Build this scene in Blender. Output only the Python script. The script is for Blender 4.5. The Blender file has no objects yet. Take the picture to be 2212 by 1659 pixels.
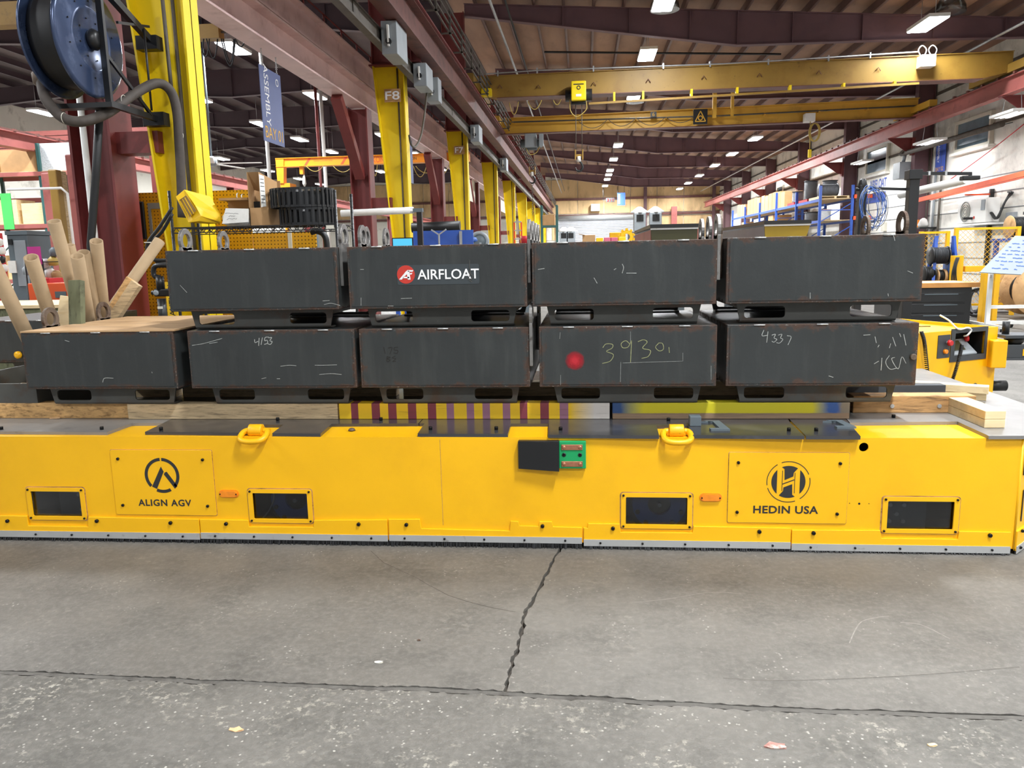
import bpy, bmesh, math, random
from mathutils import Vector, Matrix
RND = random.Random(11)
SC = bpy.context.scene
COL = SC.collection

# ---------------------------------------------------------------- camera
IMG_W, IMG_H, FPX = 2212.0, 1659.0, 1661.0
EYE = Vector((0, 0, 1.6))
_yd = Vector((155, -284.5, FPX)).normalized()
_xd = Vector((17606, -83, -1661.0)); _xd = (_xd - _xd.dot(_yd) * _yd).normalized()
_zd = _xd.cross(_yd)
if _zd.y > 0: _zd = -_zd
CW = Matrix((_xd, _yd, _zd))            # camera (x right, y down, z forward) -> world
cam_d = bpy.data.cameras.new('camera'); cam = bpy.data.objects.new('camera', cam_d); COL.objects.link(cam)
cam_d.sensor_width = 36.0; cam_d.lens = FPX / IMG_W * 36.0; cam_d.clip_end = 300; cam_d.clip_start = 0.05
_c0, _c1, _c2 = CW.col[0], CW.col[1], CW.col[2]
cam.matrix_world = Matrix(((_c0.x, -_c1.x, -_c2.x, EYE.x), (_c0.y, -_c1.y, -_c2.y, EYE.y), (_c0.z, -_c1.z, -_c2.z, EYE.z), (0, 0, 0, 1)))
SC.camera = cam

def at(px, py, X=None, Y=None, Z=None):
    """where the line of sight through a photo pixel meets a real plane of the hall"""
    d = CW @ Vector((px - IMG_W / 2, py - IMG_H / 2, FPX))
    if Y is not None: t = (Y - EYE.y) / d.y
    elif Z is not None: t = (Z - EYE.z) / d.z
    else: t = (X - EYE.x) / d.x
    return EYE + t * d

# ---------------------------------------------------------------- world, exposure
W = bpy.data.worlds.new('world'); SC.world = W; W.use_nodes = True
bg = W.node_tree.nodes['Background']; bg.inputs[0].default_value = (0.93, 0.96, 1.0, 1); bg.inputs[1].default_value = 0.50
SC.view_settings.view_transform = 'Standard'; SC.view_settings.look = 'None'
SC.view_settings.exposure = 0.12; SC.view_settings.gamma = 1.0; SC.view_settings.use_curve_mapping = False
LAMP_W = 520.0

# ---------------------------------------------------------------- materials
def lin(h):
    h = h.lstrip('#'); c = [int(h[i:i + 2], 16) / 255 for i in (0, 2, 4)]
    return tuple((v / 12.92 if v <= .04045 else ((v + .055) / 1.055) ** 2.4) for v in c) + (1,)
def newmat(name):
    m = bpy.data.materials.new(name); m.use_nodes = True
    nt = m.node_tree; return m, nt, nt.nodes['Principled BSDF']
def nd(nt, t, **kw):
    n = nt.nodes.new(t)
    for k, v in kw.items(): setattr(n, k, v)
    return n
def pos(nt, stretch=(1, 1, 1), obj=False):
    if obj: src = nd(nt, 'ShaderNodeTexCoord').outputs['Object']
    else: src = nd(nt, 'ShaderNodeNewGeometry').outputs['Position']
    mp = nd(nt, 'ShaderNodeMapping'); mp.inputs['Scale'].default_value = stretch
    nt.links.new(src, mp.inputs['Vector']); return mp.outputs[0]
def noise(nt, v, scale, detail=4, rough=.55, dist=0):
    n = nd(nt, 'ShaderNodeTexNoise'); n.inputs['Scale'].default_value = scale; n.inputs['Detail'].default_value = detail
    n.inputs['Roughness'].default_value = rough; n.inputs['Distortion'].default_value = dist
    nt.links.new(v, n.inputs['Vector']); return n.outputs['Fac']
def ramp(nt, fac, a, b):
    r = nd(nt, 'ShaderNodeMapRange'); r.clamp = True
    r.inputs[1].default_value = a; r.inputs[2].default_value = b
    nt.links.new(fac, r.inputs[0]); return r.outputs[0]
def mix(nt, fac, a, b):
    n = nd(nt, 'ShaderNodeMix', data_type='RGBA')
    if isinstance(fac, (int, float)): n.inputs[0].default_value = fac
    else: nt.links.new(fac, n.inputs[0])
    for i, c in ((6, a), (7, b)):
        if isinstance(c, tuple): n.inputs[i].default_value = c
        else: nt.links.new(c, n.inputs[i])
    return n.outputs[2]
def mth(nt, op, a, b=None, c=None):
    n = nd(nt, 'ShaderNodeMath', operation=op)
    for i, v in enumerate((a, b, c)):
        if v is None: continue
        if isinstance(v, (int, float)): n.inputs[i].default_value = v
        else: nt.links.new(v, n.inputs[i])
    return n.outputs[0]
def shade(c, k): return tuple(min(1, v * k) for v in c[:3]) + (1,)
MATS = {}
def mk(name, hexc, rough=.5, metal=0.0, var=.12, vs=3.0, stretch=(1, 1, 1), bump=0.0, bs=60.0, stains=(), spec=.5, rvar=0.0, coat=0.0):
    m, nt, p = newmat(name); c = lin(hexc); v = pos(nt, stretch)
    n = noise(nt, v, vs)
    col = mix(nt, ramp(nt, n, .3, .7), shade(c, 1 - var), shade(c, 1 + var))
    for (h, sc, lo, hi, amt) in stains:
        f = mth(nt, 'MULTIPLY', ramp(nt, noise(nt, v, sc, 6, .62), lo, hi), amt)
        col = mix(nt, f, col, lin(h))
    nt.links.new(col, p.inputs['Base Color'])
    p.inputs['Roughness'].default_value = rough; p.inputs['Metallic'].default_value = metal
    p.inputs['Specular IOR Level'].default_value = spec; p.inputs['Coat Weight'].default_value = coat
    if rvar:
        nt.links.new(mth(nt, 'ADD', mth(nt, 'MULTIPLY', mth(nt, 'SUBTRACT', noise(nt, v, vs * 2.3), .5), rvar * 2), rough), p.inputs['Roughness'])
    if bump:
        b = nd(nt, 'ShaderNodeBump'); b.inputs['Strength'].default_value = bump; b.inputs['Distance'].default_value = .01
        nt.links.new(noise(nt, v, bs, 5), b.inputs['Height']); nt.links.new(b.outputs[0], p.inputs['Normal'])
    MATS[name] = m; return m
def emit(name, hexc, s):
    m = bpy.data.materials.new(name); m.use_nodes = True; nt = m.node_tree; nt.nodes.clear()
    e = nd(nt, 'ShaderNodeEmission'); e.inputs[0].default_value = lin(hexc); e.inputs[1].default_value = s
    o = nd(nt, 'ShaderNodeOutputMaterial'); nt.links.new(e.outputs[0], o.inputs[0]); MATS[name] = m; return m
def glass(name, tint, refl=.12, rough=.03):
    m = bpy.data.materials.new(name); m.use_nodes = True; nt = m.node_tree; nt.nodes.clear()
    t = nd(nt, 'ShaderNodeBsdfTransparent'); t.inputs[0].default_value = lin(tint)
    g = nd(nt, 'ShaderNodeBsdfGlossy'); g.inputs['Roughness'].default_value = rough
    lw = nd(nt, 'ShaderNodeFresnel'); lw.inputs[0].default_value = 1.5
    f = mth(nt, 'ADD', lw.outputs[0], refl)
    x = nd(nt, 'ShaderNodeMixShader'); nt.links.new(f, x.inputs[0]); nt.links.new(t.outputs[0], x.inputs[1]); nt.links.new(g.outputs[0], x.inputs[2])
    o = nd(nt, 'ShaderNodeOutputMaterial'); nt.links.new(x.outputs[0], o.inputs[0]); MATS[name] = m; return m

mk('yellow', '#f3b70a', .42, var=.05, vs=2.2, bump=.05, bs=180, stains=[('#d99c08', 1.7, .55, .75, .35), ('#8a6a1c', 9, .70, .80, .35)])
mk('yellow_ring', '#f2b410', .38, var=.06, bump=.12, bs=90, stains=[('#7a3a18', 60, .66, .72, .8)])
mk('yellow_column', '#f2d20c', .48, var=.05, vs=1.2, stains=[('#c0a010', 2.2, .58, .78, .5), ('#7e681c', 7, .68, .74, .5)])
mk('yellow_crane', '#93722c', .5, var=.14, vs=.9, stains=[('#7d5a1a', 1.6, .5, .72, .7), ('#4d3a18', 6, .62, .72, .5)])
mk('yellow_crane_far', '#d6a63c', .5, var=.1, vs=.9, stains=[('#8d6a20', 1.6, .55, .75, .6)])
mk('orange_crane', '#f39a12', .45, var=.05)
mk('yellow_peg', '#d69a10', .5, var=.08, vs=2)
mk('yellow_bin', '#f0c21a', .45, var=.05, stains=[('#8d7020', 14, .66, .75, .5)])
mk('yellow_fence', '#eab211', .45, var=.05)
mk('red_steel', '#7a3533', .5, var=.14, vs=1.5, stains=[('#4e2423', 3, .55, .75, .6), ('#a07068', 18, .70, .74, .6)])
mk('red_bright', '#a8605a', .5, var=.12, vs=1.2, stains=[('#6e3532', 3, .55, .75, .6)])
mk('pink_steel', '#dcbcb9', .5, var=.1, vs=1.2, stains=[('#a07472', 2.2, .52, .75, .6), ('#d0b4b0', 14, .70, .76, .6)])
mk('brown_girder', '#6a4038', .55, var=.15, vs=1.5, stains=[('#38221e', 4, .5, .7, .7)])
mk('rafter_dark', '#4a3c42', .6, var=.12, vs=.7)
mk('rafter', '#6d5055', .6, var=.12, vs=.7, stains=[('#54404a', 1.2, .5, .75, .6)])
mk('purlin', '#6a524c', .6, var=.15, vs=2)
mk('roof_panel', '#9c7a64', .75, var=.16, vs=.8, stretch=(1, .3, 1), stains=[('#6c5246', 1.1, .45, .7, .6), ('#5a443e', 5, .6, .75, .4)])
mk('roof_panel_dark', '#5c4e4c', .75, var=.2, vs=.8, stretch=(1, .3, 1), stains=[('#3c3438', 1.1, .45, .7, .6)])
mk('wall_tan', '#dcbc8c', .8, var=.12, vs=.5, stretch=(1, 1, .35), stains=[('#8a6c4c', .8, .5, .75, .7), ('#4e3c30', 3, .62, .75, .6)])
mk('wall_white', '#e9e8e0', .8, var=.07, vs=.4, bump=.3, bs=4, stains=[('#9a9a94', .9, .5, .68, .6), ('#6f6c66', 3.5, .62, .74, .5)])
mk('wall_panel', '#dcd8cc', .7, var=.08, vs=.6, stains=[('#8e887c', 1.2, .55, .7, .6)])
mk('grey_steel', '#83868a', .45, .3, var=.1, stains=[('#55585c', 6, .55, .75, .5)])
mk('bus_grey', '#5a544c', .6, .1, var=.14, vs=2, stains=[('#3b352f', 5, .52, .7, .7)])
mk('galv', '#b9bcbe', .42, .7, var=.12, vs=9)
mk('silver', '#c6c8c8', .4, .55, var=.06, vs=3, stains=[('#84847e', 14, .62, .72, .6)])
mk('lug_steel', '#8b8986', .42, .75, var=.16, vs=14, stains=[('#4f4640', 22, .55, .7, .8)])
mk('rust_lug', '#6a5c50', .6, .4, var=.2, vs=20, stains=[('#4a3020', 18, .5, .65, .8)])
mk('black', '#141516', .45, var=.1)
mk('black_paint', '#1b1c1e', .38, var=.15)
mk('bolt_black', '#0f0f10', .35, .4, var=.1)
mk('rubber', '#191a1c', .55, var=.1, bump=.1, bs=200)
mk('hose_dusty', '#4c4540', .7, var=.2, vs=12)
mk('bristle', '#0d0e11', .6, var=.2, vs=90)
mk('deck_dusty_lit', '#858380', .35, .15, var=.12, vs=2.5, rvar=.12, stains=[('#7a7876', 4, .5, .75, .6), ('#5a5856', 9, .62, .75, .5)])  # end plates: dust and lamp light both put into this paler colour
mk('deck_black', '#505053', .2, .5, var=.14, vs=2.5, rvar=.12, stains=[('#8c8b8c', 3, .56, .8, .5), ('#3c3d40', 7, .6, .75, .5), ('#9a9894', 70, .74, .78, .5)])
mk('blue_reel', '#3a4866', .25, .35, var=.15, vs=2, stains=[('#8490ae', 3.5, .55, .78, .5)])
mk('blue_wheel', '#2a62b8', .45, var=.1)
mk('blue_rack', '#2b52a8', .45, var=.1)
mk('orange_rack', '#e0562a', .45, var=.1)
mk('blue_sign', '#5a6690', .5, var=.05)
mk('blue_print', '#2f4fae', .55, var=.05)
mk('white_paint', '#e4e4e0', .5, var=.04)
mk('board_white', '#9aa3a9', .4, var=.04)
mk('white_tube', '#dededc', .4, var=.05)
mk('lettering_white', '#e9e9e9', .5, var=.02)
mk('lettering_dark', '#2a2b2c', .5, var=.1)
mk('lettering_gold', '#d9a636', .5, var=.05)
mk('tag_white', '#d9d6c8', .7, var=.04)
mk('decal_red', '#c2382c', .45, var=.05)
mk('decal_grey', '#3c4245', .25, var=.04)
mk('chalk', '#9b9e9a', .9, var=.25, vs=60)
mk('chalk_green', '#8e9168', .9, var=.25, vs=60)
mk('chalk_dark', '#22201e', .8, var=.2, vs=40)
mk('paper', '#e6e5df', .8, var=.05, vs=20)
mk('cardboard', '#b48e62', .8, var=.08, vs=5)
mk('cardboard_tube', '#a08868', .8, var=.1, vs=7, stains=[('#8c7458', 26, .64, .74, .6)])
mk('tube_inside', '#7d6a52', .85, var=.1)
mk('plywood', '#b8966e', .7, var=.14, vs=3, stretch=(.6, 5, 1), stains=[('#8a684a', 4, .52, .72, .6)])
mk('ply_edge', '#d8c69e', .75, var=.15, vs=30)
mk('lumber_new', '#e6cfa2', .6, var=.08, vs=4, stretch=(1, 6, 6), stains=[('#cfae78', 5, .52, .7, .6)])
mk('lumber_end', '#d9b184', .7, var=.14, vs=26, stretch=(1, 1, 3))
mk('timber_knotty', '#c89e66', .7, var=.22, vs=5, stretch=(3.2, 1, 9), bump=.15, bs=20, stains=[('#5e4220', 6, .5, .7, .8), ('#2e2114', 3.2, .63, .7, .8)])
mk('timber_old', '#c6ae88', .8, var=.2, vs=4, stretch=(1, 2, 12), bump=.2, bs=25, stains=[('#5f5140', 10, .5, .7, .7), ('#2c2720', 26, .62, .7, .6)])
mk('timber_brown', '#b48a58', .75, var=.22, vs=4, stretch=(1.2, 2, 9), bump=.2, bs=20, stains=[('#4f3822', 6, .5, .68, .8), ('#3a1c1c', 2.1, .64, .74, .8)])
mk('timber_green', '#63664c', .8, var=.2, vs=5, stretch=(5, 1, 1.2), stains=[('#33301f', 6, .55, .68, .8), ('#98a083', 4, .6, .75, .5)])
mk('bench_wood', '#c58a48', .5, var=.15, vs=4, stretch=(1, 6, 1))
mk('spool_wood', '#c9a070', .75, var=.14, vs=5, stains=[('#8c6238', 6, .55, .7, .6)])
mk('olive', '#8a7410', .45, var=.08)
mk('olive_dark', '#3c3c24', .4, var=.08)
mk('machine_grey', '#5f6a70', .5, .1, var=.08)
mk('machine_light', '#8f969b', .5, .1, var=.08)
mk('amber', '#f08a18', .2, var=.1, vs=30, coat=.5)
mk('contact_green', '#0f9a58', .5, var=.04)
mk('copper', '#c98a6c', .38, .85, var=.12, vs=40)
mk('red_knob', '#c22226', .35, var=.05)
mk('orange_plain', '#e65a28', .5, var=.06)
mk('red_plain', '#b5202a', .5, var=.06)
mk('faded_red', '#a87a70', .8, var=.2, vs=40, stains=[('#c4beb2', 30, .5, .6, .9)])
mk('scuff_light', '#87837c', .8, var=.2, vs=40)
mk('scuff_dark', '#5e5a54', .8, var=.2, vs=40)
mk('pink_plain', '#c9637a', .6, var=.08)
mk('magenta_sheet', '#b8368c', .7, var=.04)
mk('green_sheet', '#57d86c', .7, var=.06)
mk('cable_blue', '#3c62a8', .5, var=.1)
mk('cable_grey', '#6e7176', .5, var=.1)
mk('cable_yellow', '#b49a4c', .5, var=.1)
mk('spool_black', '#2a2c30', .45, var=.1, vs=20)
mk('dirt', '#453f38', .95, var=.3, vs=20)
mk('interior_dark', '#3c4044', .5, var=.1)
mk('screen_blue', '#3fa6d8', .3, var=.2, vs=8)
mk('window_glass', '#6d808c', .12, var=.2, vs=1.3)
mk('shutter', '#b9bcc2', .5, .2, var=.06)
mk('mesh_panel', '#c9a878', .6, var=.1)
mk('plastic_wrap', '#c9cdd0', .3, var=.25, vs=30)
emit('lamp_glow', '#f2f6ff', 26.0)
emit('strip_added_glow', '#f4f6fa', 3.0)  # glow added to the white strip fixtures by the wall
emit('screen_glow', '#5cc4ee', 1.1)
emit('red_digits', '#ff2222', 2.0)
glass('tinted_pane', '#c4c8cc', .02)
glass('dome_plastic', '#c8cccc', .08, .2)
glass('wrap_clear', '#d5d9dc', .10, .25)

# ---------------------------------------------------------------- mesh builder
class MB:
    def __init__(s): s.v = []; s.f = []; s.s = []
    def add(s, vs, fs, sm=False, T=None):
        o = len(s.v)
        for p in vs:
            p = Vector(p); s.v.append(T @ p if T else p)
        for i, f in enumerate(fs):
            s.f.append(tuple(o + k for k in f)); s.s.append(sm if isinstance(sm, bool) else sm[i])
        return s
    def box(s, x0, x1, y0, y1, z0, z1, T=None):
        return s.add([(x0, y0, z0), (x1, y0, z0), (x1, y1, z0), (x0, y1, z0), (x0, y0, z1), (x1, y0, z1), (x1, y1, z1), (x0, y1, z1)],
                     [(0, 3, 2, 1), (4, 5, 6, 7), (0, 1, 5, 4), (1, 2, 6, 5), (2, 3, 7, 6), (3, 0, 4, 7)], False, T)
    def bar(s, p, q, w, h, up=(0, 0, 1)):
        """box section from p to q, w across and h along up"""
        p = Vector(p); q = Vector(q); d = (q - p).normalized(); u = Vector(up)
        a = d.cross(u); a = a.normalized() if a.length > 1e-5 else d.orthogonal().normalized()
        u = a.cross(d).normalized(); a *= w / 2; u *= h / 2
        return s.add([p - a - u, p + a - u, p + a + u, p - a + u, q - a - u, q + a - u, q + a + u, q - a + u],
                     [(0, 1, 2, 3), (4, 7, 6, 5), (0, 4, 5, 1), (1, 5, 6, 2), (2, 6, 7, 3), (3, 7, 4, 0)])
    def cyl(s, p, q, r, r2=None, n=14, caps=True):
        p = Vector(p); q = Vector(q); r2 = r if r2 is None else r2
        d = (q - p).normalized(); a = d.orthogonal().normalized(); b = d.cross(a)
        vs = []
        for c, rr in ((p, r), (q, r2)):
            for i in range(n):
                t = 2 * math.pi * i / n; vs.append(c + rr * (math.cos(t) * a + math.sin(t) * b))
        fs = [(i, (i + 1) % n, n + (i + 1) % n, n + i) for i in range(n)]; sm = [True] * n
        if caps: fs += [tuple(range(n - 1, -1, -1)), tuple(range(n, 2 * n))]; sm += [False, False]
        return s.add(vs, fs, sm)
    def pipe(s, p, q, r, ri, n=20):
        """open tube with wall thickness"""
        p = Vector(p); q = Vector(q); d = (q - p).normalized(); a = d.orthogonal().normalized(); b = d.cross(a); vs = []
        for c, rr in ((p, r), (q, r), (q, ri), (p, ri)):
            for i in range(n):
                t = 2 * math.pi * i / n; vs.append(c + rr * (math.cos(t) * a + math.sin(t) * b))
        fs = []
        for k in range(4):
            for i in range(n): fs.append((k * n + i, k * n + (i + 1) % n, ((k + 1) % 4) * n + (i + 1) % n, ((k + 1) % 4) * n + i))
        return s.add(vs, fs, [True] * n + [False] * n + [True] * n + [False] * n)
    def tube(s, pts, r, n=8, closed=False):
        pts = [Vector(p) for p in pts]; m = len(pts); vs = []; prev = None
        for i, p in enumerate(pts):
            if closed: d = pts[(i + 1) % m] - pts[i - 1]
            else: d = pts[min(i + 1, m - 1)] - pts[max(i - 1, 0)]
            d = d.normalized() if d.length > 1e-9 else Vector((0, 0, 1))
            if prev is None: a = d.orthogonal().normalized()
            else:
                a = prev - prev.dot(d) * d
                a = a.normalized() if a.length > 1e-6 else d.orthogonal().normalized()
            prev = a; b = d.cross(a); rr = r[i] if isinstance(r, (list, tuple)) else r
            for k in range(n):
                t = 2 * math.pi * k / n; vs.append(p + rr * (math.cos(t) * a + math.sin(t) * b))
        fs = []
        for i in range(m if closed else m - 1):
            j = (i + 1) % m
            for k in range(n): fs.append((i * n + k, i * n + (k + 1) % n, j * n + (k + 1) % n, j * n + k))
        sm = [True] * len(fs)
        if not closed: fs += [tuple(range(n - 1, -1, -1)), tuple(range((m - 1) * n, m * n))]; sm += [False, False]
        return s.add(vs, fs, sm)
    def prism(s, poly, axis, d0, d1, T=None):
        def pt(a, b, d): return {'x': (d, a, b), 'y': (a, d, b), 'z': (a, b, d)}[axis]
        n = len(poly); vs = [pt(a, b, d0) for a, b in poly] + [pt(a, b, d1) for a, b in poly]
        fs = [tuple(range(n)), tuple(range(2 * n - 1, n - 1, -1))] + [(i, n + i, n + (i + 1) % n, (i + 1) % n) for i in range(n)]
        return s.add(vs, fs, False, T)
    def ringplate(s, c, ro, ri, axis, t, n=28, a0=0, a1=360):
        """flat annulus (or arc of one) with thickness t around axis"""
        c = Vector(c); e = {'x': (Vector((0, 1, 0)), Vector((0, 0, 1)), Vector((1, 0, 0))), 'y': (Vector((1, 0, 0)), Vector((0, 0, 1)), Vector((0, 1, 0))), 'z': (Vector((1, 0, 0)), Vector((0, 1, 0)), Vector((0, 0, 1)))}[axis]
        full = abs(a1 - a0 - 360) < 1e-6; k = n if full else n + 1; vs = []
        for rr, h in ((ro, -t / 2), (ro, t / 2), (ri, t / 2), (ri, -t / 2)):
            for i in range(k):
                g = math.radians(a0 + (a1 - a0) * i / n); vs.append(c + rr * (math.cos(g) * e[0] + math.sin(g) * e[1]) + h * e[2])
        fs = []
        for q in range(4):
            for i in range(n): j = (i + 1) % k; fs.append((q * k + i, q * k + j, ((q + 1) % 4) * k + j, ((q + 1) % 4) * k + i))
        if not full: fs += [(0, k, 2 * k, 3 * k), (k - 1, 4 * k - 1, 3 * k - 1, 2 * k - 1)]
        return s.add(vs, fs)
    def lathe(s, prof, c, axis='z', n=24):
        """prof = (radius, height) pairs turned about an axis through c"""
        c = Vector(c); e = {'x': (Vector((0, 1, 0)), Vector((0, 0, 1)), Vector((1, 0, 0))), 'y': (Vector((0, 0, 1)), Vector((1, 0, 0)), Vector((0, 1, 0))), 'z': (Vector((1, 0, 0)), Vector((0, 1, 0)), Vector((0, 0, 1)))}[axis]
        vs = []
        for r, h in prof:
            for i in range(n):
                g = 2 * math.pi * i / n; vs.append(c + r * (math.cos(g) * e[0] + math.sin(g) * e[1]) + h * e[2])
        fs = []; m = len(prof)
        for q in range(m - 1):
            for i in range(n): fs.append((q * n + i, q * n + (i + 1) % n, (q + 1) * n + (i + 1) % n, (q + 1) * n + i))
        sm = [True] * len(fs)
        fs += [tuple(range(n - 1, -1, -1)), tuple(range((m - 1) * n, m * n))]; sm += [False, False]
        return s.add(vs, fs, sm)
    def torus(s, c, R, r, axis='x', n=28, m=10):
        c = Vector(c); e = {'x': (Vector((0, 1, 0)), Vector((0, 0, 1))), 'y': (Vector((1, 0, 0)), Vector((0, 0, 1))), 'z': (Vector((1, 0, 0)), Vector((0, 1, 0)))}[axis]
        return s.tube([c + R * (math.cos(2 * math.pi * i / n) * e[0] + math.sin(2 * math.pi * i / n) * e[1]) for i in range(n)], r, m, True)
    def ibeam_y(s, x, y0, y1, z0, z1, w, tf, tw):
        s.box(x - w / 2, x + w / 2, y0, y1, z0, z0 + tf); s.box(x - w / 2, x + w / 2, y0, y1, z1 - tf, z1)
        return s.box(x - tw / 2, x + tw / 2, y0, y1, z0 + tf, z1 - tf)
    def ribbon(s, pts, w, nrm=(0, -1, 0), lift=.0008):
        """flat painted line of width w on a surface with normal nrm"""
        pts = [Vector(p) for p in pts]; nv = Vector(nrm); vs = []
        for i, p in enumerate(pts):
            d = (pts[min(i + 1, len(pts) - 1)] - pts[max(i - 1, 0)]).normalized(); a = d.cross(nv).normalized() * w / 2
            vs += [p - a + nv * lift, p + a + nv * lift]
        return s.add(vs, [(2 * i, 2 * i + 1, 2 * i + 3, 2 * i + 2) for i in range(len(pts) - 1)])
    def build(s, name, mat, parent=None, label=None, cat=None, group=None, kind=None, bevel=0.0, raw=False):
        me = bpy.data.meshes.new(name)
        if parent is not None: L = wloc(parent)
        elif raw: L = Vector((0, 0, 0))
        else:
            lo = [min(p[i] for p in s.v) for i in range(3)]; hi = [max(p[i] for p in s.v) for i in range(3)]
            L = Vector(((lo[0] + hi[0]) / 2, (lo[1] + hi[1]) / 2, lo[2]))
        me.from_pydata([tuple(p - L) for p in s.v], [], s.f)
        me.polygons.foreach_set('use_smooth', s.s)
        bm = bmesh.new(); bm.from_mesh(me); bmesh.ops.recalc_face_normals(bm, faces=bm.faces); bm.to_mesh(me); bm.free()
        me.materials.append(MATS[mat] if isinstance(mat, str) else mat)
        o = bpy.data.objects.new(name, me); COL.objects.link(o)
        if parent is not None: o.parent = parent
        else: o.location = L
        if bevel:
            b = o.modifiers.new('bevel', 'BEVEL'); b.width = bevel; b.segments = 2; b.limit_method = 'ANGLE'; b.angle_limit = .7
        return tag(o, label, cat, group, kind)
def wloc(o):
    L = Vector((0, 0, 0))
    while o is not None: L += o.location; o = o.parent
    return L
def tag(o, label=None, cat=None, group=None, kind=None):
    if label: o['label'] = label
    if cat: o['category'] = cat
    if group: o['group'] = group
    if kind: o['kind'] = kind
    return o
def thing(name, label, cat, loc, group=None, kind=None):
    o = bpy.data.objects.new(name, None); COL.objects.link(o); o.location = loc; o.empty_display_size = .1
    return tag(o, label, cat, group, kind)
def inst(src, parent, loc, rot=None, name=None):
    """another object sharing src's mesh, at a world place, as a part of parent"""
    o = src.copy(); COL.objects.link(o); o.parent = parent; o.location = Vector(loc) - (wloc(parent) if parent else Vector((0, 0, 0)))
    if rot: o.rotation_euler = rot
    if name: o.name = name
    return o
def proto(mb, name, mat):
    """mesh built round the origin, linked nowhere: a source for inst()"""
    me = bpy.data.meshes.new(name); me.from_pydata([tuple(p) for p in mb.v], [], mb.f); me.polygons.foreach_set('use_smooth', mb.s)
    me.materials.append(MATS[mat]); return bpy.data.objects.new(name, me)
def dup(root, delta, label=None):
    r = root.copy(); COL.objects.link(r); r.location = root.location + Vector(delta)
    if label: r['label'] = label
    for ch in list(root.children):
        c = ch.copy(); COL.objects.link(c); c.parent = r
        for g in list(ch.children):
            d = g.copy(); COL.objects.link(d); d.parent = c
    return r
def curve_mesh(splines, t):
    """2D filled curve (outer plus holes) -> (verts in (a,b,depth), faces); depth runs -t/2..t/2"""
    cu = bpy.data.curves.new('tmp', 'CURVE'); cu.dimensions = '2D'; cu.fill_mode = 'BOTH'; cu.extrude = t / 2
    for pts in splines:
        sp = cu.splines.new('POLY'); sp.points.add(len(pts) - 1)
        for i, (a, b) in enumerate(pts): sp.points[i].co = (a, b, 0, 1)
        sp.use_cyclic_u = True
    o = bpy.data.objects.new('tmp', cu); COL.objects.link(o)
    dg = bpy.context.evaluated_depsgraph_get(); me = bpy.data.meshes.new_from_object(o.evaluated_get(dg))
    vs = [v.co.copy() for v in me.vertices]; fs = [tuple(p.vertices) for p in me.polygons]
    bpy.data.objects.remove(o); bpy.data.curves.remove(cu); bpy.data.meshes.remove(me)
    return vs, fs
def plate_xz(mb, splines, y0, y1):
    vs, fs = curve_mesh(splines, abs(y1 - y0)); c = (y0 + y1) / 2
    return mb.add([(v.x, c + v.z, v.y) for v in vs], fs)
def rrect(x0, x1, z0, z1, r, n=4):
    out = []
    for cx, cz, a in ((x1 - r, z1 - r, 0), (x0 + r, z1 - r, 90), (x0 + r, z0 + r, 180), (x1 - r, z0 + r, 270)):
        for i in range(n + 1):
            g = math.radians(a + 90 * i / n); out.append((cx + r * math.cos(g), cz + r * math.sin(g)))
    return out
def lettering(txt, c, right, up, w, h, mat, parent, name='lettering', t=.0012, bold=0.0, shear=0.0, space=1.0):
    """text laid on a real surface: centre c, reading along right, cap height h, width w"""
    cu = bpy.data.curves.new('txt', 'FONT'); cu.body = txt; cu.extrude = .01; cu.offset = bold; cu.shear = shear; cu.resolution_u = 3; cu.space_character = space
    o = bpy.data.objects.new('txt', cu); COL.objects.link(o)
    dg = bpy.context.evaluated_depsgraph_get(); me = bpy.data.meshes.new_from_object(o.evaluated_get(dg))
    vs = [v.co.copy() for v in me.vertices]; fs = [tuple(p.vertices) for p in me.polygons]
    bpy.data.objects.remove(o); bpy.data.curves.remove(cu); bpy.data.meshes.remove(me)
    x0 = min(v.x for v in vs); x1 = max(v.x for v in vs); y0 = min(v.y for v in vs); y1 = max(v.y for v in vs)
    rv = Vector(right).normalized(); uv = Vector(up).normalized(); nv = rv.cross(uv); c = Vector(c)
    mb = MB(); mb.add([c + rv * ((v.x - (x0 + x1) / 2) / (x1 - x0) * w) + uv * ((v.y - (y0 + y1) / 2) / (y1 - y0) * h) + nv * (v.z / .02 * t + t / 2) for v in vs], fs)
    return mb.build(name, mat, parent)
def sag(p, q, drop, n=10):
    p = Vector(p); q = Vector(q)
    return [p.lerp(q, i / n) - Vector((0, 0, drop * 4 * (i / n) * (1 - i / n))) for i in range(n + 1)]
def smooth_path(pts, k=5):
    """Catmull-Rom through points"""
    P = [Vector(p) for p in pts]; P = [P[0] * 2 - P[1]] + P + [P[-1] * 2 - P[-2]]; out = []
    for i in range(1, len(P) - 2):
        a, b, c, d = P[i - 1:i + 3]
        for j in range(k):
            t = j / k; out.append(.5 * ((2 * b) + (c - a) * t + (2 * a - 5 * b + 4 * c - d) * t * t + (3 * b - a - 3 * c + d) * t ** 3))
    return out + [P[-2]]

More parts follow.
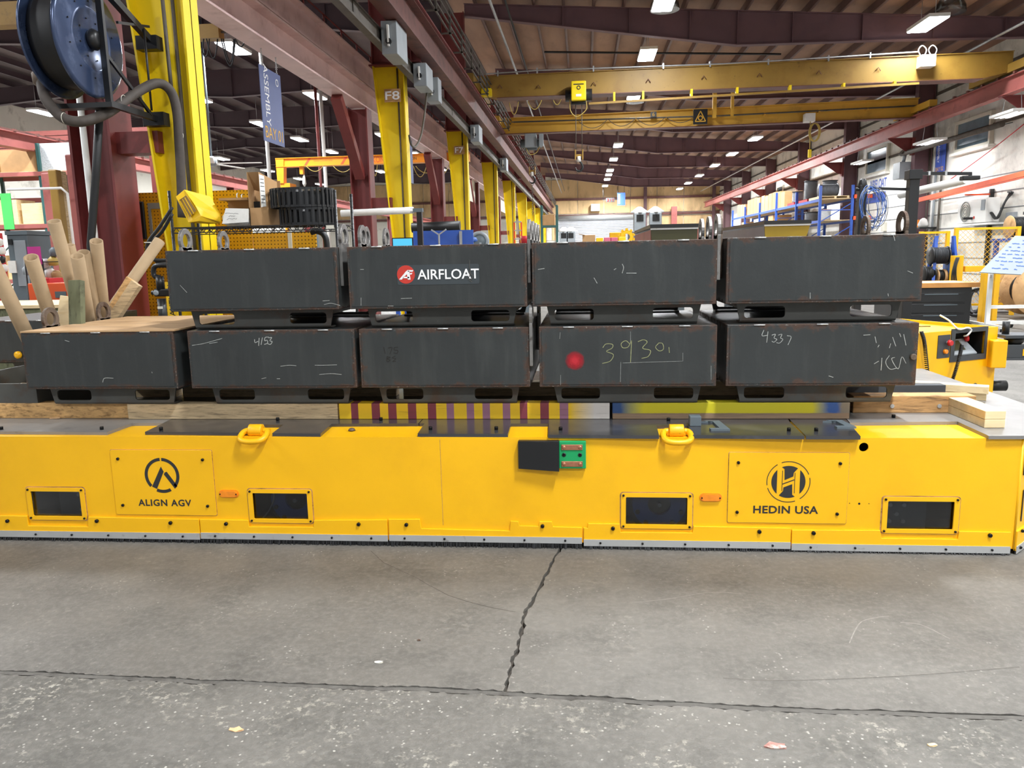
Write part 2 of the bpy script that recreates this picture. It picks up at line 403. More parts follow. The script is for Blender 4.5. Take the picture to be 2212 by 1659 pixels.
# ================================================================ THE HALL
COLS = [7.35, 16.4, 25.0, 33.5, 42.0, 50.5, 59.0, 67.5, 76.0]
YF = 82.0
def concrete(name, c1, c2, fleck, amount, bumpk, patch=0.0):
    m, nt, p = newmat(name); v = pos(nt)
    a = noise(nt, v, .55, 5, .6); b = noise(nt, v, 3.1, 6, .65); fine = noise(nt, v, 34, 6, .7)
    col = mix(nt, ramp(nt, a, .32, .68), lin(c1), lin(c2))
    col = mix(nt, mth(nt, 'MULTIPLY', ramp(nt, b, .46, .70), .65), col, shade(lin(c1), .68))
    col = mix(nt, mth(nt, 'MULTIPLY', ramp(nt, fine, .45, .72), .5), col, shade(lin(c2), 1.35))
    vz = nd(nt, 'ShaderNodeTexVoronoi'); vz.inputs['Scale'].default_value = 42; nt.links.new(v, vz.inputs['Vector'])
    irr = mth(nt, 'ADD', vz.outputs['Distance'], mth(nt, 'MULTIPLY', mth(nt, 'SUBTRACT', noise(nt, v, 130, 3, .7), .5), .5))
    sp = mth(nt, 'MULTIPLY', ramp(nt, irr, .22, .12), ramp(nt, noise(nt, v, 4.5, 5, .75), .58 - amount, .72 - amount))
    col = mix(nt, mth(nt, 'MULTIPLY', sp, .7), col, lin(fleck))
    pt = mth(nt, 'MULTIPLY', ramp(nt, noise(nt, v, 30, 6, .72), .53, .60), ramp(nt, noise(nt, v, 2.6, 5, .7), .50, .62)); col = mix(nt, mth(nt, 'MULTIPLY', pt, patch), col, lin('#a9a497'))
    pit = mth(nt, 'MULTIPLY', ramp(nt, noise(nt, v, 55, 3, .6), .70, .76), .7); col = mix(nt, pit, col, shade(lin(c1), .4))
    sc = ramp(nt, noise(nt, pos(nt, (1, 14, 1)), 3, 5, .7), .64, .72)
    col = mix(nt, mth(nt, 'MULTIPLY', sc, .25), col, lin('#8f8b86'))
    nt.links.new(col, p.inputs['Base Color'])
    nt.links.new(mth(nt, 'ADD', mth(nt, 'MULTIPLY', b, .3), .42), p.inputs['Roughness'])
    bp = nd(nt, 'ShaderNodeBump'); bp.inputs['Strength'].default_value = bumpk; bp.inputs['Distance'].default_value = .01
    nt.links.new(fine, bp.inputs['Height']); nt.links.new(bp.outputs[0], p.inputs['Normal']); MATS[name] = m
concrete('concrete_smooth', '#57544f', '#716e68', '#c4c0b6', .05, .35, .18)
concrete('concrete_worn', '#52504b', '#74716b', '#cfcbc0', .12, .7, .75)

mk('joint_fill', '#57544f', .8, var=.2, vs=25, bump=.3, bs=60, stains=[('#38342f', 6, .55, .66, .8)])
crack_px = [(1214, 1180), (1207, 1192), (1199, 1203), (1191, 1216), (1187, 1228), (1176, 1246), (1170, 1262), (1160, 1279), (1152, 1298), (1138, 1316), (1130, 1334), (1131, 1352), (1124, 1376), (1119, 1400), (1110, 1420), (1103, 1446), (1097, 1468), (1090, 1494)]
joint_px = [(-300, 1437), (-120, 1446), (0, 1452), (90, 1455), (180, 1460), (300, 1466), (380, 1468), (430, 1473), (520, 1474), (610, 1479), (720, 1483), (800, 1487), (900, 1487), (980, 1492), (1090, 1497), (1200, 1506), (1300, 1509), (1420, 1519), (1500, 1521), (1610, 1529), (1700, 1532), (1800, 1537), (1900, 1538), (2060, 1546), (2212, 1550), (2420, 1560)]
def jag(pts, amp, sub=5):
    out = []
    for a, b in zip(pts, pts[1:]):
        for i in range(sub):
            p = a.lerp(b, i / sub); out.append(p + Vector((RND.uniform(-amp, amp), RND.uniform(-amp, amp), 0)))
    return out + [pts[-1]]
J = [at(x, y, Z=0) for x, y in joint_px]; J = [Vector((-30, J[0].y + .1, 0))] + J + [Vector((13.8, J[-1].y - .05, 0))]
Jf = [p + Vector((0, -.016, 0)) for p in jag(J, .006, 9)]; Jb = [p + Vector((0, .016, 0)) for p in jag(J, .006, 9)]
K = [at(x, y, Z=0) for x, y in crack_px]; K = [K[0] + Vector((.15, 1.3, 0))] + K
floor = MB().box(-30, 13.8, -9, YF, -.30, -.022).build('floor', 'dirt', kind='structure')
tag(floor, 'grey cracked concrete shop floor')
def strip(edge, far, name, mat):
    mb = MB(); n = len(edge); vs = list(edge) + list(far) + [p + Vector((0, 0, -.03)) for p in edge]
    mb.add(vs, [(i, i + 1, n + i + 1, n + i) for i in range(n - 1)] + [(i + 1, i, 2 * n + i, 2 * n + i + 1) for i in range(n - 1)])
    o = mb.build(name, mat, floor); return o
strip(Jf, [Vector((p.x, -9, 0)) for p in Jf], 'slab', 'concrete_worn')
jm = MB()
for a, b in zip(J, J[1:]): jm.add([(a.x, a.y - .0125, -.002), (b.x, b.y - .0125, -.002), (b.x, b.y + .011, -.002), (a.x, a.y + .011, -.002)], [(0, 1, 2, 3)])
jm.build('joint_filler', 'joint_fill', floor)
xk = K[-1].x
Kl = [p + Vector((-.006 - .004 * RND.random(), 0, 0)) for p in jag(K, .006, 3)]; Kr = [p + Vector((.006 + .004 * RND.random(), 0, 0)) for p in jag(K, .006, 3)]
Kl = [Vector((K[0].x, YF, 0))] + Kl; Kr = [Vector((K[0].x, YF, 0))] + Kr
JL = [p for p in Jb if p.x < xk - .01]; JR = [p for p in Jb if p.x > xk + .02]
def back_slab(je, ke, side, name):
    # polygon: joint edge, crack edge, far edge
    poly = (je + [Vector((ke[-1].x, je[-1].y, 0))] + list(reversed(ke)) + [Vector((-30, YF, 0))]) if side < 0 else ([Vector((ke[-1].x, je[0].y, 0))] + je + [Vector((13.8, YF, 0))] + list(ke))
    pts = [(p.x, p.y) for p in poly]; vs, fs = curve_mesh([pts], .03)
    mb = MB(); mb.add([(v.x, v.y, v.z - .015) for v in vs], fs); mb.build(name, 'concrete_smooth', floor)
back_slab(JL, Kl, -1, 'slab'); back_slab(JR, Kr, 1, 'slab')
# hairline cracks
hair = MB()
for pl in [[(930, 1266), (970, 1286), (1010, 1300), (1060, 1312), (1112, 1322)], [(800, 1190), (830, 1215), (905, 1250), (930, 1266)]]:
    hair.ribbon([at(x + RND.uniform(-3, 3), y, Z=0) for x, y in pl], .0022, (0, 0, 1), .0006)
hair.build('hairline_crack', 'dirt', floor)
for pl, w, mt in (([(1835, 1389), (1848, 1360), (1863, 1342), (1895, 1334), (1920, 1331)], .0045, 'scuff_light'), ([(1945, 1345), (1990, 1350), (2052, 1380)], .005, 'scuff_light'), ([(1562, 1465), (1650, 1470), (1750, 1469), (1957, 1460), (2202, 1441)], .006, 'scuff_dark'), ([(1370, 1302), (1450, 1293), (1530, 1280), (1600, 1282)], .004, 'scuff_light')):
    MB().ribbon(smooth_path([at(x, y, Z=0) for x, y in pl], 5), w, (0, 0, 1), .0005).build('scuff_mark', mt, floor)

# ---- walls
wr = MB().box(13.8, 14.1, -9, YF, 0, 8.4).build('wall_right', 'wall_white', kind='structure')
wb = MB().box(-28, 14.1, YF, YF + .3, 0, 9.8).build('wall_back', 'wall_panel', kind='structure')
wl = MB().box(-28.3, -28, -9, YF, 0, 9.8).build('wall_left', 'wall_panel', kind='structure')
x = -27.6; i = 0
while x < 13.2:
    w = 2.7; MB().box(x + .03, x + w - .03, YF - .09, YF, 5.55, 9.0).build('wall_panel', 'wall_tan', wb)
    if not -3.2 < x < 5.2: MB().box(x + .03, x + w - .03, YF - .09, YF, 2.9, 5.15).build('wall_panel', 'wall_tan' if x > -4 else 'wall_panel', wb)
    x += w
for z in (5.25, 6.9): MB().box(-28, 13.8, YF - .3, YF - .1, z, z + .22).build('girt', 'brown_girder', wb)
for xc in (-19, -11, -4.0, 6.3, 13.2): MB().box(xc - .16, xc + .16, YF - .34, YF - .1, 0, 8.4).build('wall_post', 'rafter', wb)
# right wall: horizontal joints of the cast blocks, girt trim above the runway
for z in (.55, 1.1, 1.65, 2.2, 2.75, 3.3, 3.85):
    MB().box(13.785, 13.81, -9, 44, z, z + .03).build('joint_line', 'grey_steel', wr)
for z in (5.5, 7.35): MB().box(13.74, 13.8, 20, YF, z, z + .10).build('girt', 'bus_grey', wr)
dr = MB()
for k in range(30): dr.prism([(YF - .12, .02 + k * .165), (YF - .17, .10 + k * .165), (YF - .12, .17 + k * .165)], 'x', -2.6, 5.8)
door = thing('door_1', 'wide grey roll-up shutter door in the far wall', None, (1.6, YF - .1, 0), kind='structure')
dr.build('shutter_slats', 'shutter', door); MB().cyl((-2.8, YF - .3, 5.15), (6.0, YF - .3, 5.15), .24, n=16).build('shutter_roll', 'silver', door)
MB().box(-2.85, -2.6, YF - .3, YF - .09, 0, 5.0).build('door_jamb', 'white_paint', door); MB().box(5.8, 6.05, YF - .3, YF - .09, 0, 5.0).build('door_jamb', 'white_paint', door)
def window(n, c4, nm):
    ps = [at(x, y, X=13.72) for x, y in c4]; y0 = min(p.y for p in ps); y1 = max(p.y for p in ps); z1 = (ps[0].z + ps[1].z) / 2; z0 = (ps[2].z + ps[3].z) / 2
    r = thing('window_%d' % n, nm, None, (13.7, (y0 + y1) / 2, z0), kind='structure'); t = .11
    for a in ((y0, y1, z0, z0 + t), (y0, y1, z1 - t, z1), (y0, y0 + t, z0 + t, z1 - t), (y1 - t, y1, z0 + t, z1 - t)):
        MB().box(13.66, 13.80, *a).build('window_frame', 'tag_white', r, bevel=.008)
    MB().box(13.74, 13.76, y0 + t, y1 - t, z0 + t, z1 - t).build('pane', 'window_glass', r)
    MB().box(13.58, 13.80, y0 - .12, y1 + .12, z0 - .10, z0).build('window_sill', 'wall_white', r)
window(1, [(2067, 263), (2140, 241), (2140, 313), (2067, 329)], 'window with pale frame high on the white wall at right')
window(2, [(1873, 325), (1917, 311), (1917, 368), (1873, 383)], 'window with pale frame further along the white wall')
window(3, [(1680, 403), (1692, 399), (1692, 415), (1680, 419)], 'small far window above the blue rack')

# ---- roof
def zr(x): return 9.17 - (x + 3.66) * .0705
mb = MB(); mb.prism([(-4.2, zr(-4.2) + .24), (14.1, zr(14.1) + .24), (14.1, zr(14.1) + .32), (-4.2, zr(-4.2) + .32)], 'y', -9, YF + .3)
ceil = mb.build('ceiling', 'roof_panel', kind='structure')
def zl(x): return 9.25 + .035 * (-4 - x) if x > -15 else 9.63 - .035 * (-15 - x)
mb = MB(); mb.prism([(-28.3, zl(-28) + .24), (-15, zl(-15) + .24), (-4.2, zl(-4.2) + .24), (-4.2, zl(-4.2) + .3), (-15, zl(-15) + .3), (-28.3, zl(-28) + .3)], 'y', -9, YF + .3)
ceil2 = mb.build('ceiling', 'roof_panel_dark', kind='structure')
pz = proto(MB().box(-.01, .01, 0, 91, .0, .24).box(-.01, .075, 0, 91, 0, .012), 'purlin', 'purlin')
x = -3.3
while x < 13.6: inst(pz, ceil, (x, -9, zr(x) + .005)); x += .9
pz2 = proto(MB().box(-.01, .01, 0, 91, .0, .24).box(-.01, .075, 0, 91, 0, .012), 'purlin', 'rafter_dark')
x = -27.5
while x < -4.4: inst(pz2, ceil2, (x, -9, zl(x) - .005)); x += 1.25
def rafter_mb(top, bot, stiff):
    m = MB(); m.prism(top + list(reversed(bot)), 'y', -.01, .01)
    for pl, s in ((top, -1), (bot, 1)):
        for a, b in zip(pl, pl[1:]): m.bar((a[0], 0, a[1]), (b[0], 0, b[1]), .24, .022)
    def zz(pl, x):
        for a, b in zip(pl, pl[1:]):
            if a[0] <= x <= b[0]: return a[1] + (b[1] - a[1]) * (x - a[0]) / (b[0] - a[0])
    for x in stiff: m.box(x - .012, x + .012, -.11, .11, zz(bot, x), zz(top, x))
    return m
rt = [(-3.62, zr(-3.62)), (13.6, zr(13.6))]; rb = [(-3.62, 8.82), (-3.35, 8.79), (4.6, 7.63), (8.3, 7.59), (13.6, 7.48)]
pr_ = proto(rafter_mb(rt, rb, [-2.6, -.6, 1.4, 3.2, 4.6, 6.2, 8.2, 10.2, 12.2]), 'rafter', 'rafter')
lt = [(-27.9, zl(-27.9)), (-15, zl(-15)), (-4.35, zl(-4.35))]; lb = [(-27.9, 8.4), (-22, 8.85), (-15, 8.5), (-9, 8.75), (-4.35, 8.3)]
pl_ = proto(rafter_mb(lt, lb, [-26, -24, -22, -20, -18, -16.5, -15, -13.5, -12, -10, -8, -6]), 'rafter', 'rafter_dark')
for y in COLS[1:]: inst(pr_, ceil, (0, y, 0)); inst(pl_, ceil2, (0, y, 0))
# sprinkler pipes and conduits under the roof
def pipe_run(pts, r, mat, label, cat='pipe', name='ceiling_pipe'):
    return MB().tube(pts, r, 8).build(name, mat, label=label, cat=cat)
pipe_run([(-2.2, -4, 7.55), (-2.2, 80, 7.55)], .035, 'galv', 'bright conduit running the length of the bay left of the cranes', 'conduit')
pipe_run([(-1.9, -4, 7.75), (-1.9, 80, 7.75)], .028, 'black_paint', 'dark thin pipe beside the bright roof conduit')
pipe_run([(11.6, -4, 7.35), (11.6, 80, 7.35)], .04, 'galv', 'grey pipe under the roof near the white wall')
pipe_run([(-1.3, 27.5, 8.3), (6.5, 27.5, 7.9)], .035, 'black_paint', 'black cross pipe hung below the purlins', 'pipe')

# ---- lamps
def lamp(x, y, z, label, group):
    r = thing('high_bay_lamp', label, 'lamp', (x, y, z), group)
    MB().box(x - .27, x + .27, y - .74, y + .74, z + .02, z + .11).build('housing', 'white_paint', r)
    MB().box(x - .25, x + .25, y - .72, y + .72, z - .01, z + .02).build('diffuser', 'lamp_glow', r)
    ztop = (zr(x) if x > -4 else zl(x)) + .25
    for s in (-.45, .45): MB().cyl((x, y + s, z + .11), (x, y + s, ztop), .008, n=5).build('hanger', 'galv', r)
    d = bpy.data.lights.new('lamp_light', 'AREA'); d.shape = 'RECTANGLE'; d.size = .5; d.size_y = 1.44; d.energy = LAMP_W * (1.2 if x < -5 and y > 20 else (.45 if y > 78 else 1.0) if y > 60 and x > 5 else 3.2 if y > 60 else 1.7 if y > 40 and x > 5 else 2.0 if y > 30 else .4 if y > 20 and x > 5 else .9 if y > 20 else 1.12 if y < 4 and x > -5 else 1.0); d.color = (.95, .98, 1.0); d.spread = math.radians(170 if y > 30 else 160)
    lo = bpy.data.objects.new('lamp_light', d); COL.objects.link(lo); lo.parent = r; lo.location = (0, 0, -.02)
    return r
ROWS = [(2.08, [-6.2, .8, 7.7, 14.5, 21.3, 26.7, 33.3, 40.7, 48.2, 55.3, 62.5, 66.0, 70.0, 76.8], 'row of lamps over the middle of the crane bay', 'bay centre'),
        (9.42, [-5.9, 1.8, 9.0, 16.2, 23.4, 45.0, 51.7, 58.3, 65.8, 72.7, 79.0], 'row of lamps along the white wall', 'white wall'),
        (-10.8, [-6.5, 2.0, 9.5, 17.0, 24.4, 31.8, 36.6, 42.5, 50.5, 60, 70], 'first row of lamps in the left bay', 'red runway'),
        (-15.6, [9.0, 17, 24.5, 31.5, 37.7, 42.9, 48.2, 54.2, 60.2, 68], 'second row of lamps in the left bay', 'left bay middle'),
        (-23.4, [9.0, 17, 25, 33.0, 41.3, 49.7, 57.2, 63.7, 68.9], 'far row of lamps in the left bay', 'left bay far side')]
ORD = ['nearest', 'second', 'third', 'fourth', 'fifth', 'sixth', 'seventh', 'eighth', 'ninth', 'tenth', 'eleventh', 'twelfth', 'thirteenth', 'fourteenth']
for X, ys, g, w in ROWS:
    k = 0
    for y in ys:
        vis = y > 20
        lamp(X, y, 7.85 if X == 2.08 else 7.55 if X > 5 else 8.05, ('%s lit high bay lamp in view of the row over the %s' % (ORD[k], w)) if vis else 'lit high bay lamp over the %s, overhead out of view, %s' % (w, ORD[ys.index(y)].replace('nearest', 'first')), g)
        if vis: k += 1
def dome(px, py, Y, label):
    p = at(px, py, Y=Y); r = thing('dome_lamp', label, 'lamp', p, 'unlit dome lamps')
    MB().lathe([(.40, 0), (.38, .18), (.28, .36), (.14, .48)], p, n=24).build('shade', 'dome_plastic', r)
    MB().lathe([(.14, .46), (.16, .52), (.15, .75), (.05, .8)], p, n=16).build('ballast', 'machine_light', r)
dome(1436, 22, 22.9, 'unlit clear dome lamp cut by the top edge above the crane')
dome(2052, 28, 23.5, 'unlit clear dome lamp beside the bright lamp at top right')
dome(1372, 222, 36.6, 'unlit clear dome lamp seen between the two crane bridges')

# ---- frame columns: yellow tapered stem, red head, red companion column
for k, y in enumerate(COLS):
    nm = ['nearest', 'second', 'third', 'fourth', 'fifth', 'sixth', 'seventh', 'eighth', 'ninth'][k]
    r = thing('tapered_column', 'yellow tapered steel column with red upper part, %s of the row' % nm, 'column', (-3.8, y, 0), 'yellow columns along the bay')
    xl = lambda z: -3.885 - .0745 * z
    def stem(z0, z1, taper=True):
        a, b = (xl(z0), xl(z1)) if taper else (-4.30, -4.34)
        m = MB(); m.prism([(a, z0), (-3.64, z0), (-3.64, z1), (b, z1)], 'y', y - .008, y + .008)
        m.box(-3.66, -3.64, y - .14, y + .14, z0, z1); m.prism([(a, z0), (a + .02, z0), (b + .02, z1), (b, z1)], 'y', y - .14, y + .14); return m
    stem(0, 5.45).build('stem', 'yellow_column', r); stem(5.45, 8.95, False).build('head', 'red_steel', r)
    MB().box(-4.36, -3.63, y - .16, y + .16, 5.44, 5.47).build('cap_plate', 'red_steel', r)
    MB().box(-3.95, -3.5, y - .25, y + .25, 0, .03).build('base_plate', 'red_steel', r)
    b = MB(); b.box(-3.64, -3.30, y - .11, y + .11, 5.50, 5.52); b.box(-3.64, -3.30, y - .11, y + .11, 5.98, 6.0); b.box(-3.64, -3.30, y - .008, y + .008, 5.52, 5.98); b.box(-3.5, -3.48, y - .1, y + .1, 5.52, 5.98)
    b.build('bracket', 'red_steel', r)
    c = thing('red_column', 'dark red steel column paired with the %s yellow column' % nm, 'column', (-4.65, y, 0), 'red columns under the left runway')
    m = MB(); m.box(-4.86, -4.835, y - .19, y + .19, 0, 4.63); m.box(-4.465, -4.44, y - .19, y + .19, 0, 4.63); m.box(-4.84, -4.46, y - .01, y + .01, 0, 4.63); m.build('shaft', 'red_steel', c)
    MB().box(-4.44, -4.02, y - .10, y + .10, 2.62, 2.82).build('tie_beam', 'red_steel', c)
    MB().box(-4.95, -4.35, y - .3, y + .3, 0, .03).build('base_plate', 'red_steel', c)
    MB().bar((-4.65, y - .15, 3.25), (-4.65, y - 1.5, 4.6), .2, .16).build('knee_brace', 'red_steel', c)
# F8 plate and conduits on the columns
for y, t, w in ((16.4, 'F8', .30), (25.0, 'F7', .26)):
    pp = MB().box(-4.06, -3.72, y - .16, y - .148, 4.72, 4.98).build('marker_plate', 'timber_brown', [o for o in bpy.data.objects if o.name.startswith('tapered_column') and abs(o.location.y - y) < .1][0])
    lettering(t, (-3.89, y - .163, 4.85), (1, 0, 0), (0, 0, 1), w, .17, 'lettering_white', pp, bold=.01)
for y in COLS[:5]:
    r = [o for o in bpy.data.objects if o.name.startswith('tapered_column') and abs(o.location.y - y) < .1][0]
    MB().cyl((-3.78, y - .03, .5), (-3.80, y - .03, 5.4), .018, n=8).build('conduit', 'bus_grey', r)

# ---- crane runways
r = thing('crane_runway', 'brown girder with crane rail along the left of the main bay', 'runway', (-3.3, 40, 5.55))
MB().ibeam_y(-3.2, -6, 81, 5.58, 6.2, .30, .025, .015).build('girder', 'brown_girder', r)
MB().box(-3.4, -3.0, -6, 81, 6.2, 6.23).build('cap_channel', 'red_steel', r)
MB().box(-3.235, -3.165, -6, 81, 6.23, 6.33).build('rail', 'bus_grey', r)
for dz, dx in ((6.30, -2.86), (6.42, -2.83), (6.54, -2.80), (6.66, -2.77)):
    MB().box(dx - .015, dx + .015, -6, 81, dz, dz + .03).build('conductor_bar', 'bus_grey', r)
m = MB(); y = 6
while y < 81: m.box(-3.1, -2.76, y - .02, y + .02, 6.24, 6.27); m.box(-2.83, -2.79, y - .02, y + .02, 6.24, 6.72); y += 1.6
tag(m.build('bar_support', 'bus_grey', r), kind='stuff')
r = thing('crane_runway', 'red girder with crane rail running along the white wall', 'runway', (12.2, 40, 5.8))
MB().ibeam_y(12.2, -6, 81, 5.82, 6.30, .28, .025, .015).build('girder', 'red_bright', r)
MB().box(12.17, 12.24, -6, 81, 6.30, 6.37).build('rail', 'bus_grey', r)
m = MB(); y = 14
while y < 81: m.box(12.02, 12.10, y - .05, y + .05, 6.30, 6.36); y += .9
tag(m.build('rail_clips', 'brown_girder', r), kind='stuff')
WALLC = [24.6, 33.1, 41.6, 50.1, 58.6, 67.1, 75.6]
for k, y in enumerate(WALLC):
    nm = ORD[k]
    c = thing('wall_column', 'dark red steel column against the white wall, %s along it' % nm, 'column', (13.4, y, 0), 'columns along the white wall')
    m = MB(); m.box(13.1, 13.12, y - .17, y + .17, 0, 8.0); m.box(13.72, 13.74, y - .17, y + .17, 0, 7.9); m.box(13.12, 13.72, y - .01, y + .01, 0, 7.9); m.build('shaft', 'rafter', c)
    m = MB(); m.box(12.05, 13.1, y - .12, y + .12, 5.79, 5.82); m.prism([(12.1, 5.79), (13.1, 5.79), (13.1, 5.2), (12.8, 5.3)], 'y', y - .01, y + .01); m.box(13.0, 13.1, y - .12, y + .12, 5.15, 5.79); m.build('bracket', 'red_steel', c)
r = thing('crane_runway', 'stacked red girders carrying the left bay crane rail', 'runway', (-4.65, 40, 4.65))
MB().ibeam_y(-4.65, -6, 81, 5.17, 5.68, .26, .03, .02).build('upper_girder', 'pink_steel', r)
MB().ibeam_y(-4.65, -6, 81, 4.65, 5.12, .36, .03, .02).build('lower_girder', 'pink_steel', r)
MB().box(-4.70, -4.60, -6, 81, 5.12, 5.17).build('packing', 'red_steel', r)
MB().box(-4.685, -4.615, -6, 81, 5.68, 5.76).build('rail', 'red_steel', r)
m = MB(); y = 6
while y < 60: m.cyl((-4.52, y, 5.68), (-4.52, y, 5.80), .02, n=6); m.box(-4.53, -4.51, y, y + 1.0, 5.79, 5.81); y += 1.0
tag(m.build('conduit_clips', 'red_steel', r), kind='stuff')
r = thing('crane_runway', 'red girder on the far side of the left bay', 'runway', (-14, 40, 4.4))
MB().ibeam_y(-14, -6, 81, 4.42, 4.80, .28, .025, .015).build('girder', 'red_bright', r)
MB().box(-14.04, -13.96, -6, 81, 4.8, 4.87).build('rail', 'brown_girder', r)
m = MB(); y = 8
while y < 60: m.box(-13.9, -13.82, y - .04, y + .04, 4.8, 4.86); y += .8
tag(m.build('rail_clips', 'brown_girder', r), kind='stuff')
for k, y in enumerate((14.5, 22.5, 30.5, 39, 47.5, 56, 64.5)):
    c = MB(); c.box(-14.16, -14.13, y - .18, y + .18, 0, 4.42); c.box(-13.87, -13.84, y - .18, y + .18, 0, 4.42); c.box(-14.13, -13.87, y - .012, y + .012, 0, 4.42)
    c.build('red_post', 'red_steel', label='slim red post under the far left girder, %s along it' % ORD[k], cat='column', group='posts under the far left girder')
# grey bus duct with switch boxes
r = thing('bus_duct', 'grey electrical bus duct hung in front of the yellow columns', 'duct', (-3.5, 30, 5.2))
MB().box(-3.55, -3.48, -4, 78, 5.22, 5.46).build('duct', 'bus_grey', r)
MB().box(-3.57, -3.43, -4, 78, 5.19, 5.23).build('lower_flange', 'bus_grey', r); MB().box(-3.58, -3.45, -4, 78, 5.45, 5.47).build('upper_flange', 'bus_grey', r)
for y in (9.2, 12.2, 15.2, 18.2, 21.2): MB().box(-3.475, -3.465, y, y + .25, 5.24, 5.44).build('joint_cover', 'bus_grey', r)
def switchbox(y0, y1, z0, z1, nm):
    b = thing('switch_box', nm, 'switch box', (-3.35, (y0 + y1) / 2, z0), 'switch boxes on the bus duct')
    MB().box(-3.431, -3.16, y0, y1, z0, z1).build('case', 'machine_light', b, bevel=.01)
    MB().bar((-3.30, y0 - .02, z0 + .12), (-3.30, y0 - .05, z1 - .08), .07, .03, (1, 0, 0)).build('switch_lever', 'white_paint', b)
    MB().cyl((-3.30, y0, z0 + .2), (-3.30, y0 - .06, z0 + .2), .05, n=10).build('operator', 'black_paint', b)
switchbox(13.7, 14.5, 5.02, 5.56, 'large grey switch box above the yellow column marked F8')
switchbox(16.2, 16.9, 5.0, 5.45, 'medium grey switch box right of the yellow column marked F8')
switchbox(17.5, 17.9, 4.95, 5.45, 'narrow grey switch box beyond the medium one')
switchbox(24.2, 25.0, 5.0, 5.5, 'small far grey switch box above the third yellow column')
switchbox(32.6, 33.4, 5.0, 5.5, 'tiny far grey switch box above the fourth yellow column')
p0 = at(920, 195, X=-3.3); MB().tube(smooth_path([at(922, 200, X=-3.3), at(918, 240, X=-3.35), at(910, 290, X=-3.4), at(898, 316, X=-3.4), at(888, 312, X=-3.42), at(884, 292, X=-3.42)]), .022, 7).build('drop_cable', 'bus_grey', label='grey cable looping down from the narrow switch box', cat='cable')

# ================================================================ THE YELLOW VEHICLE
YA = 4.03; ZD = .64; ZB = .622
agv = thing('guided_vehicle', 'long low yellow guided transport vehicle with black deck plates, carrying the steel boxes', 'vehicle', (-.9, 5.2, 0))
def fp(x, y, Y=YA): p = at(x, y, Y=Y); return p.x, p.z
# front sheet with four window openings and a round hole
WIN = [(-3.235, -2.879, .125, .319), (-1.897, -1.527, .124, .320), (.194, .573, .118, .316), (1.553, 1.937, .110, .307)]
outer = [(-5.2, .03), (2.222, .03), (2.222, ZB), (-5.2, ZB)]
holes = [rrect(a + .02, b - .02, c + .02, d - .018, .008) for a, b, c, d in WIN]
hx, hz = fp(1866, 966); holes.append([(hx + .024 * math.cos(t * math.pi / 10), hz + .024 * math.sin(t * math.pi / 10)) for t in range(20)])
m = MB(); plate_xz(m, [outer] + holes, YA, YA + .008); m.build('front_sheet', 'yellow', agv)
m = MB(); ch = (2.65, 4.46)
m.prism([(-5.2, YA + .008), (2.215, YA + .008), (2.64, 4.465), (2.64, 6.3), (-5.2, 6.3)], 'z', ZB - .01, ZB); m.build('top_sheet', 'yellow', agv)
m = MB(); m.add([(2.222, YA, .03), (2.65, 4.46, .03), (2.65, 4.46, ZB), (2.222, YA, ZB), (2.216, YA + .008, .03), (2.642, 4.464, .03), (2.642, 4.464, ZB), (2.216, YA + .008, ZB)],
    [(0, 1, 2, 3), (4, 7, 6, 5), (0, 4, 5, 1), (3, 2, 6, 7)]); m.build('corner_sheet', 'yellow', agv)
MB().box(2.642, 2.65, 4.46, 6.3, .03, ZB).build('end_sheet', 'yellow', agv)
MB().box(-5.2, 2.65, 6.29, 6.3, .03, ZB).build('rear_sheet', 'yellow', agv)
MB().cyl((2.222, YA + .002, .03), (2.222, YA + .002, ZB), .007, n=8).build('weld_bead', 'yellow', agv)
MB().box(-5.2, 2.6, 4.45, 4.47, .04, .60).build('inner_bulkhead', 'interior_dark', agv)
# faint vertical panel seam
sx, sz = fp(950, 945); m = MB(); m.ribbon([(sx, YA, .61), (sx + .001, YA, .12)], .0022); m.build('panel_seam', 'timber_brown', agv)
bolt = proto(MB().lathe([(.0085, 0), (.0085, .007), (.006, .009)], (0, 0, 0), 'y', 10), 'bolt', 'bolt_black')       # head grows along +y, mirrored below
for v in bolt.data.vertices: v.co.y = -v.co.y
bolt_s = proto(MB().lathe([(.0062, 0), (.0062, .005), (.004, .007)], (0, 0, 0), 'y', 9), 'bolt', 'bolt_black')
for v in bolt_s.data.vertices: v.co.y = -v.co.y
bolt_up = proto(MB().lathe([(.0105, 0), (.0105, .016), (.009, .018)], (0, 0, 0), 'z', 12), 'deck_bolt', 'bolt_black')
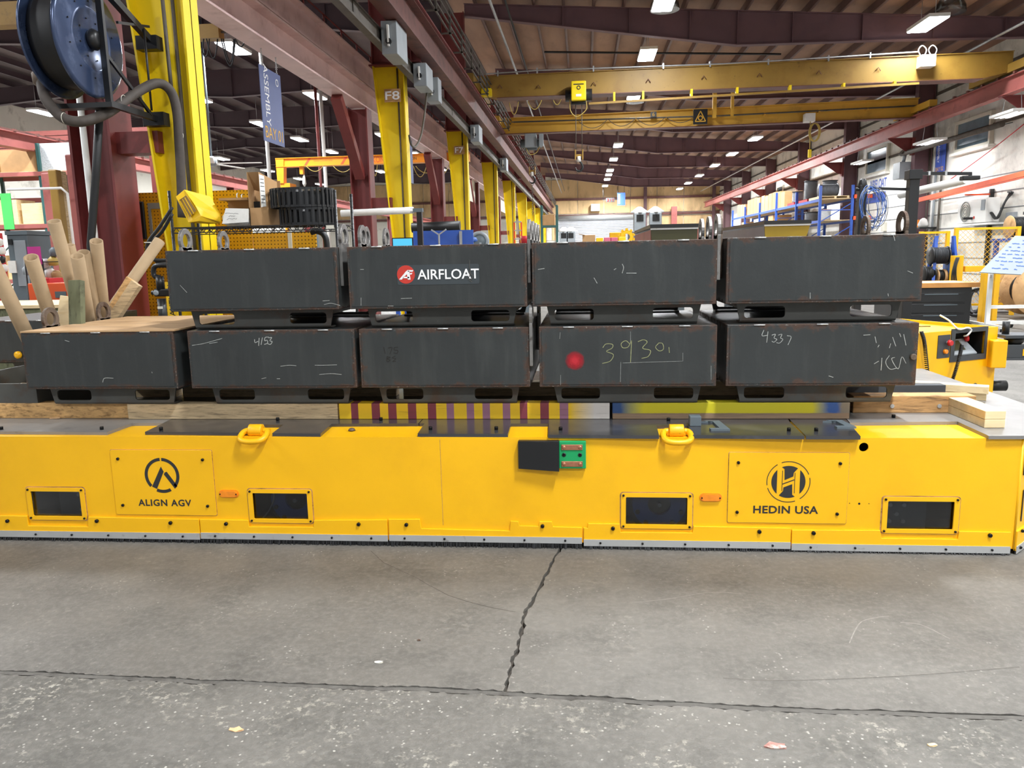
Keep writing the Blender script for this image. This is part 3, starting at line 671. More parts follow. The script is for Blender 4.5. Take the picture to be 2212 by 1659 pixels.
# windows
for i, (a, b, c, d) in enumerate(WIN):
    m = MB(); plate_xz(m, [rrect(a, b, c, d, .016), rrect(a + .026, b - .026, c + .022, d - .022, .006)], YA - .008, YA)
    w = m.build('window_frame', 'yellow_crane' if False else 'yellow', agv)
    MB().box(a + .02, b - .02, YA + .010, YA + .014, c + .015, d - .015).build('pane', 'tinted_pane', w)
    for x_, z_ in ((a + .013, c + .012), (b - .013, c + .012), (a + .013, d - .012), (b - .013, d - .012)): inst(bolt_s, w, (x_, YA - .008, z_))
    m = MB(); plate_xz(m, [rrect(a - .006, b + .006, c - .006, d + .006, .018), rrect(a, b, c, d, .016)], YA - .0015, YA); m.build('frame_gap', 'timber_brown', w)
    cx = (a + b) / 2; cz = (c + d) / 2
    if i in (1, 2):
        k = .02 if i == 2 else .07
        wh = MB().ringplate((cx + k, 4.095, cz + .02), .145, .062, 'y', .03, 40).build('drive_wheel', 'blue_wheel', agv)
        MB().lathe([(.055, 0), (.05, .02), (.02, .03)], (cx + k, 4.085, cz + .02), 'y', 20).build('hub', 'black_paint', wh)
        MB().cyl((cx + k, 4.06, cz + .02), (cx + k, 4.09, cz + .02), .011, n=10).build('axle_tip', 'galv', wh)
        MB().ringplate((cx + k, 4.15, cz + .02), .175, .14, 'y', .08, 40).build('tyre', 'rubber', wh)
        for t in (200, 270, 340, 235, 305):
            g = math.radians(t); MB().cyl((cx + k + .125 * math.cos(g), 4.07, cz + .02 + .125 * math.sin(g)), (cx + k + .125 * math.cos(g), 4.085, cz + .02 + .125 * math.sin(g)), .013, n=10).build('wheel_bolt', 'interior_dark', wh)
        if i == 1: MB().tube(smooth_path([(a + .13, 4.065, d), (a + .132, 4.065, cz + .03), (a + .10, 4.065, cz - .04), (a + .05, 4.065, c)]), .005, 6).build('brake_cable', 'galv', agv)
    else:
        pl = MB().box(a + .02, b - .14, 4.08, 4.09, c - .02, d + .02) if i == 3 else MB().box(a + .16, b + .02, 4.08, 4.09, c - .02, d + .02)
        pl = pl.build('axle_plate', 'machine_grey', agv)
        for dx, dz in ([(.055, .14), (.125, .14), (.09, .09), (.055, .05), (.125, .05)] if i == 3 else [(.29, .14), (.34, .11), (.30, .05)]):
            MB().cyl((a + dx, 4.065, c + dz), (a + dx, 4.08, c + dz), .011, n=8).build('plate_bolt', 'galv', pl)
# logo plates
def logoplate(c4, bolts):
    P = [fp(x, y) for x, y in c4]; x0 = (P[0][0] + P[2][0]) / 2; x1 = (P[1][0] + P[3][0]) / 2; z1 = (P[0][1] + P[1][1]) / 2; z0 = (P[2][1] + P[3][1]) / 2
    m = MB(); plate_xz(m, [rrect(x0, x1, z0, z1, .008)], YA - .006, YA); o = m.build('logo_plate', 'yellow', agv, bevel=.0015)
    m = MB(); plate_xz(m, [rrect(x0 - .003, x1 + .003, z0 - .004, z1 + .003, .009), rrect(x0, x1, z0, z1, .008)], YA - .0012, YA); m.build('plate_gap', 'timber_brown', o)
    for x, y in bolts: q = fp(x, y, YA - .006); inst(bolt, o, (q[0], YA - .006, q[1]))
    return o
lp = logoplate([(237, 972), (457, 972), (255, 1110), (469, 1113)], [(255, 991), (438, 993), (266, 1091), (449, 1093)])
YL = YA - .0062; c = at(350, 1027, Y=YL); m = MB()
Ro, Ri = .103, .085
for a0, a1 in ((93, 222), (246, 298), (318, 447)): m.ringplate((c.x, YL, c.z), Ro, Ri, 'y', .0016, 24, a0, a1)
def para(m, p, q, w, Y, cut=True): 
    a, b = Vector((p[0], 0, p[1])), Vector((q[0], 0, q[1])); m.prism([(p[0] - w / 2, p[1]), (p[0] + w / 2, p[1]), (q[0] + w / 2, q[1]), (q[0] - w / 2, q[1])], 'y', Y - .0008, Y + .0008)
m.prism([(c.x - .002, c.z + .052), (c.x + .012, c.z + .022), (c.x - .038, c.z - .080), (c.x - .066, c.z - .066)], 'y', YL - .0008, YL + .0008)
m.prism([(c.x + .018, c.z + .018), (c.x + .012, c.z + .006), (c.x + .070, c.z - .078), (c.x + .086, c.z - .062), (c.x + .03, c.z + .022)], 'y', YL - .0008, YL + .0008)
m.build('emblem', 'lettering_dark', lp)
p = at(356, 1086, Y=YL); lettering('ALIGN AGV', (p.x, YL, p.z), (1, 0, 0), (0, 0, 1), .318, .040, 'lettering_dark', lp, space=1.12, bold=.022)
lp = logoplate([(1575, 977), (1835, 978), (1571, 1126), (1826, 1132)], [(1595, 999), (1815, 1001), (1592, 1106), (1808, 1110)])
c = at(1703, 1041, Y=YL); m = MB()
for a0, a1 in ((22, 110), (122, 190), (198, 290), (304, 372)): m.ringplate((c.x, YL, c.z), .1125, .1085, 'y', .0016, 24, a0, a1)
def arcseg(x0, x1, rr, n=10):  # part of a disc between two verticals
    up = [(x0 + (x1 - x0) * i / n) for i in range(n + 1)]
    return up
def seg(pts): m.prism([(c.x + a, c.z + b) for a, b in pts], 'y', YL - .0008, YL + .0008)
rr = .0875
lft = [(rr * math.cos(math.radians(t)), rr * math.sin(math.radians(t))) for t in range(132, 229, 8)]; seg(lft)
rgt = [(rr * math.cos(math.radians(t)), rr * math.sin(math.radians(t))) for t in range(-48, 49, 8)]; seg(rgt)
seg([(rr * math.cos(math.radians(t)), rr * math.sin(math.radians(t))) for t in range(58, 115, 8)] + [(-.022, .07), (-.020, .010), (.024, .03), (.026, .05)])
seg([(rr * math.cos(math.radians(t)), rr * math.sin(math.radians(t))) for t in range(238, 295, 8)] + [(.022, -.07), (.020, -.012), (-.024, -.03), (-.026, -.05)])
m.bar((c.x - .03, YL, c.z - .012), (c.x + .03, YL, c.z + .012), .0016, .005); m.bar((c.x - .032, YL, c.z - .05), (c.x - .032, YL, c.z + .062), .0016, .004); m.bar((c.x + .032, YL, c.z - .062), (c.x + .032, YL, c.z + .05), .0016, .004)
m.build('emblem', 'lettering_dark', lp)
p = at(1697, 1101, Y=YL); lettering('HEDIN USA', (p.x, YL, p.z), (1, 0, 0), (0, 0, 1), .335, .043, 'lettering_dark', lp, bold=.022, space=1.05)
# skirts, strips, brushes
SK = [([(-420, 1108), (58, 1115), (61, 1136), (190, 1138), (190, 1117), (429, 1122)], 17),
      ([(431, 1122), (536, 1124), (538, 1138), (677, 1139), (678, 1124), (836, 1123)], 0),
      ([(839, 1122), (907, 1122), (910, 1142), (1101, 1147), (1103, 1126), (1120, 1127), (1122, 1136), (1163, 1137), (1165, 1127), (1192, 1127), (1195, 1138), (1257, 1140)], 0),
      ([(1261, 1140), (1269, 1141), (1270, 1131), (1339, 1132), (1341, 1150), (1496, 1151), (1498, 1137), (1709, 1141)], 0),
      ([(1711, 1145), (1902, 1146), (1904, 1163), (2069, 1165), (2072, 1148), (2185, 1150)], 0)]
YS = YA - .012
STRIPZ = [(.058, .020), (.062, .026), (.064, .029), (.054, .017), (.047, .010)]
for i, (tops, _) in enumerate(SK):
    T = [fp(x, y, YS) for x, y in tops]; zs1, zs0 = STRIPZ[i]
    m = MB(); m.prism(T + [(T[-1][0], zs0 + .004), (T[0][0], zs0 + .004)], 'y', YS, YA); sk = m.build('skirt_panel', 'yellow', agv, bevel=.002)
    MB().box(T[0][0], T[-1][0], YS - .004, YS, zs0, zs1).build('retaining_strip', 'silver', sk)
    br = MB(); br.box(T[0][0], T[-1][0], YS + .001, YS + .009, .012, zs0 + .006); xx = T[0][0]
    while xx < T[-1][0]:
        h = RND.uniform(.0, .004); dy = RND.uniform(-.012, .004); w = .0035
        br.add([(xx, YS - .001, zs0 + .004), (xx + w, YS - .001, zs0 + .004), (xx + w + RND.uniform(-.004, .004), YS - .002 + dy, h), (xx + RND.uniform(-.004, .004), YS - .002 + dy, h)], [(0, 1, 2, 3)]); xx += .0042
    tag(br.build('brush_strip', 'bristle', sk), kind='stuff')
    for x, y in [(17, 1125), (210, 1125), (369, 1129), (489, 1131), (775, 1132), (878, 1133), (1172, 1136), (1324, 1141), (1640, 1148), (1757, 1151), (2138, 1156)]:
        q = fp(x, y, YS)
        if T[0][0] < q[0] < T[-1][0]: b_ = inst(bolt, sk, (q[0], YS, q[1])); b_.scale = (1.25, 1.4, 1.25)
    for x, y in [(77, 1150), (155, 1152), (234, 1154), (314, 1155), (395, 1157), (465, 1158), (549, 1159), (632, 1159), (717, 1160), (802, 1160), (874, 1159), (960, 1160), (1046, 1162), (1133, 1164), (1221, 1165), (1297, 1170), (1388, 1172), (1480, 1174), (1574, 1176), (1669, 1178), (1751, 1183), (1847, 1184), (1944, 1185), (2043, 1186), (2143, 1187)]:
        q = fp(x, y, YS - .004)
        if T[0][0] < q[0] < T[-1][0]: inst(bolt_s, sk, (q[0], YS - .004, (zs0 + zs1) / 2))
# chamfered corner skirt and windows round the right corner
dv = Vector((ch[0] - 2.222, ch[1] - YA, 0)).normalized(); nv = Vector((dv.y, -dv.x, 0))
def ch_quad(mb, s0, s1, z0, z1, off, th=.004):
    a = Vector((2.222, YA, 0)) + nv * off; vs = []
    for o in (0, -th):
        for s_, z_ in ((s0, z0), (s1, z0), (s1, z1), (s0, z1)): q = a + dv * s_ + nv * o; vs.append((q.x, q.y, z_))
    mb.add(vs, [(0, 1, 2, 3), (4, 7, 6, 5), (0, 4, 5, 1), (1, 5, 6, 2), (2, 6, 7, 3), (3, 7, 4, 0)])
m = MB(); ch_quad(m, .005, .6, .02, .125, .012, .012); sk = m.build('skirt_panel', 'yellow', agv)
m = MB(); ch_quad(m, .005, .6, .006, .045, .016); m.build('retaining_strip', 'silver', sk)
m = MB(); ch_quad(m, .005, .6, .0, .03, .008); m.build('brush_strip', 'bristle', sk)
m = MB(); ch_quad(m, .07, .32, .17, .33, .005); o = m.build('logo_plate', 'yellow', agv); m = MB(); ch_quad(m, .04, .055, .42, .52, .006); m.build('corner_sensor', 'black_paint', agv)
m = MB(); ch_quad(m, .065, .072, .165, .335, .006); ch_quad(m, .07, .32, .328, .334, .006); m.build('plate_gap', 'lettering_dark', o)
for s_, z_ in ((.06, .118), (.05, .03)):
    q = Vector((2.222, YA, 0)) + nv * .016 + dv * s_; inst(bolt, sk, (q.x, q.y, z_))
# deck plates
def dk(x, y): p = at(x, y, Z=ZD); return (p.x, p.y)
YB = 6.28
def plate(px, back_x0, back_x1, name='deck_plate', mat='deck_black'):
    P = [dk(x, y) for x, y in px]; m = MB(); vs, fs = curve_mesh([P + [(back_x1, YB), (back_x0, YB)]], .0175)
    m.add([(v.x, v.y, v.z + ZD - .00875) for v in vs], fs); return m.build(name, mat, agv)
s1 = dk(372, 905); s2 = dk(905, 908); s3 = dk(1722, 922)
plate([(-420, 929), (231, 933.5), (284, 914), (352, 913.5), (370, 905)], -5.2, s1[0] - .003, mat='deck_dusty_lit')
plate([(372, 905), (313, 933), (525, 935), (549, 917), (612, 917.5), (588, 936), (692, 937), (717, 915.5), (904, 914.5)], s1[0], s2[0] - .003)
plate([(906, 914.5), (917, 914.5), (902, 937), (1097, 937.5), (1104, 915), (1185, 915), (1184, 939), (1424, 941), (1418, 919.5), (1486, 919), (1494, 940), (1738, 942), (1706, 912), (1702, 905)], s2[0], at(1700, 905, Z=ZD).x)
q = dk(1704, 905)
plate([(1704, 905), (1741, 942), (1859, 942.5), (1834, 913), (2068, 910.5), (2136, 941.5), (2222, 941.5)] , q[0] + .003, 2.655) if False else None
plate([(1705, 905), (1741, 942), (1859, 942.5), (1834, 913), (1827, 905)], q[0] + .003, dk(1827, 905)[0])
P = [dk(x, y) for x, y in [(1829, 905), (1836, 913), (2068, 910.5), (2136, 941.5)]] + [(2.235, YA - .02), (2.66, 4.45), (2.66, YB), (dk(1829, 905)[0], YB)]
vs, fs = curve_mesh([P], .0175); m = MB(); m.add([(v.x, v.y, v.z + ZD - .00875) for v in vs], fs); m.build('deck_plate', 'deck_dusty_lit', agv)
for x, y in [(3, 928), (220, 928), (348, 929), (600, 908), (823, 908), (930, 928), (1072, 928), (1211, 929), (1444, 909), (1704, 931), (1763, 931), (1930, 902), (2123, 876)]:
    p = at(x, y, Z=ZD); inst(bolt_up, agv, (p.x, p.y, ZD))
# lifting rings
def dring(px, py, w, lbl):
    p = at(px, py, Z=ZB); r = MB(); cx = p.x
    sd = MB(); sd.cyl((cx - .038, YA + .040, ZB + .030), (cx + .038, YA + .040, ZB + .030), .034, n=16); sd.box(cx - .05, cx + .05, YA + .03, YA + .13, ZB, ZB + .022)
    so = sd.build('ring_saddle', 'yellow_ring', agv, bevel=.004)
    path = [(cx - .040, YA + .045, ZB + .026), (cx - .062, YA + .040, ZB + .024), (cx - .072, YA + .012, ZB + .014), (cx - .068, YA - .025, ZB - .002), (cx - .045, YA - .045, ZB - .012), (cx, YA - .050, ZB - .015), (cx + .045, YA - .045, ZB - .012), (cx + .068, YA - .025, ZB - .002), (cx + .072, YA + .012, ZB + .014), (cx + .062, YA + .040, ZB + .024), (cx + .040, YA + .045, ZB + .026)]
    MB().tube(smooth_path(path, 4), .016, 12).build('lifting_ring', 'yellow_ring', so)
dring(560, 937, 0, ''); dring(1459, 938, 0, '')
# charging contacts
Yc = YA - .035
a = at(1119, 953, Y=Yc); b = at(1208, 1012, Y=Yc); g = at(1266, 1013, Y=Yc)
cb = MB().box(a.x, b.x, Yc, YA, b.z - .004, a.z).build('contact_cover', 'black_paint', agv, bevel=.003)
m = MB(); m.add([(a.x, Yc - .001, a.z), (b.x, Yc - .020, a.z - .006), (b.x, Yc - .020, b.z - .012), (a.x, Yc - .001, b.z - .002), (a.x, Yc + .004, a.z), (b.x, Yc + .004, a.z - .006), (b.x, Yc + .004, b.z - .012), (a.x, Yc + .004, b.z - .002)],
    [(0, 1, 2, 3), (4, 7, 6, 5), (0, 4, 5, 1), (1, 5, 6, 2), (2, 6, 7, 3), (3, 7, 4, 0)]); m.build('cover_flap', 'black_paint', cb)
gb = MB().box(b.x, g.x, Yc + .005, YA, g.z, a.z - .003).build('contact_block', 'contact_green', agv, bevel=.003)
for zc in (a.z - .034, g.z + .026):
    k = MB().box(b.x + .012, g.x - .018, Yc, Yc + .006, zc - .015, zc + .015).build('copper_bar', 'copper', gb, bevel=.002)
    for xx in (b.x + .026, g.x - .032): MB().lathe([(.0095, 0), (.0095, -.003), (.004, -.004)], (xx, Yc, zc), 'y', 12).build('bar_screw', 'copper', gb)
for xx in (b.x + .026, g.x - .032): MB().lathe([(.011, 0), (.011, -.002), (.004, .0)], (xx, Yc + .005, (a.z + g.z) / 2), 'y', 12).build('contact_screw', 'black', gb)
# amber marker lamps
for x, y in ((495, 1066), (1535, 1074)):
    c = at(x, y, Y=YA); m = MB(); plate_xz(m, [rrect(c.x - .058, c.x + .058, c.z - .022, c.z + .022, .021, 6)], YA - .004, YA); o = m.build('marker_lamp', 'amber', agv)
    m = MB(); plate_xz(m, [rrect(c.x - .05, c.x + .05, c.z - .017, c.z + .017, .016, 6)], YA - .014, YA - .004); m.build('lens', 'amber', o, bevel=.005)
    for s in (-.047, .047): MB().cyl((c.x + s, YA - .017, c.z), (c.x + s, YA - .013, c.z), .004, n=8).build('lens_screw', 'bolt_black', o)
for x, y in ((1835, 1087), (1856, 1088), (1877, 1088)):
    c = at(x, y, Y=YA); MB().cyl((c.x, YA - .001, c.z), (c.x, YA + .001, c.z), .006 if x == 1856 else .0025, n=10).build('screw_hole', 'black', agv)
# small fittings on the deck
p = at(1502, 921, Z=ZD); MB().box(p.x - .03, p.x + .032, p.y, p.y + .06, ZD, ZD + .055).build('deck_block', 'machine_grey', agv, bevel=.003)
for (x0, y0), (x1, y1) in (((1520, 912), (1577, 931)), ((1785, 911), (1850, 926))):
    a = at(x0, y0, Z=ZD); b = at(x1, y1, Z=ZD); m = MB()
    vs, fs = curve_mesh([[(a.x, a.y), (b.x - .02, a.y), (b.x, b.y), (b.x - .10, b.y), (b.x - .105, b.y + .03), (b.x - .05, b.y + .035), (b.x - .06, a.y - .02), (b.x - .13, a.y - .022), (a.x + .02, a.y - .03)]], .010)
    m.add([(v.x, v.y, v.z + ZD + .005) for v in vs], fs); m.build('deck_bracket', 'machine_grey', agv)
# leaf scrap on the yellow top, wood chip
p = at(760, 931, Z=ZB); MB().lathe([(.004, 0), (.022, .004), (.016, .014), (.004, .018)], p, 'z', 7).build('wood_chip', 'rust_lug', label='small brown scrap lying on the yellow top between deck plates', cat='scrap')
p = at(118, 905, Z=ZD); MB().bar(p + Vector((-.03, 0, .004)), p + Vector((.03, .01, .006)), .012, .006).build('wood_splinter', 'lumber_end', label='small pale wood splinter on the black deck at left', cat='scrap')

# ================================================================ TIMBERS ON THE DECK
def striped():
    m, nt, p = newmat('timber_striped'); v = nd(nt, 'ShaderNodeNewGeometry').outputs['Position']
    sx = nd(nt, 'ShaderNodeSeparateXYZ'); nt.links.new(v, sx.inputs[0])
    x0 = at(732, 890, Y=4.41).x; x1 = at(1317, 890, Y=4.41).x
    f = ramp(nt, sx.outputs[0], x0, x1); cr = nd(nt, 'ShaderNodeValToRGB'); cr.color_ramp.interpolation = 'CONSTANT'; nt.links.new(f, cr.inputs[0])
    el = cr.color_ramp.elements
    px = [(732, 0), (757, 1), (774, 0), (803, 1), (820, 0), (838, 1), (856, 0), (881, 1), (899, 0), (924, 1), (941, 0), (963, 2), (980, 0), (1006, 2), (1024, 0), (1041, 2), (1058, 0), (1085, 2), (1102, 0)]
    px2 = [(1122, 1), (1139, 0), (1165, 1), (1184, 0), (1208, 2), (1226, 0)]
    cs = [lin('#e2b81c'), lin('#7c3440'), lin('#94667a')]
    def fill(rampn, lst):
        e = rampn.color_ramp.elements
        while len(e) > 1: e.remove(e[-1])
        for i, (x, c) in enumerate(lst):
            t = (at(x, 890, Y=4.41).x - x0) / (x1 - x0)
            k = e[0] if i == 0 else e.new(t)
            k.position = max(0, t); k.color = cs[c]
    fill(cr, px); cr2 = nd(nt, 'ShaderNodeValToRGB'); cr2.color_ramp.interpolation = 'CONSTANT'; nt.links.new(f, cr2.inputs[0]); fill(cr2, [(1104, 0)] + px2)
    xm = at(1113, 890, Y=4.41).x
    sel = mth(nt, 'GREATER_THAN', sx.outputs[0], xm); col = mix(nt, sel, cr.outputs[0], cr2.outputs[0])
    fade = ramp(nt, sx.outputs[0], at(1232, 890, Y=4.41).x, at(1285, 890, Y=4.41).x); col = mix(nt, fade, col, lin('#cfc9c2'))
    sc = ramp(nt, noise(nt, pos(nt, (2.2, 1, 80)), 2.0, 4, .6), .62, .70); col = mix(nt, mth(nt, 'MULTIPLY', sc, .55), col, lin('#4a3a24'))
    nt.links.new(col, p.inputs['Base Color']); p.inputs['Roughness'].default_value = .55; MATS['timber_striped'] = m
striped()
def blueyellow():
    m, nt, p = newmat('timber_blue_yellow'); v = nd(nt, 'ShaderNodeNewGeometry').outputs['Position']
    sx = nd(nt, 'ShaderNodeSeparateXYZ'); nt.links.new(v, sx.inputs[0]); X = lambda q: at(q, 885, Y=4.41).x
    w = mth(nt, 'MULTIPLY', mth(nt, 'SUBTRACT', noise(nt, v, 9, 4, .7), .5), .06)
    xx = mth(nt, 'ADD', sx.outputs[0], w); zz = mth(nt, 'ADD', sx.outputs[2], mth(nt, 'MULTIPLY', w, .12))
    col = mix(nt, ramp(nt, xx, X(1340), X(1390)), lin('#2c4a78'), lin('#c9bd1c'))
    col = mix(nt, ramp(nt, xx, X(1755), X(1790)), col, lin('#2f5596'))
    col = mix(nt, ramp(nt, xx, X(1808), X(1818)), col, lin('#7c7468'))
    bare = mix(nt, noise(nt, pos(nt, (1, 1, 14)), 6), lin('#5e5144'), lin('#a88a6c'))
    col = mix(nt, ramp(nt, zz, .677, .672), col, bare)
    nt.links.new(col, p.inputs['Base Color']); p.inputs['Roughness'].default_value = .6; MATS['timber_blue_yellow'] = m
blueyellow()
YT = 4.41; ZT = .736
def timber(x0, x1, y, z0, z1, mat, label, dep=.09, name='timber_beam', bev=.004):
    return MB().box(x0, x1, y, y + dep, z0, z1).build(name, mat, label=label, cat='timber', group='timbers under the steel boxes', bevel=bev)
X_ = lambda px, Y=YT: at(px, 885, Y=Y).x
timber(-4.6, X_(271), 4.44, ZD, ZT, 'timber_knotty', 'knotty brown timber on the deck at far left under the boxes')
timber(X_(275), X_(729), YT, ZD, ZT, 'timber_old', 'weathered grey-brown timber under the chalk 4153 box')
timber(X_(732), X_(1317), YT, ZD, ZT, 'timber_striped', 'timber painted with yellow and maroon stripes')
timber(X_(1323), X_(1836), YT, ZD, ZT, 'timber_blue_yellow', 'timber painted yellow with blue ends below the red-dotted box')
timber(X_(1843, 4.57), X_(2108, 4.57), 4.575, ZD, ZT + .004, 'timber_brown', 'dark brown timber with two bolts at the right end of the deck', .12)
for x in (1927, 2029):
    p = at(x, 877, Y=4.575); MB().cyl((p.x, 4.57, p.z), (p.x, 4.578, p.z), .012, n=10).build('bolt_head', 'galv', bpy.data.objects['timber_beam.004'])
for k, (a, b) in enumerate(((-4.6, -2.9), (-2.85, -1.3), (-1.25, .3), (.35, 2.0))):
    timber(a, b, 5.15, ZD, ZT, 'timber_old', 'hidden rear timber under the boxes, %s from the left' % ORD[k].replace('nearest', 'first'))
# loose pale lumber at the right end
def lumber(p, q, w, h, label, mat='lumber_new'):
    return MB().bar(p, q, w, h).build('lumber_plank', mat, label=label, cat='lumber', group='loose lumber at the right end', bevel=.003)
z1 = ZD + .045
a = at(1980, 852, Z=ZD); b = at(2125, 872, Z=ZD)
lumber(Vector((1.80, 5.31, ZD + .0685)), Vector((2.50, 4.95, ZD + .0685)), .09, .045, 'long pale new plank behind the right box, pointing to the floor')
lumber(Vector((1.83, 5.25, ZD + .0225)), Vector((2.50, 4.98, ZD + .0225)), .09, .045, 'lower pale plank under the long new plank')
MB().box(1.35, X_(2040, 4.80), 4.80, 4.88, ZD + .001, ZD + .125).build('steel_bar', 'interior_dark', label='dark grey steel bar lying behind the brown timber', cat='bar', bevel=.004)
# two stacked blocks
a = at(2127, 924, Z=ZD); b = at(2174, 927, Z=ZD)
d = Vector((-.01, .40, 0)); w = .105
for k, nm in enumerate(('lower block of the two stacked pale wood blocks', 'upper block of the two stacked pale wood blocks')):
    c = (a + b) / 2; lumber(Vector((c.x, c.y + .01, ZD + .023 + k * .046)), Vector((c.x, c.y + .01, ZD + .023 + k * .046)) + d * (1 + .03 * k), w, .045, nm)

# ================================================================ STEEL WEIGHT BOXES
def box_paint(name, hx, hy, hz, rust, seed, base='#303333'):
    m, nt, p = newmat(name); tc = nd(nt, 'ShaderNodeTexCoord').outputs['Object']
    s = nd(nt, 'ShaderNodeSeparateXYZ'); nt.links.new(tc, s.inputs[0])
    A = mth(nt, 'SUBTRACT', hx, mth(nt, 'ABSOLUTE', s.outputs[0])); B = mth(nt, 'SUBTRACT', hy, mth(nt, 'ABSOLUTE', mth(nt, 'SUBTRACT', s.outputs[1], 0)))
    Cc = mth(nt, 'SUBTRACT', hz, mth(nt, 'ABSOLUTE', s.outputs[2]))
    e = mth(nt, 'MAXIMUM', mth(nt, 'MINIMUM', A, B), mth(nt, 'MINIMUM', mth(nt, 'MAXIMUM', A, B), Cc))
    mp = nd(nt, 'ShaderNodeMapping'); mp.inputs['Location'].default_value = (seed * 3.7, seed * 1.3, seed * 2.1); nt.links.new(tc, mp.inputs[0]); v = mp.outputs[0]
    big = noise(nt, v, 2.0, 4, .6); n1 = noise(nt, v, 14, 6, .7); n2 = noise(nt, v, 70, 5, .7)
    c = lin(base); col = mix(nt, ramp(nt, big, .3, .7), shade(c, .86), shade(c, 1.16))
    mp2 = nd(nt, 'ShaderNodeMapping'); mp2.inputs['Scale'].default_value = (1, 1, .12); nt.links.new(v, mp2.inputs[0])
    col = mix(nt, mth(nt, 'MULTIPLY', ramp(nt, noise(nt, mp2.outputs[0], 16, 4, .6), .52, .72), .10), col, lin('#6a6d68'))
    ed = mth(nt, 'ADD', e, mth(nt, 'MULTIPLY', mth(nt, 'SUBTRACT', n1, .5), -.16 * rust))
    rmask = ramp(nt, ed, .026 * rust, .003)
    col = mix(nt, mth(nt, 'MULTIPLY', rmask, .85), col, mix(nt, n2, lin('#221813'), lin('#5c3f2e')))
    wm = mth(nt, 'MULTIPLY', ramp(nt, e, .022, .0), ramp(nt, noise(nt, v, 110, 4, .75), .60, .66)); col = mix(nt, mth(nt, 'MULTIPLY', wm, .7), col, lin('#a9a59a'))
    ch_ = mth(nt, 'MULTIPLY', ramp(nt, noise(nt, v, 38, 5, .75), .735, .755), ramp(nt, e, .16, .03)); col = mix(nt, mth(nt, 'MULTIPLY', ch_, .8), col, lin('#b3b5b2'))
    nt.links.new(col, p.inputs['Base Color'])
    nt.links.new(mth(nt, 'ADD', mth(nt, 'MULTIPLY', rmask, .35), .36), p.inputs['Roughness'])
    bp = nd(nt, 'ShaderNodeBump'); bp.inputs['Strength'].default_value = .12; bp.inputs['Distance'].default_value = .01; nt.links.new(n1, bp.inputs['Height']); nt.links.new(bp.outputs[0], p.inputs['Normal'])
    MATS[name] = m; return name
mk('base_channel', '#4a4a46', .5, var=.15, vs=5, stains=[('#4a3526', 6, .52, .66, .75), ('#8a8578', 60, .70, .76, .6)])
YX = 4.30
def weight_box(px0, px1, z0, z1, label, seed, rust, y=YX, dep=1.10, lugmat='lug_steel', lugs=(), cx=None):
    if cx is None: x0 = at(px0, 780, Y=y).x; x1 = at(px1, 780, Y=y).x
    else: x0, x1 = cx
    r = thing('steel_weight_box', label, 'steel box', ((x0 + x1) / 2, y + dep / 2, z0 - .112), 'dark grey steel boxes')
    hx, hy, hz = (x1 - x0) / 2, dep / 2, (z1 - z0) / 2; mat = box_paint('box_paint_%d' % seed, hx, hy, hz, rust, seed)
    b = MB(); b.box(-hx, hx, -hy, hy, -hz, hz); me = b.build('body', mat, r, bevel=.004); me.data.transform(Matrix.Translation(wloc(r))); me.location = (0, 0, .112 + hz)
    # proud front sheet inside the weld line
    f = MB(); plate_xz(f, [[(-hx + .016, -hz + .016), (hx - .016, -hz + .016), (hx - .016, hz - .014), (-hx + .016, hz - .014)]], -hy - .004, -hy)
    fo = f.build('front_sheet', mat, r, bevel=.0015); fo.data.transform(Matrix.Translation(wloc(r))); fo.location = me.location
    # forklift channel front and back
    c0, c1 = x0 + .075, x1 - .065
    for yy, dr in ((y + .10, 1), (y + dep - .10, -1)):
        g = MB(); w = .222
        hl = [rrect(c0 + .045, c0 + .045 + w, z0 - .086, z0 - .022, .018), rrect(c1 - .045 - w, c1 - .045, z0 - .086, z0 - .022, .018)]
        plate_xz(g, [[(c0, z0), (c1, z0), (c1 - .022, z0 - .100), (c0 + .022, z0 - .100)]] + hl, yy - .005, yy + .005)
        g.prism([(yy - .005, z0 - .10), (yy + dr * .004 - .001, z0 - .110), (yy + dr * .012, z0 - .112), (yy + dr * .09, z0 - .112), (yy + dr * .09, z0 - .104), (yy + .005, z0 - .10)], 'x', c0 + .022, c1 - .022)
        g.box(c0, c1, min(yy, yy + dr * .08), max(yy, yy + dr * .08), z0 - .008, z0)
        g.build('base_channel', 'base_channel', r)
    g = MB()
    for xx in (c0 + .01, c1 - .01, (c0 + c1) / 2): g.box(xx - .005, xx + .005, y + .105, y + dep - .105, z0 - .105, z0)
    g.build('cross_rib', 'base_channel', r) if False else None
    for xx in (c0 + .01, (c0 + c1) / 2, c1 - .01): MB().box(xx - .005, xx + .005, y + .106, y + dep - .106, z0 - .030, z0).build('cross_rib', 'base_channel', r)
    for sd, ly in lugs:
        if True:
            xx = x0 - .010 if sd == 'l' else x1 + .010
            l = MB(); l.ringplate((xx, y + ly, z1 + .060), .074, .043, 'x', .018, 26); l.box(xx - .009, xx + .009, y + ly - .07, y + ly + .07, z1 - .22, z1 + .022)
            l.build('lifting_lug', lugmat, r, bevel=.002)
    # short skip welds on the top front edge
    for t in (.17, .5, .82): MB().cyl((x0 + (x1 - x0) * t - .03, y - .002, z1 - .003), (x0 + (x1 - x0) * t + .03, y - .002, z1 - .003), .004, n=6).build('weld_bead', 'silver', r)
    return r, x0, x1
LZ0, LZ1 = .850, 1.192; UZ0, UZ1 = 1.306, 1.657
B = {}
B['L1'] = weight_box(51, 379, LZ0, LZ1, 'lower dark box at far left with a plywood sheet on top', 1, .75, lugmat='rust_lug', lugs=[('l', .29), ('l', .84)])
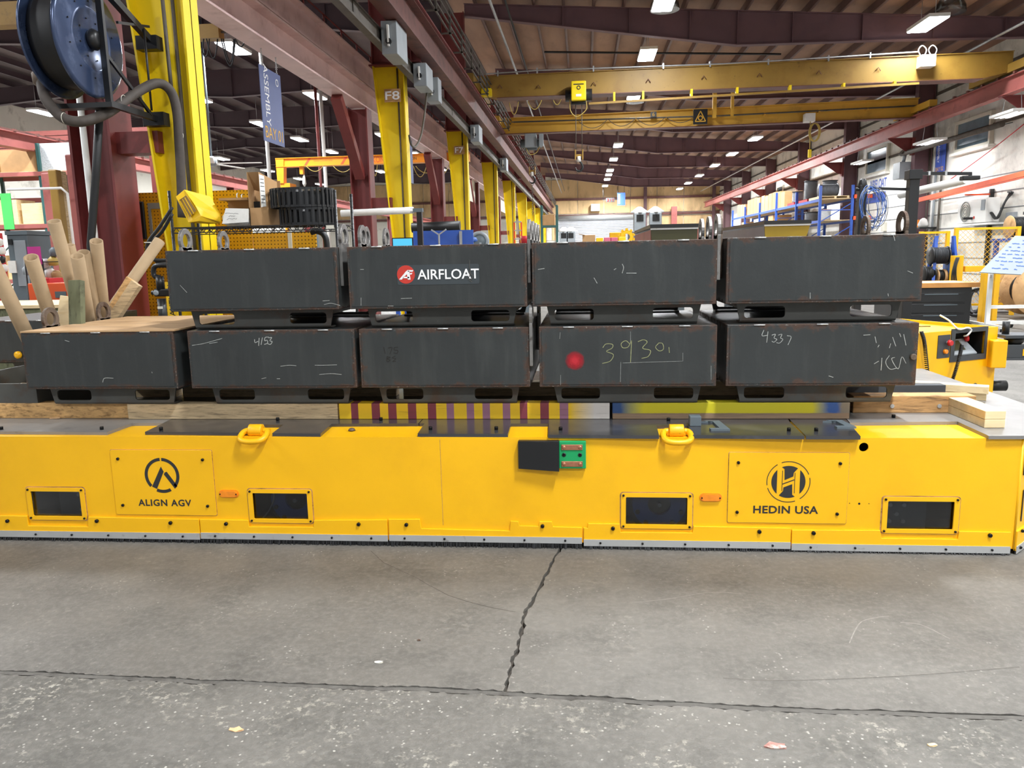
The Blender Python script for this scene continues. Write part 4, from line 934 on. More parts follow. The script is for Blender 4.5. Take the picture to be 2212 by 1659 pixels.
B['L2'] = weight_box(409, 768, LZ0, LZ1, 'lower dark box with white chalk number 4153', 2, .8, lugs=())
B['L3'] = weight_box(778, 1144, LZ0, LZ1, 'lower dark box with a dark stencilled 175', 3, 1.1, lugs=[('r', .06), ('r', .8)])
B['L4'] = weight_box(1165, 1548, LZ0, LZ1, 'lower dark box with a red paint dot and chalk 3930', 4, 1.15, lugs=())
B['L5'] = weight_box(1569, 1981, LZ0, LZ1, 'lower dark box at right with chalk number 4337', 5, 1.15, lugs=())
B['U1'] = weight_box(378, 739, UZ0, UZ1, 'upper dark box at left with a plain front', 6, .55, lugs=[('l', .265), ('l', .768), ('r', .123), ('r', .60)])
B['U2'] = weight_box(762, 1141, UZ0, UZ1, 'upper dark box bearing a round red and white logo sticker', 7, .7, lugs=[('l', .363), ('l', .94), ('r', .12), ('r', .42), ('r', .7), ('r', .98)])
B['U3'] = weight_box(1152, 1544, UZ0, UZ1, 'upper dark box with rust along its lower edge, right of the sticker box', 8, 1.1, lugs=[('r', .08), ('r', .37), ('r', .66)])
B['U4'] = weight_box(1564, 1981, UZ0, UZ1 + .004, 'upper dark box at the right end of the stack', 9, .95, lugmat='rust_lug', lugs=[('l', .20), ('l', .85), ('r', .338), ('r', .919)])
# round steel stub on the right lower box
r5 = B['L5'][0]; p = at(1973, 771, Y=YX - .012); MB().lathe([(.017, 0), (.017, -.012), (.014, -.016)], (p.x, YX - .004, p.z), 'y', 18).build('round_stub', 'rust_lug', r5)
# sticker with lettering
r = B['U2'][0]; Y2 = YX - .0045
P = lambda x, y: at(x, y, Y=Y2)
a = P(857, 573); b = P(1036, 613)
m = MB(); plate_xz(m, [rrect(a.x, b.x, b.z, a.z, .012)], Y2 - .001, Y2); st = m.build('sticker', 'decal_grey', r)
c = P(877, 593); MB().lathe([(.051, 0), (.051, -.001)], (c.x, Y2 - .001, c.z), 'y', 40).build('red_disc', 'decal_red', st)
Y3 = Y2 - .0025
def poly(mb, pts, Y): mb.prism([(at(x, y, Y=Y).x, at(x, y, Y=Y).z) for x, y in pts], 'y', Y - .0006, Y)
m = MB(); poly(m, [(862, 604), (878, 585), (884, 585), (887, 604), (881, 604), (879, 592), (868, 604)], Y3); poly(m, [(872, 598), (884, 598), (884, 601), (870, 601)], Y3)
poly(m, [(879, 583.5), (893, 583.5), (891, 587), (882, 587)], Y3); poly(m, [(884, 590), (891, 589.5), (889, 593), (886, 593)], Y3); m.build('monogram', 'lettering_white', st)
p = P(968, 592); lettering('AIRFLOAT', (p.x, Y3, p.z), (1, 0, 0), (0, 0, 1), at(1034, 592, Y=Y3).x - at(901, 592, Y=Y3).x, .056, 'lettering_white', st, bold=.012)
sc = MB()
for pl in ([(1015, 562), (1014, 574), (1017, 590), (1012, 602), (1020, 609)], [(1011, 587), (1022, 595), (1018, 604)]): sc.ribbon([P(x, y) + Vector((0, -.004, 0)) for x, y in pl], .004)
sc.build('scratch', 'base_channel', st)
# chalk writing and scratches
def scrawl(box, lines, w, mat, name='chalk_writing', Y=YX - .0045):
    m = MB()
    for pl in lines: m.ribbon(smooth_path([at(x, y, Y=Y) for x, y in pl], 4) if len(pl) > 2 else [at(x, y, Y=Y) for x, y in pl], w)
    return tag(m.build(name, mat, box), kind='stuff')
scrawl(B['L2'][0], [[(550, 733), (551, 740), (558, 737)], [(560, 730), (559, 747)], [(567, 729), (564, 745)], [(581, 728), (573, 729), (572, 736), (577, 735), (578, 741), (571, 744)], [(580, 730), (587, 729), (583, 736), (588, 738), (584, 744), (578, 742)]], .0045, 'chalk')
scrawl(B['L2'][0], [[(606, 791), (625, 789), (640, 790)], [(680, 789), (700, 789), (728, 788)], [(690, 809), (715, 807), (738, 809)], [(565, 818), (575, 816)], [(598, 818), (605, 818)], [(415, 746), (440, 742), (480, 731)], [(452, 742), (470, 739)]], .0028, 'chalk', 'scratch')
scrawl(B['L3'][0], [[(829, 750), (832, 764)], [(838, 752), (847, 751), (842, 765)], [(860, 750), (852, 751), (852, 756), (859, 757), (858, 763), (850, 762)], [(836, 770), (836, 781), (843, 778), (836, 775), (843, 772), (836, 770)], [(854, 769), (847, 773), (855, 775), (848, 781), (855, 780)]], .004, 'chalk_dark', 'stencil_number')
scrawl(B['L4'][0], [[(1302, 751), (1309, 743), (1323, 744), (1322, 752), (1310, 759), (1325, 766), (1318, 780), (1301, 785)], [(1361, 744), (1352, 736), (1342, 742), (1345, 751), (1356, 750), (1362, 740), (1364, 738), (1362, 783)], [(1378, 738), (1390, 734), (1398, 739), (1388, 752), (1405, 757), (1400, 770), (1386, 774)], [(1422, 742), (1416, 750), (1424, 758), (1433, 754), (1431, 742), (1422, 741)], [(1445, 750), (1446, 762)]], .0036, 'chalk_green')
scrawl(B['L4'][0], [[(1210, 718), (1209, 732)], [(1211, 810), (1211, 832)], [(1341, 782), (1340, 825)], [(1345, 784), (1475, 780)], [(1475, 762), (1475, 780)], [(1362, 716), (1362, 740)], [(1536, 790), (1536, 820)]], .0016, 'chalk', 'scratch')
scrawl(B['L5'][0], [[(1650, 713), (1646, 725), (1659, 724)], [(1659, 716), (1656, 740)], [(1667, 724), (1675, 722), (1672, 730), (1678, 733), (1672, 739), (1667, 737)], [(1681, 724), (1689, 722), (1686, 730), (1691, 733), (1684, 741), (1677, 740)], [(1700, 725), (1709, 728), (1702, 745)]], .0034, 'chalk')
scrawl(B['L5'][0], [[(1890, 727), (1893, 741)], [(1896, 750), (1899, 745)], [(1928, 728), (1935, 748)], [(1921, 752), (1924, 742)], [(1943, 720), (1946, 728)], [(1952, 722), (1957, 746)], [(1905, 773), (1903, 800)], [(1888, 786), (1898, 780)], [(1921, 768), (1913, 782), (1922, 797), (1938, 795)], [(1933, 772), (1926, 776), (1940, 797), (1948, 771), (1957, 785)], [(1865, 724), (1880, 723)], [(1790, 812), (1800, 815)]], .0034, 'chalk')
scrawl(B['U4'][0], [[(1910, 506), (1928, 507), (1933, 520)], [(1750, 632), (1750, 645)], [(1918, 634), (1919, 640)], [(1960, 585), (1972, 590)]], .003, 'chalk', 'scratch')
scrawl(B['U3'][0], [[(1353, 590), (1375, 590)], [(1344, 570), (1347, 578), (1344, 590)], [(1162, 582), (1176, 580)], [(1326, 583), (1331, 580)], [(1283, 600), (1290, 612)]], .0035, 'chalk', 'scratch')
scrawl(B['U2'][0], [[(778, 582), (786, 582)], [(780, 643), (780, 660)], [(838, 661), (850, 661)], [(866, 645), (890, 644)]], .0028, 'chalk', 'scratch')
scrawl(B['U1'][0], [[(700, 658), (715, 655), (735, 660)], [(697, 650), (712, 649)], [(389, 616), (404, 632)]], .0028, 'chalk', 'scratch')
scrawl(B['L1'][0], [[(328, 803), (329, 806)], [(222, 826), (226, 817), (245, 817)], [(140, 735), (150, 738)]], .0035, 'chalk', 'scratch')
# red spray dot, soft edged paint on its own disc
def spray():
    m, nt, p = newmat('spray_red'); tc = nd(nt, 'ShaderNodeTexCoord').outputs['Object']; ln = nd(nt, 'ShaderNodeVectorMath', operation='LENGTH'); nt.links.new(tc, ln.inputs[0])
    f = ramp(nt, mth(nt, 'ADD', ln.outputs['Value'], mth(nt, 'MULTIPLY', mth(nt, 'SUBTRACT', noise(nt, tc, 60), .5), .02)), .056, .012)
    p.inputs['Base Color'].default_value = lin('#b01a28'); p.inputs['Roughness'].default_value = .6; nt.links.new(f, p.inputs['Alpha']); MATS['spray_red'] = m
spray()
p = at(1242, 779, Y=YX - .0045); o = MB().lathe([(.056, 0), (.056, -.0004)], (0, 0, 0), 'y', 32).build('spray_dot', 'spray_red', B['L4'][0])
o.data.transform(Matrix.Translation(wloc(B['L4'][0]))); o.location = Vector((p.x, YX - .0045, p.z)) - wloc(B['L4'][0])
# plywood sheet on the far left box
r, x0, x1 = B['L1']; MB().box(x0 + .004, x1 + .012, YX - .004, YX + 1.10, LZ1 + .001, LZ1 + .010).build('plywood_sheet', 'plywood', label='plywood sheet lying on top of the far left lower box', cat='plywood')
# neighbouring boxes at the left, behind
B['L0'] = weight_box(0, 0, .82, 1.155, 'dark box at the left edge set back behind the plywood box', 10, .7, y=5.75, cx=(-5.0, -4.16), lugs=())
p = at(43, 766, Y=5.74); MB().lathe([(.012, 0), (.03, -.012), (.03, -.03), (.012, -.04)], (p.x, 5.74, p.z), 'y', 12).build('yellow_plug', 'yellow_ring', B['L0'][0])
m = MB().bar((-4.75, 5.7, .675), (-3.6, 5.7, .675), .09, .065).build('timber_beam', 'lumber_new', label='pale timber under the set back box at the left edge', cat='timber', bevel=.003)
# wooden crate-like chest further behind at left
y = 7.6; a = at(-60, 664, Y=y); b = at(143, 664, Y=y); z = a.z
cr = thing('grey_chest', 'low grey green chest with a pale lid behind the cardboard tubes', 'chest', ((a.x + b.x) / 2, y + .5, 0))
MB().box(a.x - 1, b.x, y, y + 1.0, .0, z - .02).build('chest_body', 'timber_green', cr, bevel=.004); MB().box(a.x - 1.02, b.x + .02, y - .02, y + 1.02, z - .02, z + .015).build('chest_lid', 'lumber_new', cr, bevel=.003)

# ================================================================ CARDBOARD TUBES and offcuts left of the plywood box
tb = thing('tube_bin', 'low open bin on the deck holding the cardboard tubes', 'bin', (-3.75, 5.05, ZD))
bx0, bx1, by0, by1 = -4.14, -3.42, 4.45, 5.70
for a in ((bx0, bx1, by0, by0 + .015, ZD, .86), (bx0, bx1, by1 - .015, by1, ZD, .86), (bx0, bx0 + .015, by0 + .015, by1 - .015, ZD, .86), (bx1 - .015, bx1, by0 + .015, by1 - .015, ZD, .86)): MB().box(*a).build('bin_side', 'base_channel', tb)
MB().box(bx0 + .015, bx1 - .015, by0 + .015, by1 - .015, ZD, ZD + .015).build('bin_floor', 'base_channel', tb)
def ctube(pt, pb, Yt, Yb, r, label):
    p = at(*pt, Y=Yt - .28); q = at(*pb, Y=Yb); d = (q - p).normalized()
    q = p + d * ((p.z - ZD - .03) / -d.z)
    t = thing('cardboard_tube', label, 'tube', q, 'cardboard tubes in the bin'); MB().pipe(q, p, r, r - .007, 22).build('tube_wall', 'cardboard_tube', t)
    return t
ctube((117, 478), (162, 640), 5.20, 5.15, .042, 'tallest cardboard tube, leaning left in the bin')
ctube((208, 521), (222, 660), 5.45, 5.42, .043, 'upright cardboard tube beside the red column')
ctube((67, 556), (107, 680), 4.95, 4.92, .043, 'short leaning cardboard tube with open top, left of the tallest')
ctube((167, 553), (192, 690), 5.20, 5.17, .042, 'shorter cardboard tube in front, right of the tallest')
ctube((180, 545), (205, 680), 5.42, 5.38, .042, 'shaded cardboard tube half hidden between two others')
ctube((-30, 540), (52, 712), 4.75, 4.70, .045, 'cardboard tube leaning in from the left edge')
ctube((150, 530), (190, 690), 5.35, 5.28, .035, 'thin cardboard tube just behind the tallest')
# tube and boards leaning right
p = at(345, 520, Y=5.9); q = at(232, 682, Y=5.50); d = (q - p).normalized(); q = p + d * ((p.z - 1.0) / -d.z)
t = thing('cardboard_tube', 'long cardboard tube leaning right against the pegboard', 'tube', q, 'cardboard tubes in the bin'); MB().pipe(q, p, .043, .036, 22).build('tube_wall', 'cardboard_tube', t)
def board(pt, pb, Y, w, th, mat, label):
    p = at(*pt, Y=Y); q = at(*pb, Y=Y - .05); d = (q - p).normalized(); q = p + d * ((p.z - .80) / -d.z)
    MB().bar(q, p, th, w, (1, 0, 0)).build('wood_offcut', mat, label=label, cat='offcut', group='wood offcuts by the tubes', bevel=.003)
board((296, 612), (243, 692), 5.47, .075, .05, 'timber_old', 'thick weathered offcut leaning right over the plywood')
board((284, 603), (232, 690), 5.55, .075, .03, 'timber_knotty', 'orange edged board leaning behind the weathered offcut')
board((165, 606), (167, 700), 4.86, .085, .05, 'timber_green', 'greenish treated post standing among the tubes')
board((146, 640), (136, 705), 5.45, .10, .03, 'lumber_new', 'pale plank standing behind the greenish post')

# ================================================================ BRIDGE CRANES
def cable(pts, r, mat, parent=None, name='cable', label=None, cat=None, n=6, k=5, group=None):
    return MB().tube(smooth_path(pts, k), r, n).build(name, mat, parent, label=label, cat=cat, group=group)
c1 = thing('bridge_crane', 'yellow overhead bridge crane nearest the camera with the yellow hoist', 'crane', (4.4, 24.5, 6.34))
ya, yb = 24.35, 24.75
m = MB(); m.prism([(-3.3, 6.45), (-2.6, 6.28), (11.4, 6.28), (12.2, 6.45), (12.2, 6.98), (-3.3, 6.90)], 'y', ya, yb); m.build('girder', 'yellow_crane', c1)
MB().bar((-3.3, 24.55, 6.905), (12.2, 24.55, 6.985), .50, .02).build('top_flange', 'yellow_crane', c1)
MB().box(-2.6, 11.4, ya - .06, yb + .06, 6.26, 6.28).build('lower_flange', 'brown_girder', c1)
for xx in (-3.2, 12.2):
    e = MB().box(xx - .13, xx + .13, 22.6, 26.6, 6.40, 6.64).build('end_truck', 'yellow_crane', c1)
    for yy in (22.9, 26.3): MB().cyl((xx - .05, yy, 6.44), (xx + .05, yy, 6.44), .11, n=16).build('wheel', 'bus_grey', e)
MB().box(-3.05, -2.75, 24.1, 24.35, 6.30, 6.52).build('drive_motor', 'yellow_column', c1)
pl = [at(1050, 160, Y=24.3), at(1160, 152, Y=24.3), at(1560, 138, Y=24.3), at(1985, 112, Y=24.3)]
MB().tube(pl, .022, 7).build('festoon_pipe', 'galv', c1)
for x, y in ((1075, 157), (1160, 151), (1282, 147), (1433, 141), (1534, 137), (1660, 132), (1790, 124), (1880, 118)):
    p = at(x, y, Y=24.3); MB().box(p.x - .02, p.x + .02, 24.28, 24.40, p.z - .10, p.z + .06).build('pipe_bracket', 'galv', c1)
for x, y in ((1080, 188), (1163, 188), (1282, 182), (1400, 175), (1520, 168), (1640, 163), (1768, 157), (1896, 150)):
    p = at(x, y, Y=ya); m = MB(); m.tube([(p.x - .07, ya - .03, p.z - .05), (p.x, ya - .05, p.z + .05), (p.x + .07, ya - .03, p.z - .05)], .012, 5); m.build('lifting_hook', 'brown_girder', c1)
# lower track with brackets
a = at(1272, 224, Y=24.2); b = at(1985, 180, Y=24.2)
MB().bar(a, b, .05, .06).build('festoon_track', 'yellow_crane', c1)
for t in (.08, .17, .32, .46, .62, .78, .93):
    p = a.lerp(b, t); MB().box(p.x - .03, p.x + .03, 24.18, 24.40, p.z, 6.28).build('track_bracket', 'yellow_column', c1)
m = MB()
for (x0, y0), (x1, y1), d in (((1100, 222), (1120, 220), .35), ((1140, 219), (1170, 216), .25), ((1195, 216), (1212, 214), .15)): m.tube(sag(at(x0, y0, Y=24.2), at(x1, y1, Y=24.2), d), .014, 5)
m.build('festoon_cable', 'cable_yellow', c1)
# white control box on the girder
p = at(2003, 132, Y=24.1); q = MB().box(p.x - .2, p.x + .2, 24.0, 24.34, p.z - .16, p.z + .16).build('control_box', 'white_paint', c1, bevel=.01)
for dx in (-.16, .12): cable([p + Vector((dx, 0, .1)), p + Vector((dx - .1, 0, .3)), p + Vector((dx, 0, .42)), p + Vector((dx + .12, 0, .3)), p + Vector((dx + .05, 0, .1))], .014, 'white_paint', q, 'cable_loop')
def hoist(px, py, Y, nm, cov, body, w, h, hook_px, hook_py, lab, zt, festoon=True):
    p = at(px, py, Y=Y); t = thing('hoist', nm, 'hoist', (p.x, Y, p.z - h / 2))
    cv = MB().box(p.x - w / 2, p.x + w / 2, Y - .25, Y + .05, p.z - h / 2, p.z + h / 2).build('cover', cov, t, bevel=.03)
    MB().cyl((p.x - w * .9, Y + .05, p.z - h * .15), (p.x + w * .9, Y + .05, p.z - h * .15), h * .32, n=18).build('drum', body, t)
    MB().cyl((p.x - w * .5, Y - .05, p.z - h * .55), (p.x + w * .5, Y - .05, p.z - h * .55), h * .12, n=12).build('gearbox', body, t)
    MB().box(p.x - w * .25, p.x + w * .25, Y - .05, Y + .12, p.z + h * .3, zt).build('trolley', body, t)
    hp = at(hook_px, hook_py, Y=Y)
    for s in (-.09, .09): MB().cyl((p.x + s, Y, p.z - h * .4), (hp.x + s, Y, hp.z + .35), .012, n=6).build('rope', 'bus_grey', t)
    hb = MB(); hb.box(hp.x - .13, hp.x - .09, Y - .08, Y + .08, hp.z + .15, hp.z + .45); hb.box(hp.x + .09, hp.x + .13, Y - .08, Y + .08, hp.z + .15, hp.z + .45); hb.box(hp.x - .09, hp.x + .09, Y - .04, Y + .04, hp.z + .24, hp.z + .32)
    ho = hb.build('hook_block', 'yellow_crane', t, bevel=.01)
    MB().cyl((hp.x, Y, hp.z + .1), (hp.x, Y, hp.z + .26), .06, n=12).build('swivel', 'white_paint', ho)
    pts = [(hp.x + .02, Y, hp.z + .12), (hp.x + .08, Y, hp.z + .03), (hp.x + .10, Y, hp.z - .08), (hp.x + .03, Y, hp.z - .17), (hp.x - .07, Y, hp.z - .15), (hp.x - .11, Y, hp.z - .06)]
    MB().tube(smooth_path(pts, 4), [.035] * 15 + [.03, .025, .022, .02, .016, .012], 8).build('hook', 'black_paint', ho)
    if festoon: cable([(p.x - w * .6, Y - .1, p.z - h * .4), (p.x - w * .55, Y - .1, p.z - h * 1.0), (p.x - .05, Y - .1, p.z - h * 1.3), (p.x + w * .5, Y - .1, p.z - h * .95), (p.x + w * .5, Y - .1, p.z - h * .5)], .014, 'cable_yellow', t, 'hoist_cable')
    return t, cv, p
t, cv, p = hoist(1250, 199, 24.15, 'yellow electric hoist with ropes and a hook under the near crane', 'yellow_column', 'black_paint', .44, .55, 1251, 357, '', 6.27)
MB().box(p.x - .08, p.x + .08, 24.15 - .256, 24.15 - .25, p.z - .17, p.z - .10).build('rating_plate', 'white_paint', cv)
MB().ringplate((p.x, 24.15 - .254, p.z + .08), .06, .035, 'y', .006, 16).build('badge', 'lettering_dark', cv)
MB().box(p.x - .15, p.x + .15, 24.15 - .256, 24.15 - .25, p.z + .16, p.z + .19).build('name_strip', 'lettering_dark', cv)
c2 = thing('bridge_crane', 'yellow overhead bridge crane further away with a black triangle sign', 'crane', (4.4, 31, 6.34))
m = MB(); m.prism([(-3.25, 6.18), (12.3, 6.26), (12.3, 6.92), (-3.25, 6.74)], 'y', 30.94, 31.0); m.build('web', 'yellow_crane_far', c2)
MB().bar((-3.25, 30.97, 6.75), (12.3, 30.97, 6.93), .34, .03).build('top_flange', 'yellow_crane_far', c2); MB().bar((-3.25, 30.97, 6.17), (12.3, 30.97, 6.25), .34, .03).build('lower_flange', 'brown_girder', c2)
for xx in (-3.2, 12.2): MB().box(xx - .13, xx + .13, 29.4, 32.6, 6.40, 6.62).build('end_truck', 'yellow_crane_far', c2)
MB().tube([at(1105, 264, Y=30.7), at(1560, 250, Y=30.7), at(1990, 228, Y=30.7)], .03, 7).build('festoon_pipe', 'bus_grey', c2)
for x, y in ((1108, 264), (1374, 256), (1440, 254), (1550, 250), (1652, 246), (1770, 240), (1875, 235)): q = at(x, y, Y=30.7); MB().box(q.x - .03, q.x + .03, 30.68, 30.95, q.z - .03, q.z + .05).build('pipe_bracket', 'yellow_crane_far', c2)
m = MB()
for (x0, y0), (x1, y1), d in (((1250, 262), (1312, 258), .28), ((1314, 258), (1372, 256), .26), ((1376, 256), (1436, 254), .26), ((1440, 254), (1500, 252), .2)): m.tube(sag(at(x0, y0, Y=30.65), at(x1, y1, Y=30.65), d), .012, 5)
m.build('festoon_cable', 'bus_grey', c2)
p = at(1513, 252, Y=30.5); q = MB().box(p.x - .26, p.x + .26, 30.5, 30.54, p.z - .27, p.z + .27).build('sign_plate', 'black_paint', c2)
m = MB(); 
for a, b in (((-.19, -.17), (.19, -.17)), ((.19, -.17), (0, .20)), ((0, .20), (-.19, -.17))): m.bar((p.x + a[0], 30.49, p.z + a[1]), (p.x + b[0], 30.49, p.z + b[1]), .01, .03)
m.ringplate((p.x, 30.49, p.z - .05), .09, .06, 'y', .008, 16); m.build('sign_triangle', 'lettering_gold', q)
p = at(1412, 248, Y=30.5); q = MB().box(p.x - .11, p.x + .11, 30.55, 30.58, p.z - .08, p.z + .12).build('number_plate', 'black_paint', c2); lettering('6', (p.x, 30.545, p.z + .03), (1, 0, 0), (0, 0, 1), .09, .14, 'lettering_gold', q)
MB().box(at(1543, 230, Y=30.6).x - .07, at(1543, 230, Y=30.6).x + .07, 30.5, 30.64, 6.45, 7.45).build('trolley_post', 'yellow_crane_far', c2)
MB().box(at(1543, 230, Y=30.6).x + .6, at(1543, 230, Y=30.6).x + .7, 30.5, 30.64, 6.5, 7.4).build('trolley_post', 'yellow_crane_far', c2)
t, cv, p = hoist(1147, 305, 30.85, 'grey hoist with a chain block under the far crane', 'machine_light', 'machine_grey', .46, .52, 1150, 386, '', 6.17, False)
MB().box(p.x + .34, p.x + .5, 30.4, 30.6, p.z - .25, p.z + .2).build('switch_case', 'machine_light', t)
cable([p + Vector((-.2, -.1, -.25)), p + Vector((-.05, -.1, -.5)), p + Vector((.2, -.1, -.45)), p + Vector((.35, -.1, -.2))], .016, 'cable_yellow', t, 'hoist_cable')
m = MB(); hp = at(1150, 390, Y=30.6)
for k in range(16): m.torus((hp.x, 30.6, hp.z - .15 - k * .075), .035, .010, 'x' if k % 2 else 'y', 8, 5)
tag(m.build('load_chain', 'bus_grey', t), kind='stuff')
# pendant box with coil and yellow pendant on the far crane
p = at(1750, 253, Y=30.5); t = thing('crane_pendant', 'white box with coiled cable and hanging yellow pendant on the far crane', 'pendant', (p.x, 30.5, p.z - .9))
MB().box(p.x - .18, p.x + .18, 30.45, 30.80, p.z - .16, p.z + .14).build('box', 'white_paint', t, bevel=.01)
for k in range(3):
    c = p + Vector((.14 + .03 * k, -.05, -.55)); m = MB().tube([c + Vector((.18 * math.cos(a / 16 * 6.283), 0, .32 * math.sin(a / 16 * 6.283))) for a in range(16)], .016, 6, True).build('cable_coil', 'cable_yellow', t)
p2 = at(1749, 330, Y=30.5); MB().tube([p + Vector((0, -.05, -.16)), p2], .014, 6).build('pendant_cable', 'cable_yellow', t); MB().box(p2.x - .06, p2.x + .06, 30.45, 30.55, p2.z - .18, p2.z + .12).build('pendant', 'yellow_column', t, bevel=.02)

# ================================================================ LEFT BAY
# hanging banner along the red girder
X = -4.70; a = at(559, 141, X=X); b = at(604, 161, X=X); c = at(573, 305, X=X)
y0, y1 = a.y, b.y; zt = (a.z + b.z) / 2; zb = at(573, 306, X=X).z * .5 + at(613, 316, X=X).z * .5
bn = thing('hanging_banner', 'blue grey hanging banner reading assembly bay 01', 'banner', (X, (y0 + y1) / 2, zb))
MB().box(X - .006, X + .006, y0, y1, zb, zt).build('panel', 'blue_sign', bn)
for yy in (y0 + .12, y1 - .12):
    m = MB(); z = zt - .02
    while z < 4.66: m.torus((X, yy, z), .012, .004, 'x' if int(z * 40) % 2 else 'y', 8, 4); z += .03
    tag(m.build('chain', 'galv', bn), kind='stuff')
w = y1 - y0; lettering('ASSEMBLY', (X + .008, y0 + w * .27, (zt + zb) / 2 + .14), (0, 0, -1), (0, 1, 0), .88, .16, 'lettering_white', bn)
lettering('BAY 01', (X + .008, (y0 + y1) / 2, zb + .14), (0, 1, 0), (0, 0, 1), w * .84, .17, 'lettering_gold', bn)
MB().ringplate((X + .009, y1 - .16, zt - .14), .055, .042, 'x', .004, 18).build('badge', 'lettering_white', bn)
# orange crane in the left bay
Yo = 27.0; cj = thing('jib_crane', 'bright orange crane beam with festoon cables in the left bay', 'crane', (-9, Yo, 3))
a = at(598, 343, Y=Yo); b = at(1008, 335, Y=Yo); z1 = a.z; z0 = at(598, 362, Y=Yo).z
MB().box(a.x, b.x + .1, Yo - .16, Yo + .16, z0, z0 + .02).build('lower_flange', 'orange_crane', cj); MB().box(a.x, b.x + .1, Yo - .16, Yo + .16, z1 - .02, z1).build('upper_flange', 'orange_crane', cj)
gw = MB().box(a.x, b.x + .1, Yo - .10, Yo + .10, z0 + .02, z1 - .02).build('girder', 'orange_crane', cj)
m = MB(); q = at(615, 402, Y=Yo); m.prism([(a.x, z1), (a.x + .30, z1), (a.x + .24, z0 - .55), (a.x + .02, z0 - .55)], 'y', Yo - .14, Yo + .14); m.build('end_leg', 'orange_crane', cj)
MB().box(a.x, a.x + .45, Yo - .1, Yo + .5, z0 - .85, z0 - .55).build('end_carriage', 'orange_crane', cj)
MB().box(a.x + .1, a.x + .2, Yo + .1, Yo + .2, 0, z0 - .85).build('support_post', 'orange_crane', cj)
p = at(822, 350, Y=Yo); lettering('KONE', (p.x, Yo - .101, (z0 + z1) / 2), (1, 0, 0), (0, 0, 1), .50, .20, 'orange_rack', gw)
p = at(893, 341, Y=Yo); lettering('TON', (p.x, Yo - .101, (z0 + z1) / 2), (1, 0, 0), (0, 0, 1), .26, .10, 'lettering_dark', gw)
p = at(700, 348, Y=Yo); lettering('Remote Controlled Crane', (p.x, Yo - .101, (z0 + z1) / 2 + .03), (1, 0, 0), (0, 0, 1), .66, .055, 'orange_rack', gw)
for dx in (-.55, .75):
    m = MB(); m.prism([(p.x + dx - .14, z0 + .03), (p.x + dx - .05, z0 + .03), (p.x + dx + .12, z1 - .03), (p.x + dx + .03, z1 - .03)], 'y', Yo - .104, Yo - .10); m.build('slash_mark', 'orange_rack', gw)
for x0, x1, d in ((662, 700, .2), (720, 763, .22), (805, 815, .35), (893, 922, .38), (898, 945, .25), (930, 970, .36), (970, 985, .2)): MB().tube(sag(at(x0, 359, Y=Yo - .15), at(x1, 356, Y=Yo - .15), d), .012, 5).build('festoon_cable', 'cable_yellow', cj)
p = at(652, 365, Y=Yo); MB().box(p.x - .06, p.x + .06, Yo - .08, Yo + .08, p.z - .18, p.z + .12).build('trolley', 'orange_crane', cj); MB().lathe([(.02, 0), (.07, .1), (.05, .3), (.02, .42)], (p.x + .06, Yo, p.z - .6), n=10).build('hook_bag', 'white_paint', cj)
# white ceiling fan
p = at(458, 352, Y=24); fn = thing('ceiling_fan', 'large white ceiling fan in the left bay', 'fan', p)
MB().lathe([(.10, -.1), (.16, 0), (.16, .12), (.05, .2)], p, n=16).build('hub', 'machine_light', fn); MB().cyl(p + Vector((0, 0, .2)), (p.x, p.y, 8.85), .03, n=8).build('down_rod', 'machine_grey', fn)
for k in range(5):
    g = math.radians(6 + 72 * k); d = Vector((math.cos(g), math.sin(g), 0)); MB().bar(p + d * .15 + Vector((0, 0, -.02)), p + d * 1.55 + Vector((0, 0, -.02)), .16, .02).build('blade', 'white_paint', fn)
# slim posts and pipes
for px, Y, r_, mt, lb in ((703, 30, .07, 'white_paint', 'white pipe post standing in the left bay'), (582, 24, .06, 'white_paint', 'white pipe below the hanging banner'), (692, 30.6, .06, 'red_steel', 'dark red pipe post beside the white one')):
    p = at(px, 380, Y=Y); MB().cyl((p.x, Y, 0), (p.x, Y, 8.6 if Y < 31 else 5), r_, n=10).build('pipe_post', mt, label=lb, cat='post')
# far poster sheet behind the F8 column
p = at(886, 345, X=-4.6); MB().box(p.x - .005, p.x + .005, p.y - .5, p.y + .3, p.z - .6, 4.65).build('hanging_sheet', 'blue_sign', label='pale blue hanging sheet half hidden behind the yellow column marked F8', cat='banner')
p = at(1018, 390, X=-4.6); MB().box(p.x - .005, p.x + .005, p.y - 1.2, p.y + 1.2, p.z - .85, 4.65).build('hanging_sheet', 'tag_white', label='white poster hanging between the third and fourth yellow columns', cat='poster')
p = at(1088, 425, X=-4.6); m = MB().box(p.x - .005, p.x + .005, p.y - 1.6, p.y + 1.6, p.z - .9, 4.65).build('hanging_sheet', 'tag_white', label='far white poster by the fourth yellow column', cat='poster')
